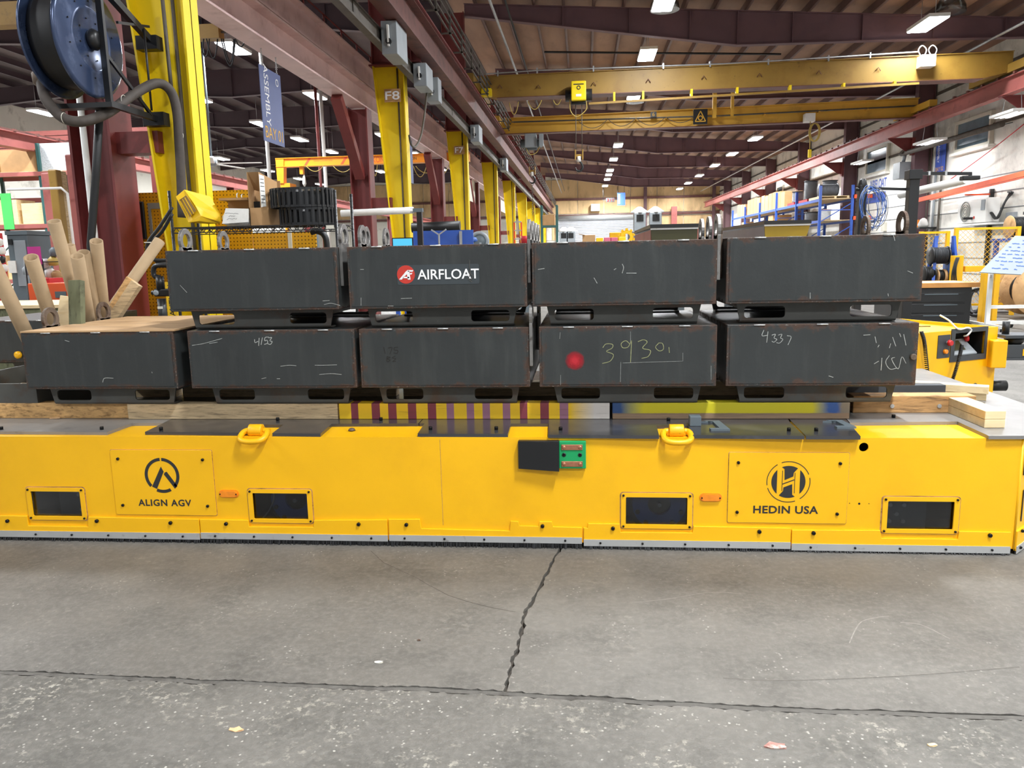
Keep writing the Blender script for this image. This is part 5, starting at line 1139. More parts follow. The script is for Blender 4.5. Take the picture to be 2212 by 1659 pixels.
# storage racks far left
def rack(x0, x1, y, depth, zs, mat, label, posts=None, ztop=3.2, beam=None):
    r = thing('storage_rack', label, 'rack', ((x0 + x1) / 2, y + depth / 2, 0)); posts = posts or [x0, (x0 + x1) / 2, x1]
    for xx in posts:
        for yy in (y, y + depth): MB().box(xx - .04, xx + .04, yy - .03, yy + .03, 0, ztop).build('upright', mat, r)
        for z in (.4, 1.4, 2.4):
            if z + .7 < ztop: MB().bar((xx, y, z), (xx, y + depth, z + .7), .02, .03).build('frame_brace', mat, r)
    for z in zs:
        for yy in (y - .02, y + depth + .02): MB().box(x0, x1, yy - .025, yy + .025, z - .10, z).build('beam', beam or mat, r)
        MB().box(x0, x1, y, y + depth, z, z + .02).build('deck', 'timber_old', r)
    return r
mk('teal', '#2f5a58', .5, var=.1)
rack(-17.5, -11.9, 19.0, 1.0, (1.2, 2.6, 3.9), 'teal', 'teal storage rack with red beams far left', [-17.5, -15.6, -13.75, -11.9], 4.6, 'red_bright')
k = 0
for z in (1.22, 2.62, 3.92):
    x = -17.3
    while x < -12.6:
        w = RND.uniform(.5, 1.0); h = RND.uniform(.35, .8)
        MB().box(x, x + w, 19.1, 19.8, z, z + h).build('stored_carton', RND.choice(['cardboard', 'lumber_new', 'wall_tan', 'plastic_wrap', 'cardboard']), label='stored load on the teal rack, %s shelf, %s from the left' % ({1.22: 'lowest', 2.62: 'middle', 3.92: 'top'}[z], ORD[min(k, 11)].replace('nearest', 'first')), cat='carton', group='loads on the teal rack'); x += w + .12; k += 1
    k = 0
for y, lb in ((23, 'long red beams stored on a rack behind the teal rack'), (21.4, 'second bundle of long red beams above the teal rack')):
    t = thing('beam_bundle', lb, 'beam', (-15.5, y, 3.0 if y > 22 else 4.3))
    z = 3.0 if y > 22 else 4.7
    for q in range(4): MB().box(-20, -11.4, y - .15 + .05 * q, y + .1 + .05 * q, z + q * .16, z + .13 + q * .16).build('beam', 'red_bright', t)
    if y > 22: 
        for xx in (-19, -12): MB().box(xx - .06, xx + .06, y - .2, y + .3, 0, 3.0).build('stand', 'red_steel', t)
    else:
        for xx in (-19, -12): MB().box(xx - .06, xx + .06, y - .2, y + .3, 0, 4.7).build('stand', 'red_steel', t)
# yellow and red posts by the left edge
for px, Y, w, mt, lb in ((127, 12.2, .15, 'yellow_crane', 'dirty yellow pipe bollard post left of the white edged conduit'), (112, 12.6, .17, 'red_bright', 'red steel post beside the dirty yellow pipe'), (172, 10.6, .19, 'red_bright', 'bright red steel post with bolt holes left of the big red column'), (141, 12.4, .10, 'timber_old', 'second dirty tan pipe beside the yellow one')):
    p = at(px, 450, Y=Y); MB().box(p.x - w / 2, p.x + w / 2, Y - .07, Y + .07, 0, 3.1).build('steel_post', mt, label=lb, cat='post', bevel=.02)
p = at(152, 450, Y=10.3); MB().tube([(p.x - .9, 10.3, 2.62), (p.x - .1, 10.3, 2.62), (p.x - .02, 10.3, 2.55), (p.x, 10.3, 0)], .018, 7).build('white_conduit', 'white_paint', label='white conduit bending down beside the bright red post', cat='conduit')
# machines, cabinet and carts seen between the tubes
Yg = 10.8
def cab(px0, px1, py0, Y, d, mat, label, name, cat):
    a = at(px0, py0, Y=Y); b = at(px1, py0, Y=Y); return a, b
a, b = at(14, 508, Y=Yg), at(58, 508, Y=Yg); t = thing('control_cabinet', 'tall grey machine control cabinet at the left edge', 'cabinet', ((a.x + b.x) / 2, Yg + .25, 0))
MB().box(a.x, b.x, Yg, Yg + .5, 0, a.z).build('cabinet_body', 'machine_grey', t, bevel=.01); MB().box(a.x + .1, b.x - .03, Yg - .012, Yg, a.z - .75, a.z - .08).build('cabinet_door', 'machine_light', t, bevel=.008)
MB().box(a.x - .01, b.x + .02, Yg - .02, Yg + .5, a.z, a.z + .06).build('cabinet_cap', 'machine_grey', t); q = at(27, 575, Y=Yg - .02); MB().box(q.x - .06, q.x + .06, Yg - .03, Yg - .013, q.z - .1, q.z + .08).build('tag_sheet', 'paper', t)
MB().box(a.x + .03, a.x + .09, Yg - .025, Yg - .012, a.z - .14, a.z - .06).build('latch', 'black', t)
p = at(15, 455, Y=14); MB().box(p.x - .10, p.x + .11, 14, 14.01, p.z - .35, p.z + .32).build('green_notice', 'green_sheet', label='bright green paper notice high at the left edge', cat='notice')
p = at(75, 552, Y=10.0); MB().box(p.x - .10, p.x + .09, 10, 10.01, p.z - .12, p.z + .12).build('magenta_notice', 'magenta_sheet', label='magenta paper sheet hanging on the wire stand', cat='notice')
# wire stand the magenta sheet hangs from
ws = thing('wire_stand', 'black wire merchandise stand left of the tallest tube', 'stand', (at(75, 540, Y=10.02).x, 10.1, 0))
for px in (50, 88, 132): q = at(px, 540, Y=10.05); MB().cyl((q.x, 10.05, 0), (q.x, 10.05, 1.66), .014, n=7).build('stand_post', 'black_paint', ws)
for z in (.35, .8, 1.25, 1.62): MB().bar((at(50, 540, Y=10.05).x, 10.05, z), (at(132, 540, Y=10.05).x, 10.05, z), .012, .012).build('stand_rail', 'black_paint', ws)
for i_, (px, py, mt) in enumerate(((98, 570, 'plastic_wrap'), (115, 565, 'cable_yellow'), (108, 590, 'white_paint'), (122, 595, 'cardboard'), (105, 610, 'orange_plain'), (60, 585, 'machine_light'), (118, 545, 'machine_grey'))):
    q = at(px, py, Y=10.15); m = MB(); m.lathe([(.02, -.06), (.06, -.05), (.07, .03), (.03, .07)], q, n=9); m.build('hung_part', mt, ws)
q = at(112, 635, Y=9.4); t = thing('tool_cart', 'orange rolling tool cart behind the short tube', 'cart', (q.x, 9.6, 0))
MB().box(q.x - .32, q.x + .24, 9.4, 9.85, .12, q.z + .14).build('cart_body', 'orange_plain', t, bevel=.01); MB().box(q.x + .05, q.x + .2, 9.39, 9.40, q.z - .05, q.z + .03).build('drawer_face', 'machine_grey', t)
MB().box(q.x - .3, q.x - .05, 9.45, 9.75, q.z + .14, q.z + .20).build('red_tray', 'red_plain', t)
for s in (-.25, .17): MB().cyl((q.x + s, 9.45, .06), (q.x + s + .04, 9.45, .06), .06, n=10).build('caster', 'black', t)
q = at(95, 527, Y=13); t = thing('wrapped_pallet', 'white wrapped load above the grey cabinet', 'load', (q.x, 13.4, 0))
MB().box(q.x - .35, q.x + .55, 13, 13.8, 0, q.z - .2).build('pallet_stand', 'timber_old', t); MB().box(q.x - .32, q.x + .5, 13.02, 13.7, q.z - .2, q.z + .16).build('wrapped_goods', 'plastic_wrap', t, bevel=.03)
q = at(8, 600, Y=9.5); t = thing('tool_stand', 'red post stand with hanging tools at the left edge', 'stand', (q.x, 9.5, 0)); MB().box(q.x - .06, q.x + .02, 9.45, 9.55, 0, 2.0).build('post', 'red_plain', t)
for k in range(9): z = 1.0 + .11 * k; MB().lathe([(.015, -.05), (.04, -.03), (.045, .03), (.015, .05)], (q.x + .07 + .02 * (k % 2), 9.42, z), n=8).build('hung_tool', RND.choice(['black', 'machine_grey', 'red_plain', 'white_paint']), t)

# ================================================================ FAR END OF THE MAIN BAY
p = at(1318, 432, Y=78); t = thing('digit_display', 'small red digit display hanging before the far wall', 'display', p); MB().box(p.x - .42, p.x + .42, 78, 78.1, p.z - .2, p.z + .2).build('case', 'black', t); lettering('311', (p.x, 77.99, p.z), (1, 0, 0), (0, 0, 1), .6, .28, 'red_digits', t)
for s in (-.7, .7): MB().cyl((p.x + s, 78.05, p.z), (p.x + s, 78.05, 7.9), .02, n=6).build('hanger', 'black', t)
MB().box(p.x - .72, p.x + .72, 78.03, 78.07, p.z + .0, p.z + .04).build('hanger_bar', 'black', t)
p = at(1342, 430, Y=78); t = thing('hanging_banner', 'blue hanging banner before the far wall', 'banner', p); MB().box(p.x - .38, p.x + .38, 78, 78.02, p.z - .6, p.z + .6).build('panel', 'blue_print', t); MB().box(p.x - .3, p.x - .12, 77.98, 78, p.z - .45, p.z + .45).build('print_band', 'tag_white', t)
for s in (-.3, .3): MB().cyl((p.x + s, 78, p.z + .6), (p.x + s, 78, zr(p.x)), .02, n=5).build('hanger', 'black', t)
p = at(1286, 448, Y=81); MB().box(p.x - .45, p.x + .45, 81, 81.69, p.z - .35, p.z + .35).build('unit_heater', 'white_paint', label='white heater box on the far wall above the shutter door', cat='heater', bevel=.03)
p = at(1457, 470, Y=81); MB().box(p.x - .28, p.x + .28, 81.2, 81.6, 0, 6.0).build('steel_post', 'red_bright', label='red post before the far wall right of the shutter door', cat='post')
def press(px, py_top, Y, w, label):
    p = at(px, py_top, Y=Y); t = thing('grey_machine', label, 'machine', (p.x, Y + .5, 0), 'grey machines in the middle distance')
    MB().box(p.x - w, p.x + w * .8, Y, Y + 1.2, 0, p.z - 1.05).build('machine_base', 'machine_grey', t, bevel=.03)
    for s in (-.45, .35):
        MB().box(p.x + s * w - .25, p.x + s * w + .25, Y + .2, Y + .8, p.z - 1.05, p.z - .28).build('head_case', 'machine_light', t, bevel=.02)
        MB().box(p.x + s * w - .15, p.x + s * w + .15, Y + .19, Y + .2, p.z - .65, p.z - .36).build('head_window', 'black', t)
        m = MB(); m.lathe([(.38, 0), (.36, .06), (.08, .26)], (p.x + s * w, Y + .5, p.z - .28), n=4); m.build('head_roof', 'white_paint', t)
    return t, p
t, p = press(1403, 444, 34, .85, 'grey twin head machine with white roof caps right of the shutter door')
MB().box(p.x + .5, p.x + .65, 33.98, 34, p.z - 1.6, p.z - 1.3).build('warning_label', 'decal_red', t)
t, p = press(1226, 489, 44, .5, 'small far grey machine with a white cap in front of the shutter door')
# tall equipment platform carrying crates and yellow parts
Yp = 18.0; zt_ = at(1300, 524, Y=Yp).z - .02
pf = thing('work_platform', 'grey steel work platform behind the sticker box', 'platform', (.8, 18.5, 0)); MB().box(-.2, 2.3, Yp, Yp + 1.0, zt_ - .06, zt_).build('platform_top', 'machine_grey', pf)
for xx in (-.15, 2.25):
    for yy in (Yp + .05, Yp + .95): MB().box(xx - .04, xx + .04, yy - .04, yy + .04, 0, zt_ - .06).build('platform_leg', 'machine_grey', pf)
def onp(px0, px1, pyt, mat, label, name, cat, d=.5):
    a = at(px0, pyt, Y=Yp + .1); b = at(px1, pyt, Y=Yp + .1); return MB().box(a.x, b.x, Yp + .1, Yp + .1 + d, zt_, a.z).build(name, mat, label=label, cat=cat, bevel=.008)
o = onp(1258, 1286, 508, 'cardboard', 'open cardboard carton on the work platform', 'cardboard_carton', 'carton')
a = at(1252, 511, Y=Yp + .1); MB().bar((a.x - .02, Yp + .2, a.z + .06), (a.x + .12, Yp + .2, a.z + .03), .3, .01).build('carton_flap', 'cardboard', o)
for (x0, x1, y0, mt, lb) in ((1288, 1303, 514, 'yellow_bin', 'yellow plastic bin right of the carton on the platform'), (1305, 1319, 513, 'pink_plain', 'left pink plastic bin on the platform'), (1320, 1334, 513, 'pink_plain', 'right pink plastic bin on the platform'), (1336, 1352, 512, 'yellow_bin', 'yellow slotted bin right of the pink bins')): onp(x0, x1, y0, mt, lb, 'parts_bin', 'bin', .35)
p = at(1353, 512, Y=18.9); m = MB(); m.ringplate((p.x, 18.8, p.z + .0), .16, .08, 'y', .14, 20)
for k in range(10): g = k * math.pi / 5; m.box(-.03, .03, -.07, .07, .15, .20, Matrix.Translation((p.x, 18.8, p.z)) @ Matrix.Rotation(g, 4, 'Y'))
m.build('yellow_gear', 'yellow_ring', label='yellow toothed ring standing on the platform', cat='gear')
a = at(1327, 502, Y=21); t = thing('yellow_stand', 'yellow stand block behind the pink bins', 'stand', (a.x, 21, 0)); MB().box(a.x - .12, a.x + .3, 21, 21.4, 0, a.z).build('stand_body', 'yellow_ring', t, bevel=.01)
# two long hoppers with black lids
def hopper(px0, px1, pyt, pyb, Y0, Y1, inset, front, side, label):
    a = at(px0, pyt, Y=Y0); b = at(px1, pyt, Y=Y0); c = at(px0, pyb, Y=Y0); z1 = a.z; z0 = c.z - .18
    t = thing('long_hopper', label, 'hopper', ((a.x + b.x) / 2, (Y0 + Y1) / 2, 0), 'long hoppers behind the boxes'); i = inset
    m = MB(); x0, x1 = a.x, b.x
    m.add([(x0 + .02, Y0, z0), (x1 - i, Y0, z0), (x1, Y0, z1 - .04), (x0, Y0, z1 - .04), (x0 + .02, Y0 + .02, z0), (x1 - i, Y0 + .02, z0), (x1, Y0 + .02, z1 - .04), (x0, Y0 + .02, z1 - .04)], [(0, 1, 2, 3), (4, 7, 6, 5), (0, 4, 5, 1), (1, 5, 6, 2), (2, 6, 7, 3), (3, 7, 4, 0)])
    m.build('end_panel', front, t)
    m = MB(); m.box(x0, x0 + .02, Y0 + .02, Y1, z0, z1 - .04); m.build('side_panel', side, t); m = MB(); m.box(x1 - i, x1 - i + .02, Y0 + .02, Y1, z0, z1 - .04); m.build('side_panel', side, t)
    MB().box(x0 - .01, x1 + .01, Y0 - .02, Y1, z1 - .02, z1 + .02).build('lid', 'black_paint', t); MB().box(x0 - .005, x1 + .005, Y0 - .012, Y0 + .01, z1 - .04, z1 - .02).build('lid_trim', 'silver', t)
    for yy in (Y0 + .3, Y1 - .3): MB().box(x0 + .1, x1 - .1 - i, yy - .05, yy + .05, 0, z0).build('stand', 'machine_grey', t)
hopper(1406, 1507, 489, 516, 9.0, 11.8, .0, 'olive_dark', 'red_bright', 'long hopper with black lid and dark end, behind the middle boxes')
hopper(1652, 1750, 481, 504, 9.0, 12.2, .07, 'olive', 'machine_light', 'long hopper with black lid and yellow tapered end, behind the right box')

# short yellow monorail in the left bay and hanging cable loops
a = at(-60, 38, Y=10); b = at(66, 34, Y=10); t = thing('yellow_monorail', 'yellow monorail beam in the top left corner behind the reel', 'beam', ((a.x + b.x) / 2, 10, a.z - .15))
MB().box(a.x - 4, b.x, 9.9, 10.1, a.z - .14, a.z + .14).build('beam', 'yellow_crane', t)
for xx in (a.x - 3.8, b.x - .1): MB().cyl((xx, 10, a.z + .14), (xx, 10, zl(xx) + .2), .02, n=8).build('hanger_rod', 'bus_grey', t)
a = at(405, 73, Y=13); b = at(478, 72, Y=13); t = thing('festoon_trolley', 'yellow trolley bar with hanging cable loops beside the near yellow column', 'trolley', ((a.x + b.x) / 2, 13, a.z - .4))
MB().box(a.x, b.x, 12.9, 13.1, a.z - .11, a.z + .11).build('bar', 'yellow_crane', t)
for xx in (a.x + .1, b.x - .1): MB().cyl((xx, 13, a.z + .11), (xx, 13, zl(xx) + .2), .02, n=8).build('hanger_rod', 'bus_grey', t)
MB().bar((b.x, 13, a.z), (at(560, 75, Y=13).x, 13, a.z), .03, .03).build('cable_rail', 'bus_grey', t)
for k, (x0, x1, d) in enumerate(((405, 425, .12), (420, 440, .22), (430, 452, .28), (446, 470, .30), (478, 508, .42), (482, 505, .36), (508, 530, .12), (532, 552, .10))): MB().tube(sag(at(x0, 84, Y=12.9), at(x1, 84, Y=12.9), d, 12), .012, 6).build('cable_loop', 'rubber', t)
# scraps on the shop floor
def scrap(px, py, w, mat, label, cat, name):
    p = at(px, py, Z=0); m = MB(); n = 9; pts = [(w * (.6 + .4 * RND.random()) * math.cos(2 * math.pi * k / n), .6 * w * (.5 + .5 * RND.random()) * math.sin(2 * math.pi * k / n)) for k in range(n)]
    vs = [(p.x, p.y, .008)] + [(p.x + a, p.y + b, .001 + .006 * RND.random()) for a, b in pts] + [(p.x, p.y, .0045)] + [(p.x + a, p.y + b, .0005) for a, b in pts]
    m.add(vs, [(0, 1 + k, 1 + (k + 1) % n) for k in range(n)] + [(n + 1, n + 2 + (k + 1) % n, n + 2 + k) for k in range(n)]); m.build(name, mat, label=label, cat=cat)
scrap(510, 1577, .030, 'lumber_end', 'dry tan leaf on the worn concrete at lower left', 'leaf', 'dry_leaf'); scrap(2012, 1610, .020, 'lumber_new', 'pale scrap on the worn concrete at lower right', 'scrap', 'paper_scrap'); scrap(818, 1431, .020, 'tag_white', 'cream paint flake on the smooth slab near the joint', 'scrap', 'paint_flake'); scrap(905, 1384, .010, 'rust_lug', 'small brown crumb on the smooth slab', 'scrap', 'crumb'); scrap(1676, 1612, .045, 'faded_red', 'faded red paint flake on the worn concrete', 'scrap', 'paint_flake')

# ================================================================ NEAR LEFT: REEL, HOSE, PEGBOARD, WIRE RACK
Yr = 6.35; cR = at(197, 86, Y=Yr); cL = Vector((cR.x - .33, Yr + .02, cR.z + .01)); RR = .455
reel = thing('hose_reel', 'big dark blue hose reel high on the near yellow column', 'hose reel', (cR.x - .17, Yr, cR.z - RR))
def disc(c, sgn, name):
    m = MB(); prof = [(.02, .0), (.23, .0), (.245, sgn * .012), (.26, .0), (RR - .03, .0), (RR, -sgn * .012), (RR, -sgn * .028), (RR - .03, -sgn * .014), (.02, -sgn * .014)]
    m.lathe(prof, c, 'x', 56); return m.build(name, 'blue_reel', reel)
d1 = disc(cR, 1, 'side_disc'); d2 = disc(cL, -1, 'side_disc')
m = MB(); m.lathe([(.28, .02), (.37, .03), (.385, .08), (.375, .10), (.39, .15), (.38, .18), (.392, .23), (.37, .29), (.28, .31)], cL, 'x', 48); m.build('wound_hose', 'rubber', reel)
hb = MB().lathe([(.03, -.03), (.075, -.02), (.085, .01), (.06, .05), (.03, .055)], cR + Vector((.02, 0, 0)), 'x', 20).build('hub', 'black_paint', reel)
for k in range(6): g = k * math.pi / 3; MB().cyl(cR + Vector((.03, .055 * math.cos(g), .055 * math.sin(g))), cR + Vector((.06, .055 * math.cos(g), .055 * math.sin(g))), .010, n=8).build('hub_bolt', 'galv', hb)
for rad, n_, r_ in ((.16, 8, .009), (.30, 10, .006)):
    for k in range(n_): g = k * 2 * math.pi / n_ + .3; inst(bolt_s, d1, cR + Vector((.004, rad * math.cos(g), rad * math.sin(g))), (0, 0, math.pi / 2))
fx = cR.x + .09
fr = MB(); fr.bar((fx, Yr + .02, cR.z - .52), (fx, Yr + .02, cR.z + .60), .05, .035, (0, 1, 0)); fr.build('frame_post', 'black_paint', reel)
MB().bar((fx, Yr + .02, cR.z - .50), (fx - .02, 7.2, cR.z - .50), .04, .05).build('frame_arm', 'black_paint', reel)
MB().bar((fx, Yr + .02, cR.z + .45), (fx - .02, 7.2, cR.z + .17), .05, .06).build('frame_arm', 'black_paint', reel)
MB().bar((fx, Yr + .03, cR.z - .10), (fx, 7.0, cR.z - .48), .02, .03).build('frame_brace', 'black_paint', reel); MB().bar((fx, 6.6, cR.z + .2), (fx, 7.1, cR.z + .3), .02, .02).build('frame_brace', 'black_paint', reel)
MB().cyl((fx + .02, 6.98, cR.z - .45), (fx + .02, 6.98, cR.z + .25), .010, n=8).build('frame_rod', 'black_paint', reel)
MB().box(cL.x - .05, fx + .05, Yr - .03, Yr + .07, cR.z - .535, cR.z - .495).build('base_bar', 'black_paint', reel)
for z in (cR.z - .50, cR.z + .17): MB().box(fx - .14, fx + .06, 7.10, 7.21, z - .06, z + .06).build('clamp', 'black_paint', reel)
hp = [((88, 172), 6.3), ((100, 215), 6.2), ((135, 254), 6.2), ((180, 262), 6.25), ((235, 242), 6.45), ((290, 203), 6.75), ((338, 180), 6.95), ((368, 196), 7.05), ((382, 240), 7.08), ((387, 310), 7.08), ((391, 380), 7.08), ((394, 470), 7.08)]
hose = thing('thick_hose', 'thick dusty black hose sagging from the reel and down the yellow column', 'hose', at(394, 470, Y=7.08))
MB().tube(smooth_path([at(x, y, Y=Y) for (x, y), Y in hp], 6), .042, 14).build('hose_body', 'hose_dusty', hose)
MB().lathe([(.03, -.07), (.055, -.05), (.06, .03), (.03, .06)], at(86, 168, Y=6.3), n=14).build('hose_stop', 'rust_lug', hose)
for (x, y), Y in (((140, 256), 6.2), ((175, 262), 6.25), ((268, 217), 6.6), ((320, 186), 6.9), ((386, 293), 7.08)): MB().torus(at(x, y, Y=Y), .044, .003, 'y' if x > 380 else 'x', 16, 5).build('cable_tie', 'tag_white', hose)
# flat dark strap hose and white conduit by the red column
p = at(216, 222, Y=6.55); q = at(196, 530, Y=6.55); MB().tube([p, p.lerp(q, .5) + Vector((.005, 0, 0)), q, (q.x - .01, 6.55, 1.1)], .034, 10).build('hanging_hose', 'rubber', label='straight black hose hanging below the reel in front of the red column', cat='hose')
p = at(186, 340, Y=7.1); MB().tube([(p.x, 7.1, 0), (p.x, 7.1, 3.35)], .03, 10).build('white_pipe', 'white_paint', label='white pipe on the left edge of the big red column', cat='pipe')
p = at(366, 100, Y=7.15); MB().tube([at(351, 0, Y=7.18), at(366, 150, Y=7.18), at(370, 190, Y=7.18)], .018, 8).build('column_conduit', 'bus_grey', label='thin grey conduit running down the near yellow column', cat='conduit')

def pegmat():
    m, nt, p = newmat('pegboard'); v = nd(nt, 'ShaderNodeNewGeometry').outputs['Position']; s = nd(nt, 'ShaderNodeSeparateXYZ'); nt.links.new(v, s.inputs[0]); sp = .036
    dx = mth(nt, 'SUBTRACT', mth(nt, 'FRACT', mth(nt, 'DIVIDE', s.outputs[0], sp)), .5); dz = mth(nt, 'SUBTRACT', mth(nt, 'FRACT', mth(nt, 'DIVIDE', s.outputs[2], sp)), .5)
    d = mth(nt, 'SQRT', mth(nt, 'ADD', mth(nt, 'MULTIPLY', dx, dx), mth(nt, 'MULTIPLY', dz, dz)))
    col = mix(nt, mth(nt, 'LESS_THAN', d, .17), lin('#d9a00f'), lin('#4a2c08')); nt.links.new(col, p.inputs['Base Color']); p.inputs['Roughness'].default_value = .45; MATS['pegboard'] = m
pegmat()
Yp = 7.75; a = at(290, 417, Y=Yp); b = at(547, 420, Y=Yp); c = at(682, 495, Y=Yp)
pb = thing('pegboard', 'yellow perforated tool pegboard behind the wire rack', 'pegboard', ((a.x + c.x) / 2, Yp, 0))
xs = [a.x, at(384, 500, Y=Yp).x, at(545, 500, Y=Yp).x, c.x]; zt = [a.z, a.z, b.z, c.z]
for i in range(3): MB().box(xs[i] + .004, xs[i + 1] - .004, Yp, Yp + .02, .75, [a.z, a.z, c.z + .02][i] if i < 2 else at(682, 500, Y=Yp).z).build('peg_panel', 'pegboard', pb)
for xx in (at(627, 520, Y=Yp).x,): MB().box(xx - .02, xx + .02, Yp - .012, Yp, .8, at(627, 500, Y=Yp).z).build('joint_strip', 'tag_white', pb)
for xx in (xs[0] + .03, xs[3] - .03): MB().box(xx - .03, xx + .03, Yp + .02, Yp + .08, 0, 1.9).build('support', 'machine_grey', pb)
p = at(305, 470, Y=Yp); MB().box(p.x - .06, p.x + .05, Yp - .03, Yp, p.z - .22, p.z + .16).build('black_pouch', 'black', label='black pouch hanging on the pegboard beside the red column', cat='pouch', bevel=.01)
q = at(328, 490, Y=Yp); t = thing('carpenter_square', 'grey steel square hanging on the pegboard', 'square', q); MB().box(q.x - .018, q.x + .012, Yp - .012, Yp - .004, q.z - .26, q.z + .24).build('long_arm', 'machine_light', t); MB().box(q.x + .012, q.x + .12, Yp - .012, Yp - .004, q.z + .18, q.z + .24).build('short_arm', 'machine_light', t)
for x_, y_ in ((515, 428), (525, 430)): q = at(x_, y_, Y=Yp); MB().tube([(q.x, Yp, q.z + .05), (q.x, Yp - .03, q.z + .04), (q.x, Yp - .04, q.z - .05), (q.x, Yp - .06, q.z - .03)], .005, 6).build('peg_hook', 'galv', pb)
# leaning yellow caution strip
q = at(371, 655, Y=6.95); t = thing('caution_strip', 'yellow strip sign with black upright caution lettering', 'sign', (q.x, 6.95, .8)); MB().box(q.x - .05, q.x + .05, 6.95, 6.96, .8, q.z + .2).build('strip', 'yellow_bin', t); lettering('CAUTION', (q.x - .0, 6.949, q.z + .0), (0, 0, 1), (-1, 0, 0), .34, .055, 'black', t)
MB().box(q.x - .05, q.x + .05, 6.96, 7.0, 0, .82).build('strip_stand', 'machine_grey', t)
# filter regulator
Yq = 5.95; fl = thing('air_filter_regulator', 'black compressed air filter regulator with elbow pipes', 'regulator', at(348, 690, Y=Yq))
p = at(346, 610, Y=Yq); MB().cyl((p.x, Yq, p.z - .06), (p.x, Yq, p.z + .05), .032, n=16).build('upper_bowl', 'black_paint', fl)
p = at(350, 632, Y=Yq); MB().box(p.x - .055, p.x + .08, Yq - .03, Yq + .03, p.z - .03, p.z + .03).build('manifold', 'black_paint', fl, bevel=.01); MB().cyl((p.x - .085, Yq, p.z), (p.x - .05, Yq, p.z), .018, n=10).build('port_plug', 'black', fl)
MB().lathe([(.022, 0), (.022, -.012), (.01, -.014)], (p.x - .03, Yq - .03, p.z), 'y', 16).build('gauge', 'machine_light', fl)
p = at(352, 680, Y=Yq); MB().cyl((p.x, Yq, p.z - .16), (p.x, Yq, p.z + .13), .034, n=16).build('lower_bowl', 'black', fl); MB().box(p.x - .02, p.x + .02, Yq - .036, Yq - .03, p.z + .05, p.z + .07).build('bowl_label', 'tag_white', fl)
MB().tube(smooth_path([at(345, 600, Y=Yq), at(333, 595, Y=Yq), at(333, 578, Y=Yq), at(345, 573, Y=Yq), at(375, 574, Y=Yq), at(385, 574, Y=Yq)], 4), .020, 10).build('elbow_pipe', 'black_paint', fl)
MB().tube([at(366, 632, Y=Yq), at(372, 600, Y=Yq), at(374, 560, Y=Yq)], .018, 8).build('riser_pipe', 'rubber', fl)
MB().bar(at(352, 690, Y=Yq) + Vector((0, .05, -.1)), (at(352, 690, Y=Yq).x, 6.05, ZD + .0), .04, .04).build('mount_post', 'machine_grey', fl)
for k, pts in enumerate(([(372, 448), (345, 490), (322, 520), (318, 540), (330, 560), (372, 562)], [(372, 462), (350, 500), (330, 520), (322, 535), (338, 565), (370, 570)])):
    cable([at(x, y, Y=6.1 + .04 * k) for x, y in pts], .014, 'rubber', fl, 'supply_hose', n=8)
MB().torus(at(321, 524, Y=6.1), .03, .004, 'z', 12, 5).build('hose_tie', 'tag_white', fl)
# wire rack
Y0, Y1 = 6.55, 7.02; xa, xb = at(372, 490, Y=Y0).x, at(727, 490, Y=Y0).x; zs = at(550, 488, Y=Y0).z
wr_ = thing('wire_rack', 'black wire shelving rack behind the upper left boxes', 'rack', ((xa + xb) / 2, (Y0 + Y1) / 2, 0))
zp = [at(372, 412, Y=Y0).z, at(725, 410, Y=Y0).z]
for xx, zz in ((xa, zp[0]), (xb, zp[1])):
    for yy in (Y0, Y1):
        MB().cyl((xx, yy, 0), (xx, yy, zz), .0135, n=10).build('post', 'black_paint', wr_)
        m = MB(); z = 1.5
        while z < zz: m.torus((xx, yy, z), .0135, .0016, 'z', 10, 4); z += .05
        tag(m.build('post_rings', 'black', wr_), kind='stuff')
for z in (zs, 1.05, .5):
    s = MB()
    for dz in (0, -.045):
        for yy in (Y0, Y1): s.bar((xa, yy, z + dz), (xb, yy, z + dz), .008, .008)
        for xx in (xa, xb): s.bar((xx, Y0, z + dz), (xx, Y1, z + dz), .008, .008)
    x = xa; k = 0
    while x < xb - .03:
        for yy in (Y0, Y1): s.bar((x, yy, z - (0 if k % 2 else .045)), (x + .035, yy, z - (.045 if k % 2 else 0)), .005, .005)
        x += .035; k += 1
    y = Y0
    while y < Y1: s.bar((xa, y, z), (xb, y, z), .004, .004); y += .035
    s.build('wire_shelf', 'black_paint', wr_)
MB().box(at(705, 490, Y=Y0).x, at(722, 490, Y=Y0).x, Y0 - .006, Y0 - .004, zs - .04, zs - .01).build('name_tag', 'tag_white', wr_)
# tipped yellow bin
def P(x, y, Y): return at(x, y, Y=Y)
t = thing('plastic_bin', 'yellow plastic stacking bin tipped over on the wire rack', 'bin', P(425, 485, 6.6)); m = MB()
f = [P(379, 425, 6.62), P(398, 409, 6.66), P(421, 443, 6.60), P(434, 466, 6.58), P(430, 478, 6.58), P(407, 481, 6.58)]
b = [p + (P(470, 455, 6.95) - P(430, 478, 6.58)) for p in f]
b[1] = P(455, 424, 6.85); b[0] = P(440, 440, 6.9); b[2] = P(476, 462, 6.8); b[3] = P(478, 480, 6.78); b[4] = P(472, 483, 6.78); b[5] = P(450, 484, 6.8)
m.add(f + b, [(0, 1, 7, 6), (1, 2, 8, 7), (2, 3, 9, 8), (3, 4, 10, 9), (4, 5, 11, 10), (5, 0, 6, 11), (6, 7, 8, 9, 10, 11), (0, 5, 4, 3, 2, 1)]); m.build('bin_shell', 'yellow_bin', t, bevel=.004)
m = MB(); m.add([P(387, 432, 6.60), P(402, 422, 6.60), P(424, 455, 6.565), P(408, 470, 6.565)], [(0, 1, 2, 3)]); m.build('label_slot', 'yellow_crane', t)
m = MB()
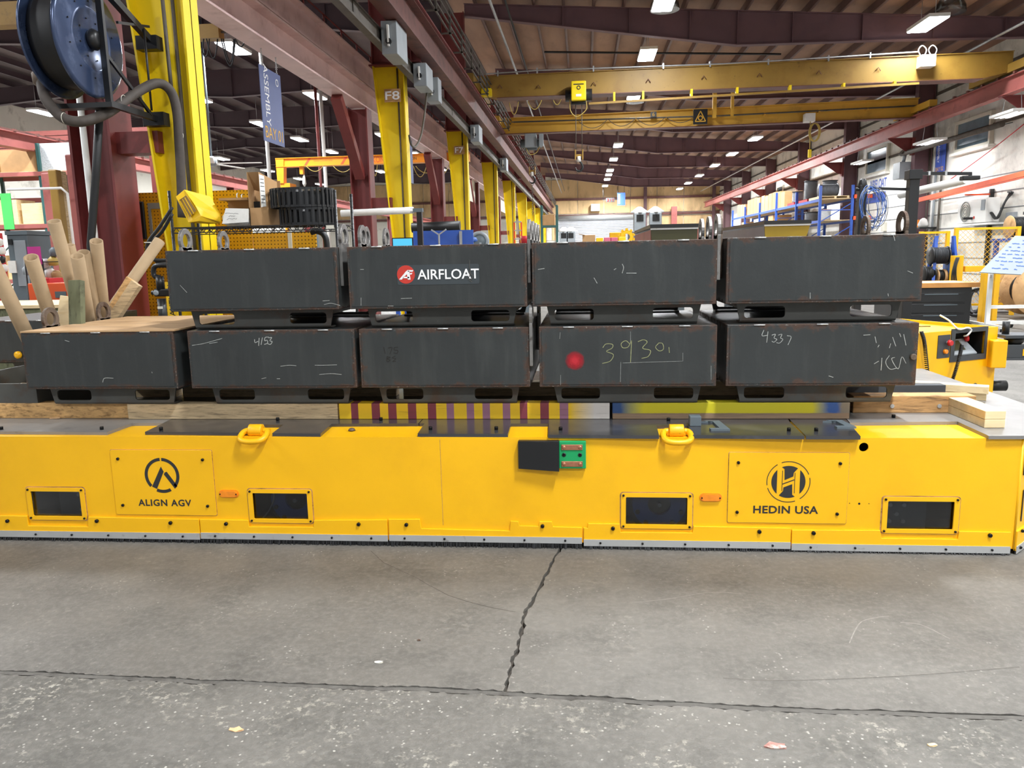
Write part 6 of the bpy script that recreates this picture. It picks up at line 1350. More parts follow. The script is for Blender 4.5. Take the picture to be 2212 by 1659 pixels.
for k in range(3): m.bar(P(389 + 5 * k, 434 - 3.5 * k, 6.595), P(409 + 5 * k, 469 - 3.5 * k, 6.56), .004, .006)
m.build('slot_rib', 'yellow_bin', t)
# bag with label
p = P(512, 484, 6.7); t = thing('parts_bag', 'dark bag of parts with a white handwritten label on the wire rack', 'bag', (p.x, 6.75, zs))
m = MB(); m.lathe([(.10, 0), (.15, .03), (.155, .09), (.12, .14), (.05, .155)], (p.x, 6.78, zs + .004), n=18); o = m.build('bag_body', 'plastic_wrap', t)
a = P(477, 452, 6.6); b = P(536, 482, 6.6); m = MB(); m.add([(a.x, 6.60, b.z), (b.x, 6.61, b.z + .01), (b.x, 6.63, a.z), (a.x + .03, 6.63, a.z + .01), (a.x, 6.605, b.z), (b.x, 6.615, b.z + .01), (b.x, 6.635, a.z), (a.x + .03, 6.635, a.z + .01)], [(0, 1, 2, 3), (4, 7, 6, 5), (0, 4, 5, 1), (1, 5, 6, 2), (2, 6, 7, 3), (3, 7, 4, 0)])
lb = m.build('paper_label', 'paper', t); m = MB()
for yy, x0, x1 in ((461, 486, 515), (467, 494, 508), (473, 490, 512)):
    pts = [P(x0 + (x1 - x0) * k / 12, yy + RND.uniform(-1.6, 1.6), 6.592) for k in range(13)]; m.ribbon(pts, .003)
m.build('handwriting', 'lettering_dark', lb)
m = MB(); a = P(478, 434, 6.85); b = P(540, 436, 6.85); m.box(a.x, b.x, 6.8, 7.0, a.z, a.z + .02); MB().box(a.x, b.x, 6.98, 7.0, zs + .004, a.z).build('tray_back', 'cardboard', t); m.build('tray_lip', 'cardboard', t)
# cardboard box
a = P(541, 486, 6.66); b = P(606, 486, 6.9); zt = P(562, 371, 6.66).z; t = thing('cardboard_carton', 'open cardboard carton with a white shipping label on the wire rack', 'carton', (a.x + .12, 6.8, zs))
x0 = a.x; x1 = P(566, 480, 6.66).x; x2 = P(604, 480, 6.9).x
m = MB(); m.box(x0, x0 + .006, 6.66, 6.98, zs + .004, zt); m.box(x0, x2, 6.974, 6.98, zs + .004, zt - .05); m.box(x0, x1, 6.66, 6.666, zs + .004, zs + .16); m.build('carton_wall', 'cardboard', t)
m = MB(); m.add([(x1, 6.66, zs + .004), (x2, 6.90, zs + .004), (x2, 6.90, P(602, 393, 6.9).z), (x1, 6.66, zt), (x1 - .006, 6.664, zs + .004), (x2 - .006, 6.904, zs + .004), (x2 - .006, 6.904, P(602, 393, 6.9).z), (x1 - .006, 6.664, zt)], [(0, 1, 2, 3), (4, 7, 6, 5), (0, 4, 5, 1), (1, 5, 6, 2), (2, 6, 7, 3), (3, 7, 4, 0)]); m.build('carton_wall', 'cardboard', t)
m = MB(); m.add([(x0, 6.66, zt), (x1, 6.66, zt), (P(556, 412, 6.7).x, 6.78, zt - .16), (x0, 6.78, zt - .14)], [(0, 1, 2, 3)]); m.build('carton_flap', 'cardboard', t)
MB().box(x0 + .006, x1 - .008, 6.75, 6.97, zs + .02, zs + .22).build('foam_insert', 'black', t)
d = Vector((x2 - x1, .24, 0)).normalized(); nn = Vector((d.y, -d.x, 0)); q = Vector((x1, 6.66, 0)); m = MB()
m.add([q + d * .0 + nn * .003 + Vector((0, 0, zt - .30)), q + d * .07 + nn * .003 + Vector((0, 0, zt - .29)), q + d * .07 + nn * .003 + Vector((0, 0, zt - .03)), q + nn * .003 + Vector((0, 0, zt - .02))], [(0, 1, 2, 3)]); lb = m.build('shipping_label', 'paper', t)
m = MB()
for z in (.06, .09, .12, .16, .20, .23, .26): m.bar(q + d * .01 + nn * .004 + Vector((0, 0, zt - z)), q + d * .06 + nn * .004 + Vector((0, 0, zt - z)), .001, .005)
m.build('label_print', 'lettering_dark', lb)
# coiled cable chain, two layers
def chain_coil(px, py, Y, R1, h, z, label, a0, a1, n):
    c = P(px, py, Y); t = thing('cable_chain', label, 'cable chain', (c.x, Y, z), 'coiled cable chains on the wire rack'); link = MB()
    link.box(-.004, .004, -.034, .034, 0, .018); link.box(-.004, .004, -.034, .034, h - .018, h); link.box(-.006, .006, -.032, -.012, .018, h - .018); link.box(-.005, .005, .010, .024, .018, h - .018)
    pr2 = proto(link, 'chain_link', 'black_paint')
    for k in range(n):
        g = math.radians(a0 + (a1 - a0) * k / (n - 1)); inst(pr2, t, (c.x + R1 * math.cos(g), Y + R1 * .78 * math.sin(g), z), (0, 0, g))
    m = MB(); m.ringplate((c.x, Y, z + h * .4), R1 * .70, R1 * .68, 'z', h * .75, 30); m.ringplate((c.x, Y, z + h - .006), R1 * .80, R1 * .66, 'z', .012, 30); m.build('inner_band', 'black_paint', t)
    m = MB(); m.cyl((c.x - R1 * .3, Y, z + .012), (c.x - R1 * .3, Y, z + h), R1 * .3, n=20); m.build('inner_roll', 'black', t)
    return t
chain_coil(666, 470, 6.80, .245, .145, zs + .006, 'lower black plastic cable chain coil on the wire rack', 0, 350, 30)
chain_coil(654, 440, 6.80, .275, .165, zs + .155, 'upper black plastic cable chain coil with open slots', 0, 352, 34)
# mannequin-like dark hose end at the pegboard edge
q = P(690, 515, 7.4); t = thing('work_lamp', 'black bent gooseneck tool at the right edge of the pegboard', 'tool', (q.x, 7.4, 1.2)); MB().tube(smooth_path([(q.x - .08, 7.4, q.z + .06), (q.x - .02, 7.4, q.z + .07), (q.x + .05, 7.4, q.z + .03), (q.x + .07, 7.4, q.z - .1), (q.x + .06, 7.4, 1.2)], 5), .03, 10).build('neck', 'black', t); MB().box(q.x - .0, q.x + .12, 7.3, 7.5, 0, 1.2).build('base', 'machine_grey', t)
# bench with monitor and blue pegboard in the mid left
Ym = 12.0; t = thing('work_bench', 'bench with blue tool panel and hanging lamp bar behind the sticker box', 'bench', (-2.9, Ym + .4, 0)); a = at(840, 526, Y=Ym); b = at(1012, 500, Y=Ym)
MB().box(a.x, b.x, Ym - .1, Ym + .7, 1.52, 1.58).build('bench_top', 'bench_wood', t)
for xx in (a.x + .1, b.x - .1):
    for yy in (Ym, Ym + .6): MB().box(xx - .03, xx + .03, yy - .03, yy + .03, 0, 1.52).build('bench_leg', 'blue_rack', t)
c = at(892, 500, Y=Ym + .5); MB().box(c.x, b.x, Ym + .5, Ym + .53, 1.58, at(950, 498, Y=Ym + .5).z).build('tool_panel', 'blue_rack', t)
q = at(948, 507, Y=Ym + .3); m = MB(); m.bar((q.x - .12, Ym + .3, q.z + .08), (q.x, Ym + .3, q.z), .02, .02); m.bar((q.x, Ym + .3, q.z), (q.x + .12, Ym + .3, q.z + .08), .02, .02); m.bar((q.x, Ym + .3, q.z), (q.x, Ym + .3, 1.58), .02, .02); m.build('lamp_bracket', 'machine_light', t)
q = at(995, 510, Y=Ym + .45); MB().box(q.x - .02, q.x + .02, Ym + .44, Ym + .49, 1.6, q.z + .08).build('hung_square', 'machine_light', t)
a = at(848, 516, Y=Ym - .05); b = at(891, 528, Y=Ym - .05); mo = thing('monitor', 'flat monitor with a blue sky picture on the mid left bench', 'monitor', ((a.x + b.x) / 2, Ym, 1.58)); MB().box(a.x - .01, b.x + .01, Ym - .05, Ym - .02, 1.62, a.z + .015).build('bezel', 'black', mo); MB().box(a.x + .005, b.x - .005, Ym - .053, Ym - .05, 1.635, a.z).build('screen', 'screen_glow', mo); MB().box((a.x + b.x) / 2 - .05, (a.x + b.x) / 2 + .05, Ym - .04, Ym + .05, 1.58, 1.62).build('foot', 'black', mo)
Yk = 10.5; a = at(906, 455, Y=Yk); ps = thing('lamp_post_stand', 'black post with a long white lamp tube behind the sticker box', 'stand', (a.x, Yk, 0)); MB().box(a.x - .035, a.x + .035, Yk - .035, Yk + .035, 0, a.z + .03).build('post', 'black_paint', ps); MB().cyl(at(737, 461, Y=Yk), at(893, 454, Y=Yk), .045, n=14).build('lamp_tube', 'white_tube', ps); MB().bar(at(760, 455, Y=Yk + .03), (a.x, Yk, a.z), .03, .03).build('cross_bar', 'black_paint', ps); MB().box(a.x - .12, a.x + .05, Yk - .04, Yk + .02, a.z - .02, a.z + .03).build('clamp', 'machine_grey', ps)
p = at(940, 491, Y=14); MB().cyl(at(890, 492, Y=14), at(994, 488, Y=14), .09, n=16).build('long_roll', 'black', label='long black roll lying on supports behind the blue tool panel', cat='roll')
for x in (900, 985): q = at(x, 492, Y=14); MB().box(q.x - .05, q.x + .05, 13.9, 14.1, 0, q.z - .09).build('roll_support', 'machine_grey', label='grey support under the %s end of the black roll' % ('left' if x == 900 else 'right'), cat='support')
# small cluster of reels/ladder by the fourth column
p = at(1035, 518, Y=20); t = thing('round_hose_reel', 'round grey hose reel standing behind the sticker box', 'reel', (p.x, 20, 0)); MB().torus((p.x, 20, p.z - .05), .22, .05, 'y', 28, 8).build('rim', 'machine_light', t); MB().lathe([(.05, -.04), (.18, -.02), (.18, .02), (.05, .04)], (p.x, 20, p.z - .05), 'y', 20).build('face', 'machine_grey', t); MB().box(p.x - .1, p.x + .1, 19.95, 20.05, 0, p.z - .26).build('stand', 'machine_grey', t)
p = at(1020, 515, Y=19); MB().lathe([(.05, 0), (.14, .04), (.1, .12), (.03, .14)], (p.x, 19, p.z - .1), n=12).build('blue_bag', 'cable_blue', label='blue cap shaped bundle left of the grey hose reel', cat='bundle')
p = at(1020, 515, Y=19); MB().box(p.x - .2, p.x + .2, 18.8, 19.2, 0, p.z - .1).build('low_cabinet', 'machine_grey', label='grey cabinet under the blue bundle', cat='cabinet')
Yl = 28; ld = thing('step_ladder', 'orange step ladder between the yellow columns', 'ladder', (at(1118, 500, Y=Yl).x, Yl, 0))
for px in (1111, 1126): q = at(px, 480, Y=Yl); MB().box(q.x - .03, q.x + .03, Yl - .03, Yl + .03, 0, q.z).build('rail', 'orange_rack', ld)
for k in range(9): z = .3 * k + .3; MB().box(at(1111, 480, Y=Yl).x, at(1126, 480, Y=Yl).x, Yl - .05, Yl + .05, z, z + .04).build('rung', 'galv', ld)
p = at(1135, 515, Y=16); t = thing('red_drum', 'red open drum by the row of rings', 'drum', (p.x, 16, 0)); MB().lathe([(.08, p.z - .12), (.1, p.z - .02), (.1, p.z + .05)], (p.x, 16, 0), n=18).build('drum_wall', 'red_plain', t); MB().box(p.x - .12, p.x + .12, 15.9, 16.1, 0, p.z - .12).build('drum_stand', 'machine_grey', t)
# crates on a green rack, mid distance left of the shutter door
Yg = 40; t = thing('storage_rack', 'green rack with a wooden crate left of the shutter door', 'rack', (at(1185, 500, Y=Yg).x, Yg + .4, 0)); a = at(1170, 500, Y=Yg); b = at(1203, 500, Y=Yg)
for xx in (a.x, b.x):
    for yy in (Yg, Yg + .8): MB().box(xx - .05, xx + .05, yy - .04, yy + .04, 0, 4.0).build('upright', 'teal', t)
zc = at(1180, 487, Y=Yg).z
for z in (zc, 1.6): MB().box(a.x, b.x, Yg - .05, Yg + .85, z - .1, z).build('shelf', 'teal', t)
MB().box(a.x + .05, b.x - .1, Yg, Yg + .7, zc, at(1180, 464, Y=Yg).z).build('wooden_crate', 'cardboard', label='brown wooden crate on the green rack left of the shutter door', cat='crate', bevel=.01)

# ================================================================ RIGHT SIDE
# second vehicle nose with control panel
ZP = .86; n0 = at(2153, 706, Z=ZP); fa = at(1985, 720, Z=ZP); rb = at(1985, 692, Z=ZP)
fd = (fa - n0).normalized(); f0 = n0 + fd * 1.7; rd = (rb - n0).normalized(); r0 = n0 + rd * 1.9
v2 = thing('guided_vehicle', 'yellow vehicle nose with a recessed control panel behind the right boxes', 'vehicle', (n0.x - .8, n0.y, 0))
def side(a, b, z0, z1, th, name, mat='yellow', parent=v2, off=0):
    d = (b - a); d.z = 0; nn = Vector((d.y, -d.x, 0)).normalized(); m = MB(); vs = []
    for o in (off, off + th):
        for q, z in ((a, z0), (b, z0), (b, z1), (a, z1)): vs.append((q.x + nn.x * o, q.y + nn.y * o, z))
    m.add(vs, [(0, 1, 2, 3), (4, 7, 6, 5), (0, 4, 5, 1), (1, 5, 6, 2), (2, 6, 7, 3), (3, 7, 4, 0)]); return m.build(name, mat, parent)
FN = Vector((n0.y - f0.y, -(n0.x - f0.x), 0)).normalized()     # outward normal of the panel face
side(r0, n0, .05, ZP, -.02, 'rear_wall')
def fpt(x, y, off=0.0):
    """point on the control face seen at a pixel"""
    dd = CW @ Vector((x - IMG_W / 2, y - IMG_H / 2, FPX)); o = n0 + FN * off; t = (o - EYE).dot(FN) / dd.dot(FN); return EYE + t * dd
U = (n0 - f0); U.z = 0; U.normalize()
def fuv(x, y): q = fpt(x, y); return (q - f0).dot(U), q.z
def face_plate(splines, o0, o1, name, mat, parent):
    vs, fs = curve_mesh(splines, abs(o1 - o0)); c = (o0 + o1) / 2; m = MB(); base = Vector((f0.x, f0.y, 0))
    m.add([base + U * v.x + FN * (c + v.z) + Vector((0, 0, v.y)) for v in vs], fs); return m.build(name, mat, parent)
Lf = (n0 - f0).length
q0 = fuv(2063, 720); q1 = fuv(2124, 763); qo0 = fuv(2053, 716); qo1 = fuv(2130, 773)
hx0, hx1, hz0, hz1 = q0[0], q1[0], min(fuv(2063, 766)[1], q1[1]), q0[1]
face_plate([[(0, .05), (Lf, .05), (Lf, ZP), (0, ZP)], [(hx0, hz0), (hx1, hz0), (hx1, hz1), (hx0, hz1)]], -.02, 0, 'front_wall', 'yellow', v2)
m = MB(); m.add([(f0.x, f0.y, ZP - .03), (n0.x, n0.y, ZP - .03), (r0.x, r0.y, ZP - .03)], [(0, 1, 2)]); m.build('tray_floor', 'yellow', v2)
fr = face_plate([[(hx0 - .05, hz0 - .05), (hx1 + .03, hz0 - .05), (hx1 + .03, hz1 + .04), (hx0 - .05, hz1 + .04)], [(hx0, hz0), (hx1, hz0), (hx1, hz1), (hx0, hz1)]], 0, .008, 'panel_frame', 'interior_dark', v2)
base = Vector((f0.x, f0.y, 0)); W3 = lambda u, z, o: base + U * u + FN * o + Vector((0, 0, z))
m = MB(); D = -.16
for a_, b_, c_, d_ in (((hx0, hz0, 0), (hx0, hz1, 0), (hx0, hz1, D), (hx0, hz0, D)), ((hx1, hz0, 0), (hx1, hz1, 0), (hx1, hz1, D), (hx1, hz0, D)), ((hx0, hz0, 0), (hx1, hz0, 0), (hx1, hz0, D), (hx0, hz0, D)), ((hx0, hz1, 0), (hx1, hz1, 0), (hx1, hz1, D), (hx0, hz1, D)), ((hx0, hz0, D), (hx1, hz0, D), (hx1, hz1, D), (hx0, hz1, D))): m.add([W3(*a_), W3(*b_), W3(*c_), W3(*d_)], [(0, 1, 2, 3)])
m.build('recess', 'black', v2)
m = MB(); hw = hx1 - hx0
m.add([W3(hx0 + .01, hz0 + .012, -.005), W3(hx0 + hw * .8, hz0 + .012, -.005), W3(hx0 + hw * .72, hz0 + .13, -.12), W3(hx0 + .03, hz0 + .13, -.12), W3(hx0 + .01, hz0 + .002, -.005), W3(hx0 + hw * .8, hz0 + .002, -.005), W3(hx0 + hw * .72, hz0 + .10, -.12), W3(hx0 + .03, hz0 + .10, -.12)], [(0, 1, 2, 3), (4, 7, 6, 5), (0, 4, 5, 1), (1, 5, 6, 2), (2, 6, 7, 3), (3, 7, 4, 0)]); hh = m.build('handheld_terminal', 'machine_light', v2)
m = MB(); m.add([W3(hx0 + .05, hz0 + .045, -.028), W3(hx0 + hw * .5, hz0 + .045, -.028), W3(hx0 + hw * .47, hz0 + .12, -.10), W3(hx0 + .06, hz0 + .12, -.10)], [(0, 1, 2, 3)]); m.build('terminal_screen', 'olive_dark', hh)
q = fpt(2106, 733); MB().lathe([(.012, 0), (.03, .012), (.028, .03)], q + FN * -.10, 'x', 14).build('stop_knob', 'red_knob', v2)
qs0 = fuv(2028, 727); qs1 = fuv(2048, 772); sw = face_plate([rrect(qs0[0] - .01, qs1[0] + .005, qs1[1], qs0[1] + .01, .004)], 0, .006, 'switch_plate', 'interior_dark', v2)
q = fpt(2044, 740); MB().cyl(q, q + FN * .03, .013, n=12).build('stop_stem', 'machine_light', sw); MB().cyl(q + FN * .03, q + FN * .055, .028, .022, n=18).build('stop_button', 'red_knob', sw); q = fpt(2039, 759); MB().cyl(q, q + FN * .03, .022, .018, n=16).build('orange_button', 'amber', sw)
def coil(pts, r, R, turns, label, name='coiled_cord'):
    path = smooth_path(pts, 8); n = turns * 8; out = []
    for i in range(n + 1):
        t = i / n * (len(path) - 1); k = min(int(t), len(path) - 2); p = path[k].lerp(path[k + 1], t - k); d = (path[k + 1] - path[k]).normalized(); a = d.orthogonal().normalized(); b = d.cross(a); g = i * 2 * math.pi / 8
        out.append(p + R * (math.cos(g) * a + math.sin(g) * b))
    return MB().tube(out, r, 5).build(name, 'black', v2)
coil([fpt(1990, 716, .03), fpt(1996, 735, .05), fpt(2000, 770, .05), fpt(2005, 820, .04)], .005, .013, 34, ''); coil([fpt(2078, 745, .02), fpt(2074, 765, .04), fpt(2066, 795, .05), fpt(2056, 825, .04)], .005, .012, 28, '')
cable([fpt(2047, 694, .0) + Vector((0, .15, .04)), fpt(2055, 706, 0) + Vector((0, .05, .05)), fpt(2070, 711, .02), fpt(2090, 708, .03), fpt(2098, 713, .03), fpt(2090, 724, .02), fpt(2082, 726, -.02)], .008, 'white_paint', v2, 'white_cable')
q = rb.lerp(n0, .07); side(r0, n0, .0, .0, .0, 'tmp') if False else None
p = at(1998, 711, Y=rb.y - .35); pl_ = MB().box(p.x - .10, p.x + .05, p.y, p.y + .01, p.z - .035, p.z + .03).build('label_plate', 'black', v2); m = MB(); m.ribbon([(p.x - .05, p.y, p.z - .01), (p.x - .02, p.y, p.z + .02), (p.x - .03, p.y, p.z - .015)], .006); m.ribbon([(p.x, p.y, p.z + .015), (p.x + .02, p.y, p.z - .005), (p.x + .035, p.y, p.z + .015)], .006); m.build('label_marks', 'lettering_white', pl_)
# side box, scanner head, motor
q = fpt(2147, 757, .0); sb = MB(); c = n0 + Vector((.02, .0, 0)); sb.box(c.x - .10, c.x + .03, c.y - .12, c.y + .12, ZP - .36, ZP - .11); o = sb.build('side_box', 'yellow', v2, bevel=.01)
s = MB(); X0 = c.x + .03; s.box(X0, X0 + .24, c.y - .05, c.y + .15, ZP - .30, ZP - .28); s.box(X0, X0 + .20, c.y - .04, c.y + .12, ZP - .28, ZP - .16); s.build('scanner_base', 'interior_dark', v2, bevel=.004)
MB().box(X0 - .01, X0 + .27, c.y - .08, c.y + .18, ZP - .10, ZP - .07).build('scanner_shelf', 'interior_dark', v2, bevel=.004); MB().lathe([(.05, 0), (.075, .02), (.085, .07)], (X0 + .13, c.y + .04, ZP - .165), n=20).build('scanner_head', 'black', v2); MB().cyl((X0 + .05, c.y + .04, ZP - .07), (X0 + .05, c.y + .04, ZP + .045), .03, n=14).build('antenna', 'black', v2); MB().box(X0 + .17, X0 + .22, c.y - .045, c.y - .04, ZP - .26, ZP - .20).build('yellow_tag', 'yellow', v2)
p = at(2152, 833, Y=n0.y + .1); MB().cyl((p.x - .1, p.y, p.z), (p.x + .08, p.y, p.z), .05, n=16).build('drive_motor', 'black', v2)
q = fpt(2105, 838, .004); m = MB(); qq = fuv(2105, 838); 
vs = []
for k in range(13):
    g = math.pi * k / 12; vs += [W3(qq[0] + .045 * math.cos(g), qq[1] + .045 * math.sin(g), .002), W3(qq[0] + .036 * math.cos(g), qq[1] + .036 * math.sin(g), .002)]
m.add(vs, [(2 * k, 2 * k + 1, 2 * k + 3, 2 * k + 2) for k in range(12)]); m.build('arc_mark', 'lettering_dark', v2)
# black work bench with wooden top
Yb = 15.2; a = at(1950, 700, Y=Yb); b = at(2094, 700, Y=Yb); zt = at(2098, 618, Y=Yb).z
wb_ = thing('tool_bench', 'black tool bench with wooden top behind the right box', 'bench', ((a.x + b.x) / 2, Yb + .5, 0))
MB().box(a.x - .2, b.x, Yb, Yb + .95, .06, zt - .02).build('cabinet', 'black_paint', wb_, bevel=.01); MB().box(a.x - .25, b.x + .12, Yb - .05, Yb + 1.0, zt - .02, zt + .07).build('bench_top', 'bench_wood', wb_, bevel=.006)
for k, z in enumerate((.14, .34, .54)): d_ = MB().box(a.x + .1, b.x - .12, Yb - .02, Yb, z, z + .17).build('drawer', 'black_paint', wb_, bevel=.005); MB().box(a.x + .35, a.x + .95, Yb - .035, Yb - .02, z + .14, z + .155).build('drawer_handle', 'machine_grey', d_)
for xx in (a.x, b.x - .08): MB().cyl((xx, Yb + .1, .03), (xx + .05, Yb + .1, .03), .03, n=8).build('foot', 'black', wb_)
MB().box(a.x + .1, a.x + 1.1, Yb + .1, Yb + .6, zt + .07, zt + .073).build('drawing_sheet', 'paper', label='large paper drawing spread on the black tool bench', cat='paper')
# black posts with boom lamp and wire coil
Yk = 9.6; a = at(1974, 369, Y=Yk); t = thing('boom_stand', 'black square post with an arm lamp right of the stack', 'stand', (a.x, Yk, 0)); MB().box(a.x - .055, a.x + .055, Yk - .055, Yk + .055, 0, a.z).build('post', 'black_paint', t, bevel=.004); MB().box(a.x - .075, a.x + .075, Yk - .075, Yk + .075, a.z - .10, a.z + .01).build('post_cap', 'black_paint', t, bevel=.006)
MB().bar((a.x, Yk, a.z - .03), at(2098, 375, Y=Yk), .04, .035).build('boom_arm', 'black_paint', t); MB().bar(at(2096, 374, Y=Yk), at(2096, 384, Y=Yk), .03, .03).build('arm_drop', 'black_paint', t); MB().bar(at(2076, 385, Y=Yk), at(2114, 384, Y=Yk), .10, .05).build('lamp_head', 'black', t, bevel=.01)
for x in (2006, 2042): MB().box(at(x, 374, Y=Yk).x - .012, at(x, 374, Y=Yk).x + .012, Yk - .025, Yk + .025, at(x, 374, Y=Yk).z - .025, at(x, 374, Y=Yk).z + .02).build('arm_clip', 'galv', t)
MB().cyl(at(1945, 421, Y=11.0), at(2088, 388, Y=9.8), .05, n=16).build('white_tube', 'white_tube', t)
MB().bar(at(1878, 407, Y=9.75), at(1965, 409, Y=9.7), .04, .03).build('cross_arm', 'black_paint', t)
b_ = at(1864, 392, Y=9.8); MB().box(b_.x - .045, b_.x + .045, 9.75, 9.85, 0, b_.z - .04).build('post', 'black_paint', t, bevel=.01); MB().lathe([(.05, 0), (.06, .02), (.04, .09), (.03, .11)], (b_.x, 9.8, b_.z - .08), n=8).build('post_knob', 'black', t); MB().cyl((b_.x - .08, 9.8, b_.z - .09), (b_.x + .05, 9.8, b_.z - .09), .02, n=8).build('post_handle', 'black', t)
wc = thing('wire_coil', 'tangled blue wire coil hanging on the black post', 'wire coil', (at(1885, 490, Y=9.6).x, 9.6, at(1885, 490, Y=9.6).z))
for k in range(11):
    cx, cz = 1884 + RND.uniform(-10, 12), 443 + RND.uniform(-6, 10); rx, rz = RND.uniform(17, 32), RND.uniform(28, 46); ph = RND.uniform(0, 6)
    MB().tube([at(cx + rx * math.cos(2 * math.pi * i / 22), cz + rz * math.sin(2 * math.pi * i / 22) + 4 * math.sin(3 * i / 22 * 6.28 + ph), Y=9.55 + .03 * math.sin(i + ph)) for i in range(22)], .0045, 5, True).build('wire_loop', 'cable_blue' if k % 3 else 'cable_grey', wc)
for k in range(4): cable([at(1888 + 6 * k, 470, Y=9.55), at(1900 - 12 * k, 485, Y=9.55), at(1893 - 8 * k, 498, Y=9.55)], .0045, 'cable_blue' if k % 2 else 'cable_grey', wc, 'wire_end')
# yellow mesh fence
def mesh_panel(p, q, z0, z1, label, rhomb=.11):
    t = thing('mesh_fence', label, 'fence', ((p[0] + q[0]) / 2, (p[1] + q[1]) / 2, 0), 'yellow mesh fence panels'); P_, Q = Vector((p[0], p[1], 0)), Vector((q[0], q[1], 0)); L = (Q - P_).length; d = (Q - P_) / L
    for s in (0, L): c_ = P_ + d * s; MB().box(c_.x - .04, c_.x + .04, c_.y - .04, c_.y + .04, 0, z1 + .03).build('post', 'yellow_fence', t, bevel=.005)
    for z in (z0, z1): MB().bar(P_ + Vector((0, 0, z)), Q + Vector((0, 0, z)), .05, .05).build('rail', 'yellow_fence', t)
    m = MB(); h = z1 - z0; s = -h
    while s < L:
        for sg in (1, -1):
            u0, u1 = s, s + h; a0 = max(0, -u0); a1 = min(h, L - u0)
            if a1 > a0:
                A = P_ + d * (u0 + a0); Bq = P_ + d * (u0 + a1); za, zb_ = (z0 + a0, z0 + a1) if sg > 0 else (z1 - a0, z1 - a1)
                m.bar(A + Vector((0, 0, za)), Bq + Vector((0, 0, zb_)), .004, .006)
        s += rhomb
    tag(m.build('wire_mesh', 'yellow_fence', t), kind='stuff'); return t
Yf = 18.4
mesh_panel((at(2066, 500, Y=Yf).x, Yf), (at(2200, 500, Y=Yf).x, Yf), .25, at(2066, 495, Y=Yf).z, 'front yellow mesh fence panel behind the whiteboard')
mesh_panel((at(1990, 500, Y=19.6).x, 19.6), (at(2048, 500, Y=19.6).x, 19.6), .3, at(1990, 503, Y=19.6).z, 'rear yellow mesh fence panel beside the upper right box')
for px, py, Y, w, lb in ((2068, 552, 17.2, .20, 'thick yellow bollard post in front of the mesh fence'), (2132, 590, 16.2, .16, 'yellow post under the whiteboard')):
    p = at(px, py, Y=Y); t = thing('yellow_bollard', lb, 'post', (p.x, Y, 0)); MB().box(p.x - w / 2, p.x + w / 2, Y - .08, Y + .08, 0, p.z).build('post', 'yellow_fence', t, bevel=.006); MB().box(p.x - .22, p.x + .22, Y - .15, Y + .15, 0, .03).build('base_plate', 'yellow_fence', t)
p = at(2072, 575, Y=17.2); q = at(2125, 575, Y=17.2); MB().box(p.x + .1, q.x + .2, 17.15, 17.25, p.z - .12, p.z + .0).build('yellow_rail', 'yellow_fence', label='horizontal yellow guard rail below the mesh', cat='rail', bevel=.005)
MB().box(q.x + .2, q.x + .3, 17.1, 17.3, 0, p.z + .02).build('yellow_bollard', 'yellow_fence', label='short yellow end post of the guard rail behind the whiteboard', cat='post', bevel=.005)
# whiteboard on a wheeled stand
A = [at(2193, 509, Y=15.0), at(2116, 588, Y=14.4), at(2206, 593, Y=14.4), at(2290, 514, Y=15.0)]
wbd = thing('whiteboard', 'white writing board tilted on a wheeled stand at the right edge', 'whiteboard', (A[1].x + .5, 14.6, 0))
nrm = (A[1] - A[0]).cross(A[3] - A[0]).normalized(); nrm = nrm if nrm.y < 0 else -nrm
m = MB(); m.add(A + [p + nrm * -.02 for p in A], [(0, 1, 2, 3), (4, 7, 6, 5), (0, 1, 5, 4), (1, 2, 6, 5), (2, 3, 7, 6), (3, 0, 4, 7)]); brd = m.build('board', 'board_white', wbd)
m = MB()
for r_ in range(9):
    v = .12 + r_ * .095; p0 = A[0].lerp(A[1], v); p1 = A[3].lerp(A[2], v); u = .10
    while u < .9:
        l = RND.uniform(.04, .22)
        if RND.random() < .75: pts = [p0.lerp(p1, min(.92, u + l * k / 6)) + (A[1] - A[0]) * RND.uniform(-.008, .008) for k in range(7)]; m.ribbon(pts, .020, tuple(nrm), .003)
        u += l + .05
m.build('handwriting', 'cable_blue', brd)
for px in (2140, 2235):
    p = at(px, 600, Y=15.0); MB().box(p.x - .035, p.x + .035, 14.97, 15.03, .1, 1.1).build('stand_leg', 'white_paint', wbd)
    MB().bar((p.x, 14.4, .12), (p.x, 15.7, .12), .06, .05).build('stand_foot', 'white_paint', wbd)
    for yy in (14.45, 15.65): MB().cyl((p.x - .02, yy, .05), (p.x + .02, yy, .05), .05, n=10).build('caster', 'black', wbd)
for z in (.45, .16): MB().bar((at(2140, 600, Y=15.0).x, 15.0, z), (at(2235, 600, Y=15.0).x + .5, 15.0, z), .05, .06).build('stand_rail', 'white_paint', wbd)
MB().bar(A[1].lerp(A[2], .3) + nrm * -.02, (at(2140, 600, Y=15.0).x, 15.0, 1.0), .03, .03).build('prop', 'white_paint', wbd); MB().bar(A[3].lerp(A[0], .5) + nrm * -.03, (at(2235, 600, Y=15.0).x, 15.0, 1.1), .03, .03).build('prop', 'white_paint', wbd)
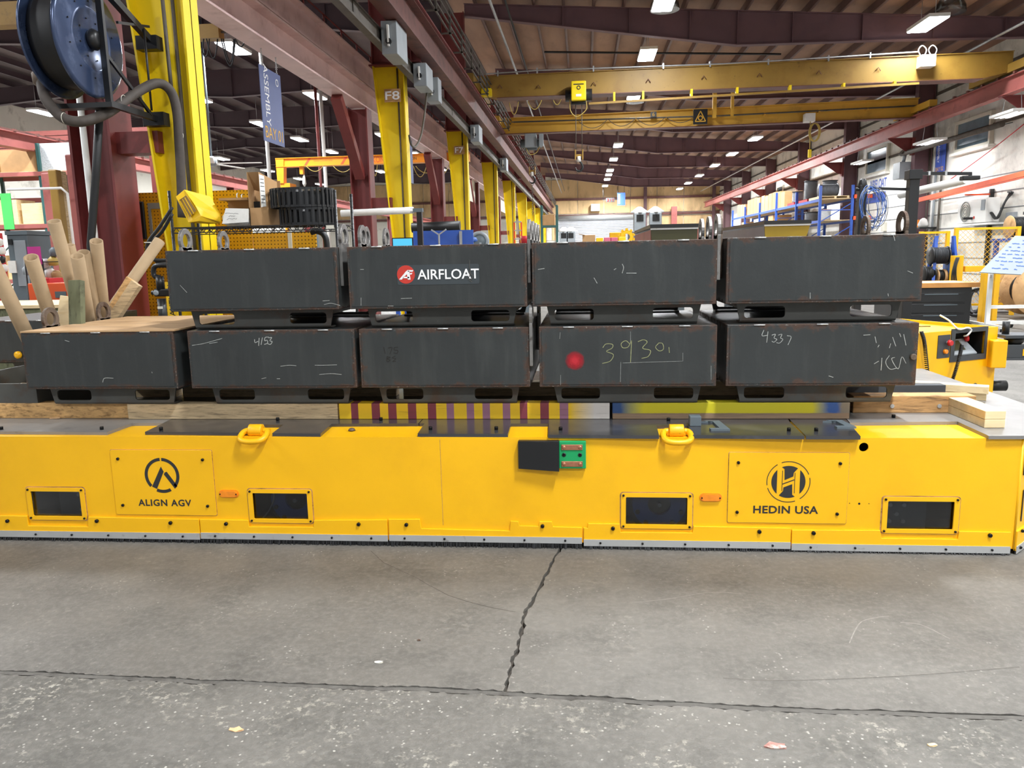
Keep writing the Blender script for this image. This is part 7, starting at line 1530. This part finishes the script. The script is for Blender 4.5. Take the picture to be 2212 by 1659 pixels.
# spools
def spool(c, axis, R, w, rc, fl, core, label, group='cable spools'):
    e = {'x': Vector((1, 0, 0)), 'y': Vector((0, 1, 0)), 'z': Vector((0, 0, 1))}[axis]; c = Vector(c)
    lo = c - Vector((0, 0, R if axis != 'z' else w / 2)); t = thing('cable_spool', label, 'spool', lo, group)
    for s in (-1, 1): MB().lathe([(.03, -.015), (R - .01, -.015), (R, 0), (R - .01, .015), (.03, .015)], c + e * (s * w / 2), axis, 32).build('flange', fl, t)
    MB().cyl(c - e * (w / 2 - .015), c + e * (w / 2 - .015), rc, n=24).build('wound_cable', core, t)
    m = MB(); k = -w / 2 + .05
    while k < w / 2 - .04: m.torus(c + e * k, rc, .012, axis, 24, 5); k += .03
    tag(m.build('cable_turns', core, t), kind='stuff'); return t
p = at(2190, 645, Y=18); spool((p.x + .1, 17.5, .62), 'y', .55, .5, .35, 'spool_wood', 'black', 'large wooden spool with a pale face right of the yellow post')
spool((at(2165, 640, Y=18.6).x, 18.35 + .0, .56), 'y', .55, .1, .35, 'spool_wood', 'black', 'wooden spool half hidden behind the large one') if False else None
p = at(2155, 640, Y=19.5); spool((p.x + .1, 19.2, .56), 'y', .52, .5, .34, 'spool_wood', 'red_plain', 'darker wooden spool behind the large pale one')
for k, (px, py, R, w, fl, core, lb) in enumerate(((2028, 552, .20, .34, 'black_paint', 'spool_black', 'black cable drum on the blue frame above the bench'), (2052, 575, .20, .10, 'cable_blue', 'cable_blue', 'blue cable drum right of the black one'), (2005, 592, .18, .2, 'black', 'black', 'small black drum low behind the bench top'), (2030, 597, .16, .14, 'spool_wood', 'black', 'pale wooden drum low behind the bench top'), (2045, 597, .16, .1, 'spool_wood', 'black', 'second pale wooden drum next to the bollard'), (2200, 490, .26, .4, 'spool_wood', 'black', 'cable spool up on the fence shelf at the right edge'))):
    p = at(px, py, Y=17.7 if k < 5 else 19.0); spool(p, 'x', R, w, R * .85, fl, core, lb)
t = thing('spool_frame', 'blue steel A frame holding cable drums behind the bench', 'frame', (at(2030, 600, Y=18).x, 17.75, 0))
for px0, px1 in ((2024, 2000), (2060, 2064)):
    for dy in (-.35, .35): MB().bar(at(px0, 510, Y=17.75) + Vector((0, 0, 0)), Vector((at(px1, 600, Y=17.75).x, 17.75 + dy, 0)), .06, .06).build('frame_leg', 'blue_rack', t)
for z in (.62, 1.05, 1.38): MB().bar((at(2003, 600, Y=17.75).x, 17.75, z), (at(2064, 600, Y=17.75).x, 17.75, z), .03, .03).build('spool_bar', 'black_paint', t)
p = at(2200, 490, Y=19.0); t = thing('blue_shelf', 'blue shelf carrying the spool at the right edge', 'shelf', (p.x, 19, 0)); MB().box(p.x - .5, p.x + .5, 18.8, 19.2, p.z - .32, p.z - .26).build('shelf_board', 'blue_rack', t)
for s in (-.45, .45): MB().box(p.x + s - .04, p.x + s + .04, 18.95, 19.05, 0, p.z - .32).build('shelf_post', 'blue_rack', t)
for k in range(5): q = at(2112 + 3 * k, 640 + 2 * k, Y=17.8); MB().torus((q.x, 17.8 + .1 * k, .34), .30 - .02 * k, .025, 'x' if k % 2 else 'y', 24, 6).build('hose_coil', ['black', 'cable_grey'][k % 2], label='%s hose ring of the pile on the floor behind the bench' % ORD[k].replace('nearest', 'first'), cat='hose', group='hose rings on the floor')
for k in range(4): cable([at(2066 + 2 * k, 556, Y=17.12), at(2060 + 2 * k, 575, Y=17.08), at(2056 + 3 * k, 595, Y=17.06), at(2056 + 4 * k, 620, Y=17.06)], .012, 'black', None, 'hung_cable', '%s black cable hung over the thick bollard' % ORD[k].replace('nearest', 'first'), 'cable', group='cables on the bollard')
# ---- on the right wall
XW = 13.78
p = at(2097, 455, X=13.3); ac = thing('air_conditioner', 'white outdoor air conditioning unit on the wall bracket', 'air conditioner', (13.3, p.y, p.z - .5)); q0 = at(2067, 478, X=13.15); q1 = at(2128, 470, X=13.15)
y1, y0 = q0.y, q1.y; zb, zt = at(2097, 482, X=13.15).z, at(2097, 431, X=13.15).z
MB().box(13.15, 13.6, y0, y1, zb, zt).build('case', 'white_paint', ac, bevel=.015)
cy = y0 + (y1 - y0) * .70; cz = (zb + zt) / 2; Rg = min((y1 - y0) * .28, (zt - zb) * .42)
gr = MB().lathe([(Rg, 0), (Rg, -.01), (.02, -.012)], (13.148, cy, cz), 'x', 28).build('fan_opening', 'wall_panel', ac)
for rr_ in (.25, .5, .75, 1.0): MB().torus((13.13, cy, cz), Rg * rr_, .008, 'x', 28, 5).build('fan_guard', 'machine_grey', gr)
MB().box(13.13, 13.15, y0 + .06, y0 + .3, cz, zt - .06).build('valve_cover', 'machine_light', ac); MB().lathe([(.05, 0), (.05, -.006)], (13.147, y0 + (y1 - y0) * .38, zb + .18), 'x', 16).build('round_badge', 'decal_red', ac)
MB().box(13.1, 13.78, y0 - .3, y1 + .1, zb - .08, zb - .02).build('bracket', 'white_paint', ac)
for k in range(3): cable([(13.3, y0 - .02 - .05 * k, zb + .3), (13.35, y0 - .3 - .06 * k, zb + .1), (13.5, y0 - .45, zb + .6), (13.7, y0 - .3 - .1 * k, zt + .1), (13.75, y0 - .1, zt + .15)], .035 if k < 2 else .02, 'black', ac, 'refrigerant_line')
# orange beam, red cable, tube heater, heater boxes, lamps
a = at(1985, 432, X=12.9); b = at(2225, 372, X=12.9); ob = thing('orange_beam', 'orange storage beam fixed along the white wall', 'beam', (12.9, (a.y + b.y) / 2, a.z)); MB().bar(a, b, .08, .16).build('beam', 'orange_rack', ob); MB().bar((13.35, a.y, a.z), (13.35, b.y, b.z), .06, .05).build('rear_rail', 'orange_rack', ob)
for y in (b.y + .05, (a.y + b.y) / 2): MB().box(12.86, 13.7, y - .05, y + .05, a.z - .9, a.z - .82).build('arm', 'black_paint', ob); MB().box(13.66, 13.78, y - .05, y + .05, 0, a.z + .1).build('wall_post', 'black_paint', ob); MB().box(12.86, 13.7, y - .03, y + .03, a.z - .1, a.z - .05).build('arm', 'orange_rack', ob)
p = at(2066, 400, X=12.85); MB().box(12.84, 12.86, p.y - .3, p.y + .3, p.z - .04, p.z + .04).build('capacity_label', 'tag_white', ob)
MB().tube(sag(at(2212, 268, X=13.4), at(2046, 392, X=13.5), .05), .016, 6).build('red_hose', 'red_plain', label='thin red hose running down across the white wall', cat='hose')
a = at(1948, 333, X=12.9); b = at(2165, 268, X=12.9); th = thing('tube_heater', 'grey radiant tube heater hung along the white wall', 'heater', (12.9, (a.y + b.y) / 2, a.z)); MB().cyl(a, b, .09, n=14).build('tube', 'bus_grey', th); m = MB(); m.prism([(12.72, a.z - .02), (12.9, a.z + .16), (13.08, a.z - .02)], 'y', a.y - .4, a.y); m.build('reflector_end', 'bus_grey', th)
q = at(1947, 368, X=12.9); MB().box(12.7, 13.2, q.y - .35, q.y + .35, q.z - .35, q.z + .3).build('burner_box', 'machine_light', th, bevel=.01); MB().cyl((12.95, q.y, q.z + .3), (12.95, a.y - .2, a.z - .05), .07, n=10).build('flue', 'machine_light', th); MB().box(13.2, 13.78, q.y - .05, q.y + .05, q.z - .1, q.z - .04).build('wall_arm', 'machine_grey', th)
for t_ in (.15, .5, .85): pp = a.lerp(b, t_); MB().bar(pp, (13.78, pp.y, pp.z + .2), .03, .03).build('wall_arm', 'machine_grey', th)
def striplamp(px, py, X, L, w, label):
    p = at(px, py, X=X); t = thing('strip_lamp', label, 'lamp', (p.x, p.y, p.z), 'white strip lamps by the wall'); MB().box(X - w, X + w, p.y - L / 2, p.y + L / 2, p.z, p.z + .08).build('housing', 'white_paint', t, bevel=.01)
    for s in (-.5, 0, .5): MB().box(X + s * w - .03, X + s * w + .03, p.y - L / 2 + .08, p.y + L / 2 - .08, p.z - .012, p.z).build('tube', 'strip_added_glow', t)
    d = bpy.data.lights.new('lamp_light', 'AREA'); d.shape = 'RECTANGLE'; d.size = w * 1.6; d.size_y = L * .9; d.energy = 170; d.color = (.97, .98, 1.0); lo = bpy.data.objects.new('lamp_light', d); COL.objects.link(lo); lo.parent = t; lo.location = (0, 0, -.03)  # area light added under the fixture to brighten the white wall
    for s in (-.4, .4): MB().bar((X, p.y + s * L, p.z + .08), (X, p.y + s * L * .8, 5.82 if p.z < 5.7 else 7.4), .012, .012).build('hanger', 'galv', t)
striplamp(2008, 308, 12.25, 1.5, .28, 'white strip lamp hanging left of the wall window'); striplamp(1862, 352, 12.25, 1.5, .25, 'further white strip lamp hanging by the wall'); striplamp(2185, 248, 12.25, 1.3, .30, 'white strip lamp at the right edge below the runway')
# banner and wall lettering
a = at(2024, 312, X=13.7); b = at(2045, 306, X=13.7); zb = at(2034, 371, X=13.7).z; zt = (a.z + b.z) / 2; bn = thing('wall_banner', 'blue banner with white and orange lettering on the white wall', 'banner', (13.7, (a.y + b.y) / 2, zb)); MB().box(13.68, 13.70, b.y, a.y, zb, zt).build('panel', 'blue_print', bn)
yc = (a.y + b.y) / 2; wdt = a.y - b.y; lettering('ASSEMBLY', (13.678, a.y - wdt * .3, (zt + zb) / 2 + .15), (0, 0, -1), (0, -1, 0), (zt - zb) * .6, wdt * .22, 'lettering_white', bn); lettering('BAY 02', (13.678, yc, zb + .12), (0, -1, 0), (0, 0, 1), wdt * .8, .16, 'lettering_gold', bn)
for s in (b.y + .05, a.y - .05): MB().bar((13.69, s, zt), (13.75, s, 5.5), .012, .012).build('hanger', 'galv', bn)
p = at(1896, 397, X=XW); q = at(1878, 400, X=XW); q2 = at(1914, 394, X=XW); wd = q.y - q2.y; ws_ = thing('wall_lettering', 'blue painted company lettering and stripes on the white wall', 'lettering', (XW, p.y, at(1893, 436, X=XW).z)); lettering('AIRFLOAT', (XW - .004, p.y, p.z), (0, -1, 0), (0, 0, 1), wd, .42, 'blue_print', ws_, bold=.01)
for py in (420, 427, 434):
    z = at(1893, py, X=XW).z; MB().box(XW - .004, XW + .004, q2.y, q.y + .6, z - .07, z + .07).build('painted_stripe', 'blue_print', ws_)
for px, py, s, mt, lb in ((1990, 418, .28, 'grey_steel', 'grey electrical box on the wall behind the boom stand'), (1985, 455, .3, 'tag_white', 'white notice panel on the wall beside the boom stand'), (2182, 475, .22, 'machine_light', 'grey vented box on the wall at the right edge'), (1908, 490, .18, 'tag_white', 'small white safety notice low on the wall')):
    p = at(px, py, X=13.7); MB().box(13.66, 13.8, p.y - s, p.y + s, p.z - s * 1.1, p.z + s * 1.1).build('wall_box', mt, label=lb, cat='box', bevel=.01)
for k, px in enumerate((1828, 1990, 2003, 2014, 2018, 2030)):
    p = at(px, 430, X=13.72); MB().cyl((13.72, p.y, 0), (13.72, p.y, 5.4 if k else 4.6), .045, n=8).build('wall_pipe', ['white_paint', 'machine_light', 'bus_grey'][k % 3], label='%s vertical pipe on the white wall counting from the blue rack' % ORD[k].replace('nearest', 'first'), cat='pipe', group='pipes on the white wall')
q = at(1986, 480, X=13.2); t = thing('eyewash_station', 'white and orange fitting on a shelf by the wall post', 'fitting', (13.3, q.y, q.z - .2)); MB().box(13.1, 13.79, q.y - .3, q.y + .3, q.z - .26, q.z - .2).build('shelf', 'black', t); MB().lathe([(.16, 0), (.2, .1), (.12, .3), (.04, .36)], (13.35, q.y, q.z - .2), n=14).build('bowl', 'white_paint', t); MB().box(13.2, 13.3, q.y + .1, q.y + .25, q.z - .2, q.z + .1).build('sign', 'amber', t)
a = at(2035, 489, X=12.8); b = at(2110, 485, X=12.8); MB().box(12.6, 13.1, b.y, a.y, a.z - .35, a.z).build('black_cabinet', 'black_paint', label='low black cabinet top seen above the mesh fence', cat='cabinet') if False else None
# ---- blue pallet rack
X0, X1 = 11.35, 12.85; ys = [39.2, 43.4, 47.8, 52.2, 56.8, 61.4]
br_ = thing('pallet_rack', 'blue pallet rack with orange end beams along the right wall', 'rack', ((X0 + X1) / 2, 50, 0))
zt = at(1738, 411, X=X0).z; zsA = at(1738, 437, X=X0).z; zsB = at(1738, 478, X=X0).z - .05
for k, y in enumerate(ys):
    for xx in (X0, X1): MB().box(xx - .06, xx + .06, y - .05, y + .05, 0, zt + (.0 if k != 2 else .3)).build('upright', 'blue_rack', br_)
    for z in (.5, 1.7, zsB - .1): MB().bar((X0, y, z), (X1, y, z + .9), .03, .04).build('frame_brace', 'blue_rack', br_)
    MB().bar((X0, y, zsA - .55), (X1, y, zsA - .55), .04, .04).build('frame_brace', 'blue_rack', br_)
for z in (zsA, zsB):
    for xx in (X0, X1): MB().box(xx - .03, xx + .03, ys[0], ys[-1], z - .13, z).build('beam', 'blue_rack', br_)
    for a_, b_ in zip(ys, ys[1:]): MB().box(X0 + .03, X1 - .03, a_ + .06, b_ - .06, z - .03, z).build('deck', 'timber_old', br_)
    MB().box(X1 + .02, 13.75, ys[0] - .05, ys[0] + .05, z - .02, z + .16).build('end_beam', 'orange_rack', br_)
# loads on the rack: pallets with spools, cartons
def pallet(y0, y1, z, label, mat='lumber_new'):
    t = thing('pallet', label, 'pallet', ((X0 + X1) / 2, (y0 + y1) / 2, z), 'pallets on the blue rack')
    for k in range(7): yy = y0 + (y1 - y0) * (k + .1) / 7; MB().box(X0 + .02, X1 - .1, yy, yy + (y1 - y0) / 7 * .8, z + .11, z + .135).build('deck_board', mat, t)
    for xx in (X0 + .02, (X0 + X1) / 2 - .05, X1 - .2): MB().box(xx, xx + .1, y0, y1, z + .02, z + .11).build('stringer', mat, t)
    for k in range(3): yy = y0 + (y1 - y0) * k / 2.3; MB().box(X0 + .02, X1 - .1, yy, yy + .12, z, z + .02).build('base_board', mat, t)
    return z + .135
zz = pallet(39.35, 41.2, zsA, 'pale wood pallet on the near top end of the blue rack'); pallet(41.5, 43.1, zsA, 'red painted pallet on the second top place of the blue rack', 'red_plain'); pallet(44.0, 45.4, zsA, 'red pallet on the third top place of the blue rack', 'red_plain')
spool((X0 + .55, 39.9, zz + .32), 'x', .31, .85, .26, 'spool_black', 'cable_grey', 'cable spool lying on its side at the near end of the rack'); spool((X0 + .9, 40.8, zz + .42), 'z', .38, .8, .33, 'spool_black', 'cable_grey', 'upright cable spool behind the lying one'); spool((X0 + .35, 42.1, zsA + .135 + .48), 'z', .36, .9, .32, 'spool_black', 'cable_grey', 'tall upright cable spool in pale cable on the red pallet'); spool((X0 + .4, 43.0 - .1, zsA + .135 + .3), 'z', .28, .6, .22, 'spool_black', 'cable_blue', 'blue wrapped cable spool on the red pallet') if False else None
spool((X0 + .4, 44.7, zsA + .135 + .3), 'z', .34, .6, .29, 'spool_black', 'cable_grey', 'further upright cable spool on the third top place')
spool((X0 + .55, 40.2, zsB + .28), 'z', .30, .5, .26, 'spool_wood', 'plastic_wrap', 'white wrapped cable spool on the lower rack shelf near end'); spool((X0 + .5, 42.2, zsB + .26), 'z', .42, .5, .36, 'spool_black', 'cable_grey', 'wide grey cable spool on the lower rack shelf')
k = 0
for y0, n in ((46.2, 2), (48.2, 4), (52.5, 4), (57.0, 3)):
    for j in range(n): h = RND.uniform(.75, 1.05); MB().box(X0 + .05, X1 - .2, y0 + j * .98, y0 + j * .98 + .9, zsA, zsA + h).build('cardboard_carton', 'cardboard', label='%s cardboard carton on the top of the blue rack counting from the near end' % (ORD + ['thirteenth', 'fourteenth'])[k].replace('nearest', 'first'), cat='carton', group='cartons on the blue rack', bevel=.01); k += 1
for y0, w, h, mt, lb in ((49.0, 1.2, .7, 'cardboard', 'brown carton on the lower shelf of the blue rack'), (53.0, 1.4, .5, 'plastic_wrap', 'pale wrapped load on the lower shelf of the blue rack'), (57.2, 1.2, .6, 'cardboard', 'far carton on the lower shelf of the blue rack')): MB().box(X0 + .1, X1 - .3, y0, y0 + w, zsB, zsB + h).build('stored_carton', mt, label=lb, cat='carton', bevel=.01)
